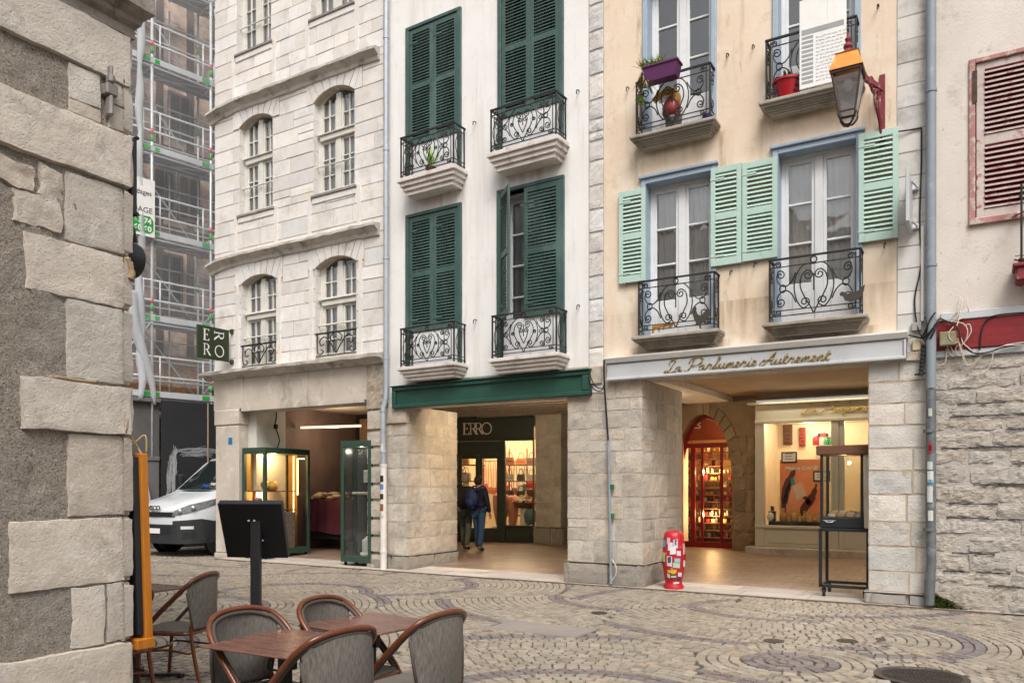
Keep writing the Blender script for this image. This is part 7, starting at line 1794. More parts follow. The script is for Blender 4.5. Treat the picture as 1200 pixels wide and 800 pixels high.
tr = nd(nt, 'ShaderNodeBsdfTransparent'); df = nd(nt, 'ShaderNodeBsdfDiffuse'); df.inputs[0].default_value = (.80,.82,.85,1); tl_ = nd(nt, 'ShaderNodeBsdfTranslucent'); tl_.inputs[0].default_value = (.80,.82,.85,1); dmx = nd(nt, 'ShaderNodeMixShader'); dmx.inputs[0].default_value = .45; nt.links.new(df.outputs[0], dmx.inputs[1]); nt.links.new(tl_.outputs[0], dmx.inputs[2]); mx = nd(nt, 'ShaderNodeMixShader')
tc = nd(nt, 'ShaderNodeTexCoord'); nz1 = nd(nt, 'ShaderNodeTexNoise'); nz1.inputs['Scale'].default_value = .8; nt.links.new(tc.outputs['Object'], nz1.inputs['Vector'])
mr = nd(nt, 'ShaderNodeMapRange'); mr.inputs[3].default_value = .10; mr.inputs[4].default_value = .27; nt.links.new(nz1.outputs['Fac'], mr.inputs[0]); nt.links.new(mr.outputs[0], mx.inputs[0])
nt.links.new(tr.outputs[0], mx.inputs[1]); nt.links.new(dmx.outputs[0], mx.inputs[2]); nt.links.new(mx.outputs[0], nt.nodes['Material Output'].inputs[0])
mb = MB(); n, m_ = 60, 24; z0, z1 = zdk[0]+.3, 14.5
for j in range(m_+1):
    for i in range(n+1):
        u = ups[0]+(ups[-1]-ups[0])*i/n; z = z0+(z1-z0)*j/m_; mb.v.append(TT(u, z, .12+.05*math.sin(u*2.1+z*.3)+.03*math.sin(u*7+z)))
for j in range(m_):
    for i in range(n): k = j*(n+1)+i; mb.face((k, k+1, k+n+2, k+n+1))
mb.build('netting', net, SC_, smooth=True, fixn=False)
mb = MB()                                            # gathered swags of sheeting
for u, r in ((ups[3]+.12, .06), (ups[2]-.32, .10)):
    cv = catmull([TT(u+.10*fb(z, u, 1), z, .12+.06*fb(z, u, 7)) for z in [zdk[0]-.1+.55*i for i in range(20)]], 3); mb.tube(cv, [r*(.5+.5*abs(math.sin(i*.35))) for i in range(len(cv))], 7)
cv = catmull([TT(ups[2]-.62, zdk[1]+.6, .15), TT(ups[2]-.50, zdk[1]-.2, .18), TT(ups[2]-.1, zdk[0]+.5, .14), TT(ups[2]+.02, zdk[0]-.2, .10)], 6); mb.tube(cv, [.16*(1-i/len(cv))+.03 for i in range(len(cv))], 7)
sw_m = net.copy(); sw_m.name = 'plastic_sheeting'; [n_ for n_ in sw_m.node_tree.nodes if n_.type == 'MAP_RANGE'][0].inputs[3].default_value = .45; [n_ for n_ in sw_m.node_tree.nodes if n_.type == 'MAP_RANGE'][0].inputs[4].default_value = .75
mb.build('plastic_sheeting', sw_m, SC_, smooth=True)
SS_ = thing('scaffold_sign', 'white scaffold company sign with a green telephone panel hung on the scaffold', 'sign', SB.location, SF.ang)
sa, sb_ = SF.u(140), SF.u(178); sz0, sz1 = SF.z(165, 278), SF.z(165, 211)
mb = MB(); mb.bbox(sa-.4, sb_, sz0, sz1, .16, .18, .004, TT); mb.build('sign_face', M['whitepaint'], SS_)
mb = MB(); mb.prism(ell_arch(0, 1, 0, 0, .01)[:0] or [(sa-.35, sz0+.08), (sb_-.12, sz0+.08), (sb_-.04, sz0+.16), (sb_-.04, sz0+.40), (sb_-.12, sz0+.50), (sa-.35, sz0+.50)], TT, .18, .186); mb.build('phone_panel', flat('sign_green', (.02,.30,.06), .5), SS_)
gk = flat('sign_grey_ink', (.06,.06,.065), .5)
bfont('échafaudages', .17, lambda a, b, d: TT(sb_-.08+a, sz1-.40+b, .183+d), 'lettering', gk, SS_, .002, 'RIGHT')
bfont('ÉCHAFAUDAGE', .19, lambda a, b, d: TT(sb_-.06+a, sz0+.58+b, .183+d), 'lettering', gk, SS_, .002, 'RIGHT')
bfont('52 63 74', .185, lambda a, b, d: TT(sb_-.09+a, sz0+.315+b, .188+d), 'lettering', M['whitepaint'], SS_, .002, 'RIGHT', .006)
bfont('03 60 60', .185, lambda a, b, d: TT(sb_-.09+a, sz0+.125+b, .188+d), 'lettering', M['whitepaint'], SS_, .002, 'RIGHT', .006)
HO = thing('site_hoarding', 'tall black boarded hoarding with chalky scribbles under the scaffold', 'hoarding', SB.location, SF.ang)
chalk = mat('chalked_black_board', (.014,.014,.015), .85, (.02,.02,.021), 2, spots=[((.30,.31,.32), 2.6, .60, .80)])
mb = MB()
hu0 = SF.u(187)
for i in range(5): mb.bbox(hu0+1.22*i, hu0+1.22*(i+1)-.006, 0, zdk[0]-.06, .08, .12, .004, TT)
mb.build('board', M['blackmatt'], HO)
mb = MB(); rch = random.Random(12)
def scrib(pts, w, k=26):
    for q in range(k):
        cv = catmull([TT(hu0+a+rch.gauss(0, .035), z+rch.gauss(0, .05), .1225+.0002*q) for a, z in pts], 3)
        s = rch.randint(0, len(cv)-4); mb.tube(cv[s:s+rch.randint(3, 7)], w*rch.uniform(.4, 1), 4)
scrib([(.28, .9), (.30, 1.5), (.33, 2.2), (.36, 2.5)], .011, 50); scrib([(.3, 2.45), (.7, 2.5), (1.2, 2.5), (1.6, 2.45)], .008, 26); scrib([(.15, 1.2), (.2, 1.8), (.25, 2.3)], .007, 30); scrib([(.5, 2.35), (.9, 2.4), (1.3, 2.38)], .006, 26)
mb.build('chalk_mark', flat('chalk', (.34,.35,.36), .95), HO)
mb = MB(); mb.tube([TT(hu0+1.20, .8, .15), TT(hu0+1.20, zdk[0]-.05, .15)], .02, 6); mb.build('cable', flat('tan_cable', (.35,.27,.17), .7), HO)
GS = thing('grey_shopfront', 'shuttered grey shopfront left of the black hoarding in the alley', 'shopfront', SB.location, SF.ang)
mb = MB(); mb.bbox(u0s, hu0-.01, 0, zdk[0]-.1, -.8, .02, .01, TT); mb.build('wall', mat('dull_grey_wall', (.105,.10,.10), .8, (.075,.072,.072), 3), GS)
mb = MB(); mb.bbox(u0s, hu0-.02, 2.2, 2.3, .02, .07, .01, TT); mb.bbox(u0s, hu0-.02, zdk[0]-.14, zdk[0]-.04, .02, .14, .01, TT); mb.bbox(hu0-.5, hu0-.03, 0, 2.2, .02, .04, .006, TT); mb.build('trim', mat('mid_grey_trim', (.14,.138,.14), .7), GS)
FLG = thing('folded_parasol', 'narrow folded white and violet parasol beside the van', 'parasol', (*plan(171, 19.6), 0), 0)
mb = MB(); mb.tube([(0,0,0), (0,0,1.75)], .02, 8); mb.build('pole', M['steel'], FLG)
mb = MB(); k = 12; n = 8
for z, r in ((.55, .05), (.8, .10), (1.2, .09), (1.6, .04), (1.72, .02)):
    for i in range(k): a = 2*math.pi*i/k; rr2 = r*(1+.35*(i % 2)); mb.v.append((rr2*math.cos(a), rr2*math.sin(a), z))
for j in range(4):
    for i in range(k): mb.face((j*k+i, j*k+(i+1) % k, (j+1)*k+(i+1) % k, (j+1)*k+i))
mb.build('canopy', mat('pale_violet_cloth', (.55,.52,.60), .8, (.30,.27,.40), 5), FLG)

# ================================================================ VAN
VN = thing('delivery_van', 'white delivery van with black bumper parked nose-out in the alley', 'van', (-15.84, 11.14, 0), R(-91))
# local: nose at x = 0 looking +x, body back along -x, left side +y
PL_ = [(-5.9, 1.0), (-1.3, 1.0), (-.85, .995), (-.45, .965), (-.22, .915), (-.08, .84), (-.02, .74), (.02, .55), (.05, .3), (.06, 0)]
def hw(x):
    for (a, b), (c, d) in zip(PL_[:-1], PL_[1:]):
        if a <= x <= c: return b+(d-b)*(x-a)/(c-a)
    return .3
LIFT = .12
def ht(x):                                            # top line
    pts = [(.06, 1.02), (-.02, 1.08), (-.2, 1.19), (-.5, 1.29), (-.95, 1.40), (-1.02, 1.43), (-1.9, 2.16), (-2.1, 2.27), (-2.5, 2.34), (-5.9, 2.36)]
    for (a, b), (c, d) in zip(pts[:-1], pts[1:]):
        if c <= x <= a: return b+(d-b)*(x-a)/(c-a)
    return 2.36
xs_ = [.05, .02, -.02, -.08, -.15, -.22, -.33, -.45, -.65, -.85, -.95, -1.02, -1.2, -1.45, -1.7, -1.9, -2.1, -2.5, -3.2, -4.2, -5.85]
mb = MB(); rows = []
for x in xs_:
    w = hw(x); t = ht(x); cab = max(0, min(1, (-x-1.0)/.9))
    belt = min(t-.05, 1.02+.33*max(0, min(1, -x/1.0)))
    sh = max(.02, .18*(1-cab)+.10*cab)
    half = [(w*.96, .42), (w, .58), (w, belt), (w-.02-.02*cab, belt+(t-belt)*.35), (w-.05-.07*cab, t-sh*.6), (w*.86-.05*cab, t-.03), (w*.45, t), (0, t+.012)]
    pts = [(x, y, z) for y, z in half]+[(x, -y, z) for y, z in reversed(half[:-1])]
    rows.append(len(mb.v)); mb.v.extend(Vector(p) for p in pts)
m_ = 15
for a, b in zip(rows[:-1], rows[1:]):
    for j in range(m_-1): mb.face((a+j, a+j+1, b+j+1, b+j))
mb.face([rows[0]+j for j in range(m_)]); mb.face([rows[-1]+j for j in range(m_)])
for a, b in zip(rows[:-1], rows[1:]): mb.face((a, b, b+m_-1, a+m_-1))
mb.build('body', M['carpaint'], VN, smooth=True, angle=38)
FC = [(-1.0, .996), (-.85, .994), (-.65, .98), (-.45, .965), (-.33, .94), (-.22, .915), (-.15, .88), (-.08, .84), (-.02, .74), (.02, .55), (.05, .3), (.06, 0)]
FCs = [Vector((a, b)) for a, b in FC]+[Vector((a, -b)) for a, b in reversed(FC[:-1])]
SL_ = [0]
for a, b in zip(FCs[:-1], FCs[1:]): SL_.append(SL_[-1]+(b-a).length)
SMID = SL_[len(FC)-1]
def fp(s, z, o=.012):
    """point on the nose at arc length s from the centreline (+ = left side), height z, o proud"""
    s = SMID-s
    for i in range(len(FCs)-1):
        if SL_[i] <= s <= SL_[i+1]+1e-9:
            t = (s-SL_[i])/(SL_[i+1]-SL_[i]); p = FCs[i].lerp(FCs[i+1], t); d = (FCs[i+1]-FCs[i]).normalized(); n = Vector((-d.y, d.x))
            if n.x*1+n.y*(1 if p.y > 0 else -1) < 0: n = -n
            q = p+n*o; return Vector((q.x, q.y, z))
    return Vector((0, 0, z))
def band(mb, s0, s1, lo, hi, o0=-.02, o1=.02, n=16):
    """strip wrapped on the nose; lo / hi are heights or (at s0, at s1)"""
    L2 = lambda v, t: v if not isinstance(v, tuple) else v[0]+(v[1]-v[0])*t
    k0 = len(mb.v)
    for i in range(n+1):
        t = i/n; s = s0+(s1-s0)*t
        mb.v.extend([fp(s, L2(lo, t), o0), fp(s, L2(lo, t), o1), fp(s, L2(hi, t), o1), fp(s, L2(hi, t), o0)])
    for i in range(n):
        a = k0+i*4
        for j in range(4): mb.face((a+j, a+(j+1) % 4, a+4+(j+1) % 4, a+4+j))
    mb.face([k0, k0+1, k0+2, k0+3]); mb.face([k0+n*4+j for j in range(4)])
mb = MB(); band(mb, -1.85, 1.85, .30, (.72), -.06, .035, 40)
for sg in (1, -1): band(mb, .62*sg, 1.25*sg, .70, (.80, .84), -.03, .03); band(mb, 1.25*sg, 1.85*sg, .70, (.84, .74), -.03, .03)
mb.build('bumper', M['darkplastic'], VN)
mb = MB(); band(mb, -.66, .66, .885, .99, -.03, .012, 20); mb.build('grille', M['black'], VN)
mb = MB()
for i in range(4): band(mb, -.64, .64, .897+.025*i, .905+.025*i, .0, .017, 20)
mb.build('grille_bar', M['darkplastic'], VN)
mb = MB(); band(mb, -.60, .60, .50, .68, -.03, .04, 20); mb.build('lower_intake', M['black'], VN)
for sg in (1, -1):
    mb = MB(); band(mb, .60*sg, 1.0*sg, (.905, .98), (.995, 1.16), -.02, .014); band(mb, 1.0*sg, 1.72*sg, (.98, 1.20), (1.16, 1.30), -.02, .014)
    hl = mb.build('headlight', mat('smoked_lamp_lens', (.10,.11,.12), .12, (.30,.32,.33), 14) if 'hl' not in M else M['hl'], VN); M['hl'] = hl.data.materials[0]
    mb = MB()
    for s in (.80, 1.06):
        p = fp(s*sg, 1.02 if s < .9 else 1.09, .016); q = fp(s*sg, 1.02, .03); mb.lathe([(.0, -.05), (.05, -.03), (.055, 0), (.05, .03), (.0, .05)], p, 12)
    mb.build('lamp_reflector', flat('lamp_chrome', (.6,.62,.63), .2, metal=.7), hl, smooth=True)
    mb = MB(); band(mb, .82*sg, 1.06*sg, .62, .685, .0, .045, 8); mb.build('fog_lamp', flat('fog_lens', (.62,.62,.60), .3), VN)
    mb = MB(); band(mb, .86*sg, 1.12*sg, .42, .56, .0, .040, 8); mb.build('fog_recess', M['black'], VN)
    # side glass and mirror
    mb = MB(); sgy = lambda x, z: Vector((x, sg*(hw(x)-.02-.09*max(0, min(1, (z-1.35)/.9))+.012), z))
    mb.poly([sgy(-1.30, 1.46), sgy(-2.45, 1.46), sgy(-2.45, 2.12), sgy(-1.98, 2.12)]); mb.poly([sgy(-1.05, 1.36), sgy(-1.30, 1.40), sgy(-1.60, 1.72), sgy(-1.52, 1.72)]); mb.build('side_window', flat('van_glass', (.012,.016,.016), .06), VN, fixn=False)
    mb = MB(); mb.bbox(-1.52, -1.36, sg*1.06, sg*1.28, 1.46, 1.86, .03); mb.tube([(-1.45, sg*.98, 1.5), (-1.45, sg*1.1, 1.52)], .03); mb.build('mirror', M['black'], VN)
    mb = MB(); mb.poly([sgy(-.80, 1.20), sgy(-1.25, 1.28), sgy(-1.55, 1.62), sgy(-1.10, 1.44)]); mb.build('pillar_trim', M['black'], VN, fixn=False)
    for xw in (-.98, -4.6):
        mb = MB(); c = Vector((xw, sg*.86, .36)); TW = lambda x, y, z, c=c: c+Vector((x, z*sg, y))
        mb.lathe([(.20, -.10), (.33, -.10), (.36, -.07), (.36, .07), (.33, .105), (.21, .10)], (0,0,0), 30, TW); w = mb.build('wheel', M['rubber'], VN, smooth=True, angle=40)
        mb = MB(); mb.lathe([(.21, .09), (.20, .05), (.10, .06), (.085, .10), (.05, .11), (.0, .11)], (0,0,0), 20, TW); mb.build('rim', flat('steel_rim', (.35,.33,.31), .5, metal=.4), w, smooth=True, angle=30)
        mb = MB(); pts = [(xw+.49*math.cos(t), .36+.47*math.sin(t)) for t in [math.pi*i/14 for i in range(15)]]+[(xw-.49, .30)]+[(xw+.49, .30)]
        mb.prism(pts[:15], lambda a, b, d: Vector((a, sg*(hw(min(a, .05))+d), b)), -.03, .006); mb.prism([(xw+.43*math.cos(t), .36+.42*math.sin(t)) for t in [2*math.pi*i/24 for i in range(24)]], lambda a, b, d: Vector((a, sg*(1.0+d), b)), .0, .012); mb.build('wheel_arch', M['black'], VN)
wsg = lambda y, t: Vector((-1.03-.84*t-.16*abs(y)**2, y*(.92-.12*t), 1.445+.70*t+.004))
mb = MB(); n = 10
for t in (0, 1):
    for i in range(n+1): y = -1+2*i/n; p = wsg(y, t); mb.v.append(p+Vector((.035, 0, .04)))
for i in range(n): mb.face((i, i+1, n+2+i, n+1+i))
mb.build('windscreen', glass('windscreen_glass', (.10,.14,.13), 1., .12), VN, smooth=True, fixn=False)
mb = MB(); mb.poly([Vector((-.98-.16*y*y, y*.93, 1.45)) for y in (-1, -.5, 0, .5, 1)]+[Vector((-1.06-.16*y*y, y*.93, 1.47)) for y in (1, .5, 0, -.5, -1)]); mb.build('scuttle', M['black'], VN, fixn=False)
mb = MB()
for i, (y, c) in enumerate(((.35, (.03,.08,.4)), (.55, (.6,.6,.58)), (.72, (.6,.03,.03)), (.80, (.02,.3,.2)))):
    p = wsg(y, .06+.05*(i % 2))+Vector((.045, 0, .05)); mb.hexa([p+Vector((a*.05, b*.09, c_*.06+a*.03)) for c_ in (0, 1) for a, b in ((-.2,-1),(.2,-1),(.2,1),(-.2,1))], c)
mb.build('dashboard_paper', M['sticker'], VN)
mb = MB(); band(mb, -.26, .26, .52, .63, .04, .052, 8); mb.build('number_plate', M['whitepaint'], VN)
bfont('IVECO', .135, lambda a, b, d: fp(a*1.25, 1.035+b, .03+d-.15*b), 'lettering', M['black'], VN, .006, 'CENTER', .004)
for s in (1, -1):
    mb = MB(); p = wsg(.1*s+.3*s, .02); mb.tube([p+Vector((.07,0,.05)), wsg(.75*s, .30)+Vector((.05,0,.05))], .010, 5); mb.build('wiper', M['black'], VN)
# ================================================================ GROUND
mb = MB(); S = 90
mb.poly([(-S, -S, -.014), (S, -S, -.014), (S, S, -.014), (-S, S, -.014)]); tag(mb.build('ground', M['sand'], None, fixn=False), kind='structure')
rg = random.Random(41)
BASE = (.325,.282,.228); PURP = (.188,.160,.160)
ROS = Vector((-1.47, 7.29)); MH = Vector((-.43, 7.28)); SLAB = (-4.15, 7.62)
cen = []
P0 = Vector((-3.5, 6.2)); A1 = Vector((2.75, .55)); A2 = Vector((1.05, 2.55))
for i in range(-7, 7):
    for j in range(-4, 5):
        c = P0+A1*i+A2*j+Vector((rg.uniform(-.35, .35), rg.uniform(-.35, .35)))
        if -19 < c.x < 5.5 and -2.5 < c.y < 16:
            a = R(rg.choice([70, 110, 200, 250, 300, 340])+rg.uniform(-25, 25)); cen.append((c, c+Vector((math.cos(a), math.sin(a)))*rg.uniform(1.2, 2.3), rg.uniform(0, .75)))
mb = MB()
def sett(poly, col, top):
    c = Vector((sum(p[0] for p in poly)/4, sum(p[1] for p in poly)/4))
    n = len(mb.v); t = [Vector(p)+(c-Vector(p))*.10 for p in poly]; tl = (rg.uniform(-.013, .013), rg.uniform(-.013, .013))
    mb.v.extend(Vector((p[0], p[1], -.013)) for p in poly)
    mb.v.extend(Vector((p.x, p.y, top+(p-c).x*tl[0]+(p-c).y*tl[1])) for p in t)
    for f in ((4,5,6,7),(0,1,5,4),(1,2,6,5),(2,3,7,6),(3,0,4,7)): mb.face([n+q for q in f], col)
def allowed(p):
    if p.y > Y0-.13-(.0 if p.x > -14.1 else -4): return False
    if p.x < XL+.02 and p.y < YC+.02: return False
    if p.y < .6 or p.x > 3.4 or p.x < -18.0: return False
    if (p-MH).length < .36: return False
    if abs(p.x-SLAB[0]) < .55 and abs(p.y-SLAB[1]) < .30: return False
    return True
def rings(c, r0, r1, pitch, test, bandf):
    r = r0
    while r < r1:
        n = max(5, int(2*math.pi*r/(pitch*1.12)+.5)); a0 = rg.uniform(0, 6)
        for k in range(n):
            a, b = a0+2*math.pi*k/n+rg.uniform(-.06, .06)/n*6, a0+2*math.pi*(k+1)/n
            m = c+Vector((math.cos((a+b)/2), math.sin((a+b)/2)))*(r+pitch/2)
            if not test(m) or not allowed(m): continue
            g = .0062/r if r > .05 else .02; g2 = .0062
            jj = lambda: rg.uniform(-.004, .004)
            q = [(r+g2+jj, t) for jj, t in ((jj(), a+g), (jj(), b-g))]+[(r+pitch-g2+j, t) for j, t in ((jj(), b-g), (jj(), a+g))]
            poly = [(c.x+R_*math.cos(t), c.y+R_*math.sin(t)) for R_, t in q]
            base = bandf(r, m); kk = 1+rg.gauss(0, .11); w = rg.uniform(-.045, .045)
            col = tuple(max(.03, x*kk*f) for x, f in zip(base, (1+w, 1, 1-w)))
            if rg.random() < .05: col = tuple(x*.72 for x in col)
            sett(poly, col, .001+rg.uniform(-.0022, .0022))
        r += pitch
def place(i):
    c, o, w_ = cen[i]; nb = [k for k in range(len(cen)) if k != i and (cen[k][0]-c).length < 6.2]
    memo = {}
    def test(p):
        d0 = (p-c).length
        if d0 > 3.2 or (p-ROS).length < .80: return False
        m = min((p-cen[k][0]).length-cen[k][2] for k in nb); e = m-(d0-w_)
        if e < .025: return False
        memo['e'] = e; return True
    def colour(r, p):
        t = (r/.098) % 16
        return PURP if 9.5 < t < 11.6 else BASE
    rings(o, .03, 5.4, .098, test, colour)
for i in range(len(cen)): place(i)
rings(ROS, .02, .79, .100, lambda p: True, lambda r, p: PURP if r < .40 or .68 < r < .0 else BASE)
tag(mb.build('cobble_paving', M['sett'], None, fixn=False), kind='structure')
mb = MB(); one_block(mb, lambda a, b, d: Vector((a, b, d)), SLAB[0]-.54, SLAB[0]+.54, SLAB[1]-.29, SLAB[1]+.29, .003, bev=.006, back=-.013, jit=.004, sub=0, col=(.60,.59,.60), r=rg)
tag(mb.build('patch_slab', M['kerb'], None, fixn=False), 'smooth pale rectangular slab set into the cobbles', 'paving slab')
MHt = thing('manhole_cover', 'large round cast iron manhole cover in the cobbles at the lower right', 'manhole cover', (MH.x, MH.y, 0))
mb = MB(); mb.lathe([(.35, -.013), (.355, .004), (.30, .005), (.295, -.004), (.0, -.004)], (0,0,0), 40); mb.build('cover_ring', flat('worn_iron', (.085,.072,.062), .5, metal=.5, bump=.3), MHt)
mb = MB()
for r in [.025+.028*i for i in range(10)]:
    n = max(4, int(2*math.pi*r/.034))
    for k in range(n): a = 2*math.pi*k/n; x, y = r*math.cos(a), r*math.sin(a); mb.bbox(x-.010, x+.010, y-.010, y+.010, -.0041, .004, .003)
mb.build('cover_plate', flat('dark_cast_iron', (.045,.036,.032), .55, metal=.4, bump=.3), MHt)
for px, py, lab in ((907, 751, 'small oval iron water cap left of the cobble rosette top'), (993, 751, 'small oval iron water cap nearer the vitrine trolley'), (702, 718, 'small worn iron cap in the cobbles before the middle pier')):
    D = FP*EYE/(py-HY); x, y = plan(px, D)
    mb = MB(); mb.lathe([(.10, -.012), (.10, .010), (.085, .011), (.08, .006), (.0, .006)], (0,0,0), 22); mb.box(-.05, .05, -.012, .012, .006, .011)
    tag(mb.build('water_cap', flat('worn_iron', (.085,.072,.062)), None), lab, 'iron cap').location = (x, y, 0)

# ================================================================ PEOPLE
def skin_mesh(name, joints, edges, m, parent=None, root=None, sub=2):
    bm = bmesh.new(); lay = bm.verts.layers.skin.verify(); vs = {}
    for k, (p, r) in joints.items():
        v = bm.verts.new(p); v[lay].radius = (r, r) if not isinstance(r, tuple) else r; vs[k] = v
        v[lay].use_root = (k == root)
    for a, b in edges: bm.edges.new((vs[a], vs[b]))
    me = bpy.data.meshes.new(name+'_cage'); bm.to_mesh(me); bm.free()
    t = bpy.data.objects.new(name+'_cage', me); COL.objects.link(t)
    t.modifiers.new('s', 'SKIN').use_smooth_shade = True; sm = t.modifiers.new('d', 'SUBSURF'); sm.levels = sub; sm.render_levels = sub
    dg = bpy.context.evaluated_depsgraph_get(); dg.update(); me2 = bpy.data.meshes.new_from_object(t.evaluated_get(dg))
    bpy.data.objects.remove(t); bpy.data.meshes.remove(me)
    me2.name = name; me2.materials.clear(); me2.materials.append(m)
    o = bpy.data.objects.new(name, me2); COL.objects.link(o)
    if parent: o.parent = parent
    return o
M['skin'] = mat('skin', (.50,.29,.20), .55, (.44,.24,.165), 9)
def person(label, loc, rz, J, wear, hair):
    """J: joint positions; wear: list of (name, material, [(joints chain, radii)...])"""
    o = thing('person', label, 'person', loc, rz)
    rad = dict(pel=.115, wai=.105, che=.135, nec=.052, hea=.085, top=.078, chin=.06, sl=.058, sr=.058, el=.042, er=.042, wl=.028, wr=.028, hl=.08, hr=.08, kl=.058, kr=.058, al=.04, ar=.04, tl=.034, tr=.034)
    j = {k: (Vector(v), rad[k]) for k, v in J.items()}
    ed = [('pel','wai'),('wai','che'),('che','nec'),('nec','hea'),('hea','top'),('hea','chin'),('che','sl'),('sl','el'),('el','wl'),('che','sr'),('sr','er'),('er','wr'),('pel','hl'),('hl','kl'),('kl','al'),('al','tl'),('pel','hr'),('hr','kr'),('kr','ar'),('ar','tr')]
    for s in 'lr':                                    # hands: palm and five unequal bent digits
        w = Vector(J['w'+s]); e = Vector(J['e'+s]); d = (w-e).normalized(); side = Vector((0, 1, 0)) if abs(d.y) < .8 else Vector((1, 0, 0)); side = (side-d*side.dot(d)).normalized(); nn = d.cross(side)*(1 if s == 'l' else -1)
        j['p'+s] = (w+d*.075, .026); ed.append(('w'+s, 'p'+s))
        for f, (off_, ln) in enumerate(((-.030, .062), (-.010, .075), (.010, .07), (.028, .055))):
            a = w+d*.095+side*off_; b = a+d*ln*.55+nn*.008; c = b+d*ln*.4+nn*.022
            for q, (n_, p) in enumerate((('a', a), ('b', b), ('c', c))): j['%s%d%s' % (s, f, n_)] = (p, .0095-.001*q)
            ed += [('p'+s, '%s%da' % (s, f)), ('%s%da' % (s, f), '%s%db' % (s, f)), ('%s%db' % (s, f), '%s%dc' % (s, f))]
        a = w+d*.04-side*.034; b = a+d*.035-side*.012+nn*.01; j['t1'+s] = (a, .011); j['t2'+s] = (b, .009); ed += [('w'+s, 't1'+s), ('t1'+s, 't2'+s)]
    skin_mesh('body', j, ed, M['skin'], o, 'pel', 1)
    for name, m, chains, root in wear:
        jj = {}; ee = []
        for ch in chains:
            for k, r in ch:
                p = Vector(J[k]) if isinstance(k, str) else Vector(k); jj[str(k)] = (p, r)
            ee += [(str(ch[i][0]), str(ch[i+1][0])) for i in range(len(ch)-1)]
        skin_mesh(name, jj, ee, m, o, root, 2)
    H = Vector(J['hea']); T = Vector(J['top']); C = Vector(J['chin']); fwd = (C-H); fwd.z = 0; fwd.normalize(); up = Vector((0,0,1)); rt = fwd.cross(up)
    hb = MB(); bm = bmesh.new(); bmesh.ops.create_uvsphere(bm, u_segments=18, v_segments=12, radius=1)
    ctr = (H+T)/2+Vector((0,0,.015))-fwd*.012
    for v in bm.verts:
        p = v.co.copy(); cut = 1. if p.y < .2 or p.z > .35 else .86
        v.co = ctr+rt*p.x*.092*cut+fwd*p.y*.112*cut+up*max(p.z, -.75)*.125
    hb.bm(bm); hb.build(hair[0], hair[1], o, smooth=True)
    fm = MB()
    for sg in (1, -1):
        fm.lathe([(.0, -.012), (.011, 0), (.0, .012)], H+fwd*.082+rt*.032*sg+up*.035, 8); fm.lathe([(.0, -.03), (.014, 0), (.0, .03)], H+rt*.09*sg+up*.02, 8)
    fm.tube([H+fwd*.085+up*.04, H+fwd*.108+up*.0, H+fwd*.088-up*.008], .012, 6); fm.tube([H+fwd*.083+rt*.025-up*.04, H+fwd*.092-up*.042, H+fwd*.083-rt*.025-up*.04], .006, 5)
    fm.build('face', M['skin'], o, smooth=True)
    return o
def stander(step=.16, lean=.02, h=1.):
    s = h
    return dict(pel=(0,0,.94*s), wai=(0,.01,1.10*s), che=(0,lean,1.32*s), nec=(0,lean*1.3,1.48*s), hea=(0,lean*1.5+.01,1.58*s), top=(0,lean*1.5,1.68*s), chin=(0,lean*1.5+.05,1.53*s),
        sl=(-.18,lean,1.40*s), sr=(.18,lean,1.40*s), el=(-.23,lean-.05,1.13*s), er=(.23,lean+.03,1.13*s), wl=(-.21,lean+.08,.92*s), wr=(.21,lean+.13,.91*s),
        hl=(-.095,0,.90*s), hr=(.095,0,.90*s), kl=(-.10,step*.7,.50*s), kr=(.10,-step*.25,.49*s), al=(-.10,step,.09), ar=(.10,-step,.11), tl=(-.11,step+.16,.035), tr=(.11,-step+.15,.045))
def dress(jm, tm, sm, bulk=1.):
    return [('jacket', jm, [[('pel',.135*bulk),('wai',.140*bulk),('che',.165*bulk),('nec',.072)], [('che',.165*bulk),('sl',.082),('el',.064),('wl',.050)], [('che',.165*bulk),('sr',.082),('er',.064),('wr',.050)]], 'wai'),
            ('trousers', tm, [[('pel',.125),('hl',.100),('kl',.078),('al',.064)], [('pel',.125),('hr',.100),('kr',.078),('ar',.064)]], 'pel'),
            ('shoe', sm, [[('al',.050),('tl',.044)]], 'al'), ('shoe', sm, [[('ar',.050),('tr',.044)]], 'ar')]
jeans = flat('blue_denim', (.04,.10,.22), .85); navy = flat('navy_cloth', (.012,.017,.045), .85); dark = flat('dark_brown_jacket', (.022,.018,.018), .8); olive = flat('grey_green_trousers', (.11,.12,.10), .85); shoes = flat('dark_shoes', (.015,.015,.016), .6)
D = FP*(EYE-FZ(14.8))/(645-HY)
x, y = plan(545, D)
p1 = person('person in a pale cap, dark jacket and grey green trousers walking to the leather shop', (x, y, FZ(y)+.004), R(12), stander(.17), dress(dark, olive, shoes, 1.05), ('cap', flat('pale_cap', (.30,.24,.18), .9)))
mb = MB(); mb.bbox(-.07, .07, .10, .20, 1.66, 1.675, .006); mb.build('cap_visor', flat('pale_cap', (.30,.24,.18)), p1)
x, y = plan(561, D-.4)
p2 = person('person in navy jacket and blue jeans seen from behind before the leather shop door', (x, y, FZ(y)+.004), R(-8), stander(.10, .0, .975), dress(navy, jeans, shoes, 1.05), ('hair', flat('dark_hair', (.022,.014,.011), .7)))
BP = thing('backpack', 'blue backpack worn by the person in blue jeans', 'backpack', (x, y, FZ(y)), R(-8))
bm = bmesh.new(); bmesh.ops.create_cube(bm, size=1); bmesh.ops.bevel(bm, geom=bm.edges[:], offset=.22, segments=3, affect='EDGES')
mb = MB(); mb.bm(bm, lambda a, b, c: Vector((a*.32, -.255+b*.19, 1.20+c*.44))); bag_m = flat('blue_nylon', (.022,.045,.14), .7); mb.build('main_bag', bag_m, BP, smooth=True)
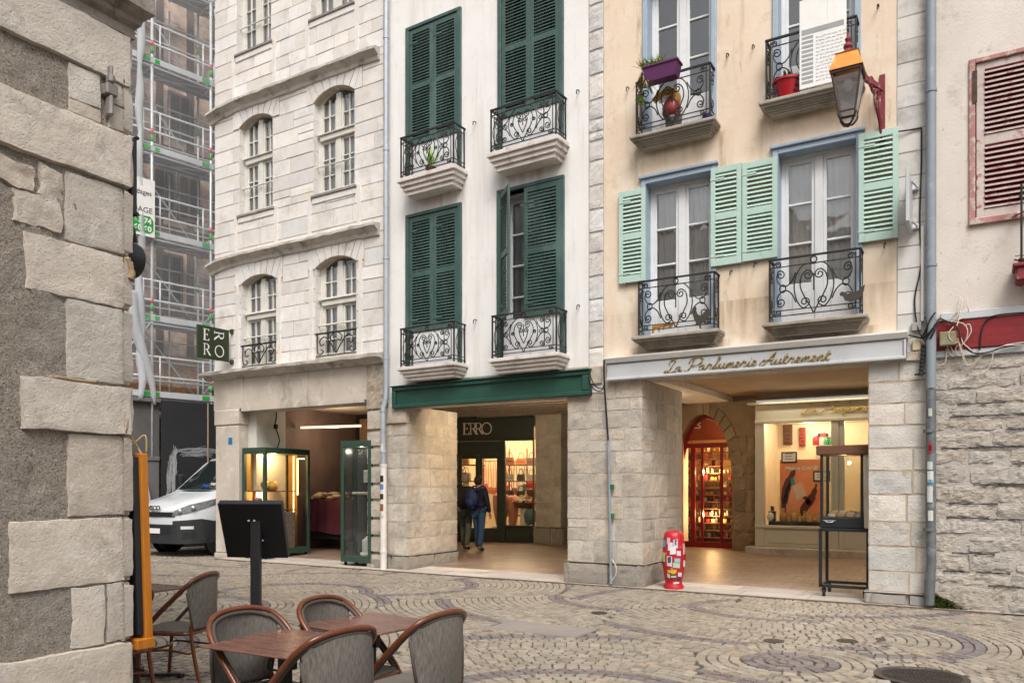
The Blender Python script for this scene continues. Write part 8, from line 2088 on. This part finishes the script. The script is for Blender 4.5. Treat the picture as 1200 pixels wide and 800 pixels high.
bm = bmesh.new(); bmesh.ops.create_cube(bm, size=1); bmesh.ops.bevel(bm, geom=bm.edges[:], offset=.2, segments=2, affect='EDGES')
mb = MB(); mb.bm(bm, lambda a, b, c: Vector((a*.26, -.355+b*.07, 1.12+c*.20))); mb.build('front_pocket', bag_m, BP, smooth=True)
for s in (1, -1):
    mb = MB(); mb.tube(catmull([(.11*s, -.17, 1.38), (.12*s, -.04, 1.485), (.125*s, .12, 1.42), (.14*s, .13, 1.22), (.15*s, -.05, 1.08), (.14*s, -.17, 1.06)], 5), .018, 6); mb.build('strap', bag_m, BP, smooth=True)
# seated person mostly hidden by the corner building
J = dict(pel=(0,-.06,.53), wai=(0,-.07,.68), che=(0,-.02,.92), nec=(0,.03,1.08), hea=(0,.06,1.18), top=(0,.05,1.28), chin=(0,.11,1.13), sl=(-.18,-.01,1.0), sr=(.18,-.01,1.0), el=(-.25,.02,.74), er=(.25,.02,.74), wl=(-.16,.24,.76), wr=(.16,.24,.76),
         hl=(-.10,-.04,.52), hr=(.10,-.04,.52), kl=(-.12,.38,.51), kr=(.12,.38,.51), al=(-.12,.36,.09), ar=(.12,.36,.09), tl=(-.13,.51,.035), tr=(.13,.51,.035))
person('seated person in a denim jacket and light jeans half hidden behind the left stone wall', (-5.10, 3.18, 0), R(92), J, dress(flat('dark_denim', (.05,.06,.085), .85), flat('light_denim', (.07,.19,.34), .85), shoes, 1.0), ('hair', flat('brown_hair', (.045,.024,.014), .7)))

# ================================================================ HOUSE ACROSS THE SQUARE (seen only in the window panes)
OP = thing('opposite_house', 'pale plastered house across the square reflected in the window panes', 'house', (-5, -7.5, 0), R(180))
opm = mat('cream_plaster_opposite', (.60,.54,.46), .9, (.52,.46,.39), 1.4)
ho = [(-9.5+2.9*i, -9.5+2.9*i+1.15, z, z+2.0) for i in range(7) for z in (4.2, 7.4)]
mb = MB(); facade(mb, HT, [(-12, 0), (11, 0), (11, 10.6), (-12, 10.6)], [rectp(h) for h in ho], .25); mb.build('wall', opm, OP)
shell(OP, -12, 11, .0, 10.6, 7, opm)
for h in ho:
    mb = MB()
    for a, b in ((h[0]-.60, h[0]-.02), (h[1]+.02, h[1]+.60)): Tq = lambda x, z, d, a=a, h=h: HT(a+x, h[2]+z, .03+d); shutter_mesh(mb, Tq, b-a, h[3]-h[2], pitch=.16)
    mb.build('shutter', M['bluegrey'], OP)

# ================================================================ LIGHT
def area(name, loc, size, power, col, rot=(0,0,0), sy=None, spread=None):
    l = bpy.data.lights.new(name, 'AREA'); l.energy = power; l.color = col; l.size = size
    if sy: l.shape = 'RECTANGLE'; l.size_y = sy
    if spread: l.spread = R(spread)
    o = bpy.data.objects.new(name, l); COL.objects.link(o); o.location = loc; o.rotation_euler = rot; return o
WARM = (1, .70, .38); WW = (1, .78, .50)
def pt(name, loc, power, col=WARM, r=.06):
    l = bpy.data.lights.new(name, 'POINT'); l.energy = power; l.color = col; l.shadow_soft_size = r; o = bpy.data.objects.new(name, l); COL.objects.link(o); o.location = loc; return o
def in_front(F, u, d, z): p = F.P+F.U*u+Vector((F.U.y, -F.U.x))*d; return (p.x, p.y, z)
for px, dd in ((527, -1.0), (552, -1.6), (572, -1.6), (600, -.9), (618, -.7)): pt('shop_lamp', in_front(EF, EF.u(px), dd, 2.85), 30, WW)
for px, dd in ((905, -.7), (945, -.8), (968, -1.5), (1005, -1.0), (930, -1.7)): pt('perfume_shop_lamp', in_front(PF, PF.u(px), dd, 2.92), 11, (1,.80,.56))
pt('flower_fill', in_front(EF, EF.u(612), -.2, 2.3), 7, WW)  # added fill to brighten the flowers, no fitting of its own
area('fascia_glow', in_front(PF, PF.u(955), .22, 3.42), 2.2, 10, (1,.86,.60), (R(-25),0,0), .06)
for z in (2.9, 1.9, .9): pt('trinket_lamp', in_front(AF, (a0+a1)/2, -.62, z), 24, (1,.62,.27), .05)
pt('stone_arcade_fill', (-13.1, 13.9, 2.85), 22, (1,.82,.60), .12)  # added fill light for the dark stone arcade, not a real lamp
pt('arch_lamp', (-5.75, 15.6, 3.42), 30, (1,.74,.42), .06)
area('perfume_arcade_lamp', (-2.9, 14.3, 3.5), .5, 26, (1,.86,.68))
area('leather_arcade_lamp', in_front(GRE, u:=gf.u(591), -.62, 3.2), .22, 100, (1,.79,.52), (R(62),0,GRE.ang+R(20)))
pt('cabinet_lamp', (CA.location.x, CA.location.y-.1, 2.2), 20, (1,.66,.30), .04); pt('cabinet_lamp', (CA.location.x-.1, CA.location.y-.3, 1.38), 7, (1,.60,.26), .03)
pt('narrow_cabinet_lamp', (CB2.location.x, CB2.location.y-.05, 2.26), 2.5, (1,.86,.66), .03)
pt('trolley_lamp', (VT.location.x, VT.location.y, 1.9), 1.5, (1,.78,.5), .03)
pt('chandelier_lamp', (PSH.location.x+cu_, PSH.location.y+1.2, 2.25), 7, (1,.62,.28), .08)

sun_el, sun_az = R(52), R(150)          # soft veiled sun from over the square
sd = Vector((math.cos(sun_el)*math.sin(R(35)), -math.cos(sun_el)*math.cos(R(35)), math.sin(sun_el)))
l = bpy.data.lights.new('sun', 'SUN'); l.energy = 1.4; l.angle = R(24); l.color = (1,.965,.92)
so = bpy.data.objects.new('sun', l); COL.objects.link(so); so.rotation_euler = (-sd).to_track_quat('-Z', 'Y').to_euler(); so.location = (6, -10, 20)
w = bpy.data.worlds.new('World'); SC.world = w; w.use_nodes = True; nt = w.node_tree; bg = nt.nodes['Background']
sky = nt.nodes.new('ShaderNodeTexSky'); sky.sky_type = 'NISHITA'; sky.sun_disc = False; sky.sun_elevation = sun_el; sky.sun_rotation = math.atan2(sd.x, sd.y); sky.dust_density = 6; sky.air_density = 1.2; sky.ozone_density = 1
hs = nt.nodes.new('ShaderNodeHueSaturation'); hs.inputs['Saturation'].default_value = .22; nt.links.new(sky.outputs[0], hs.inputs['Color'])
wt = nt.nodes.new('ShaderNodeMix'); wt.data_type = 'RGBA'; wt.blend_type = 'MULTIPLY'; wt.inputs[0].default_value = 1; wt.inputs[7].default_value = (1.0,.985,.965,1); nt.links.new(hs.outputs[0], wt.inputs[6]); nt.links.new(wt.outputs[2], bg.inputs['Color'])
bg.inputs['Strength'].default_value = .125

# ================================================================ CAMERA
cd = bpy.data.cameras.new('camera'); co = bpy.data.objects.new('camera', cd); COL.objects.link(co)
co.location = (0, 0, EYE); co.rotation_euler = (R(90), 0, YAW)
cd.sensor_width = 36; cd.sensor_fit = 'HORIZONTAL'; cd.lens = 36*FP/1200; cd.shift_y = (HY-400)/1200; cd.clip_end = 500; cd.clip_start = .05
SC.camera = co
SC.view_settings.view_transform = 'Standard'; SC.view_settings.look = 'None'; SC.view_settings.gamma = 1; SC.view_settings.exposure = .6
SC.render.engine = 'CYCLES'; SC.cycles.max_bounces = 8; SC.cycles.transparent_max_bounces = 16; SC.cycles.use_denoising = True; SC.cycles.sample_clamp_indirect = 6
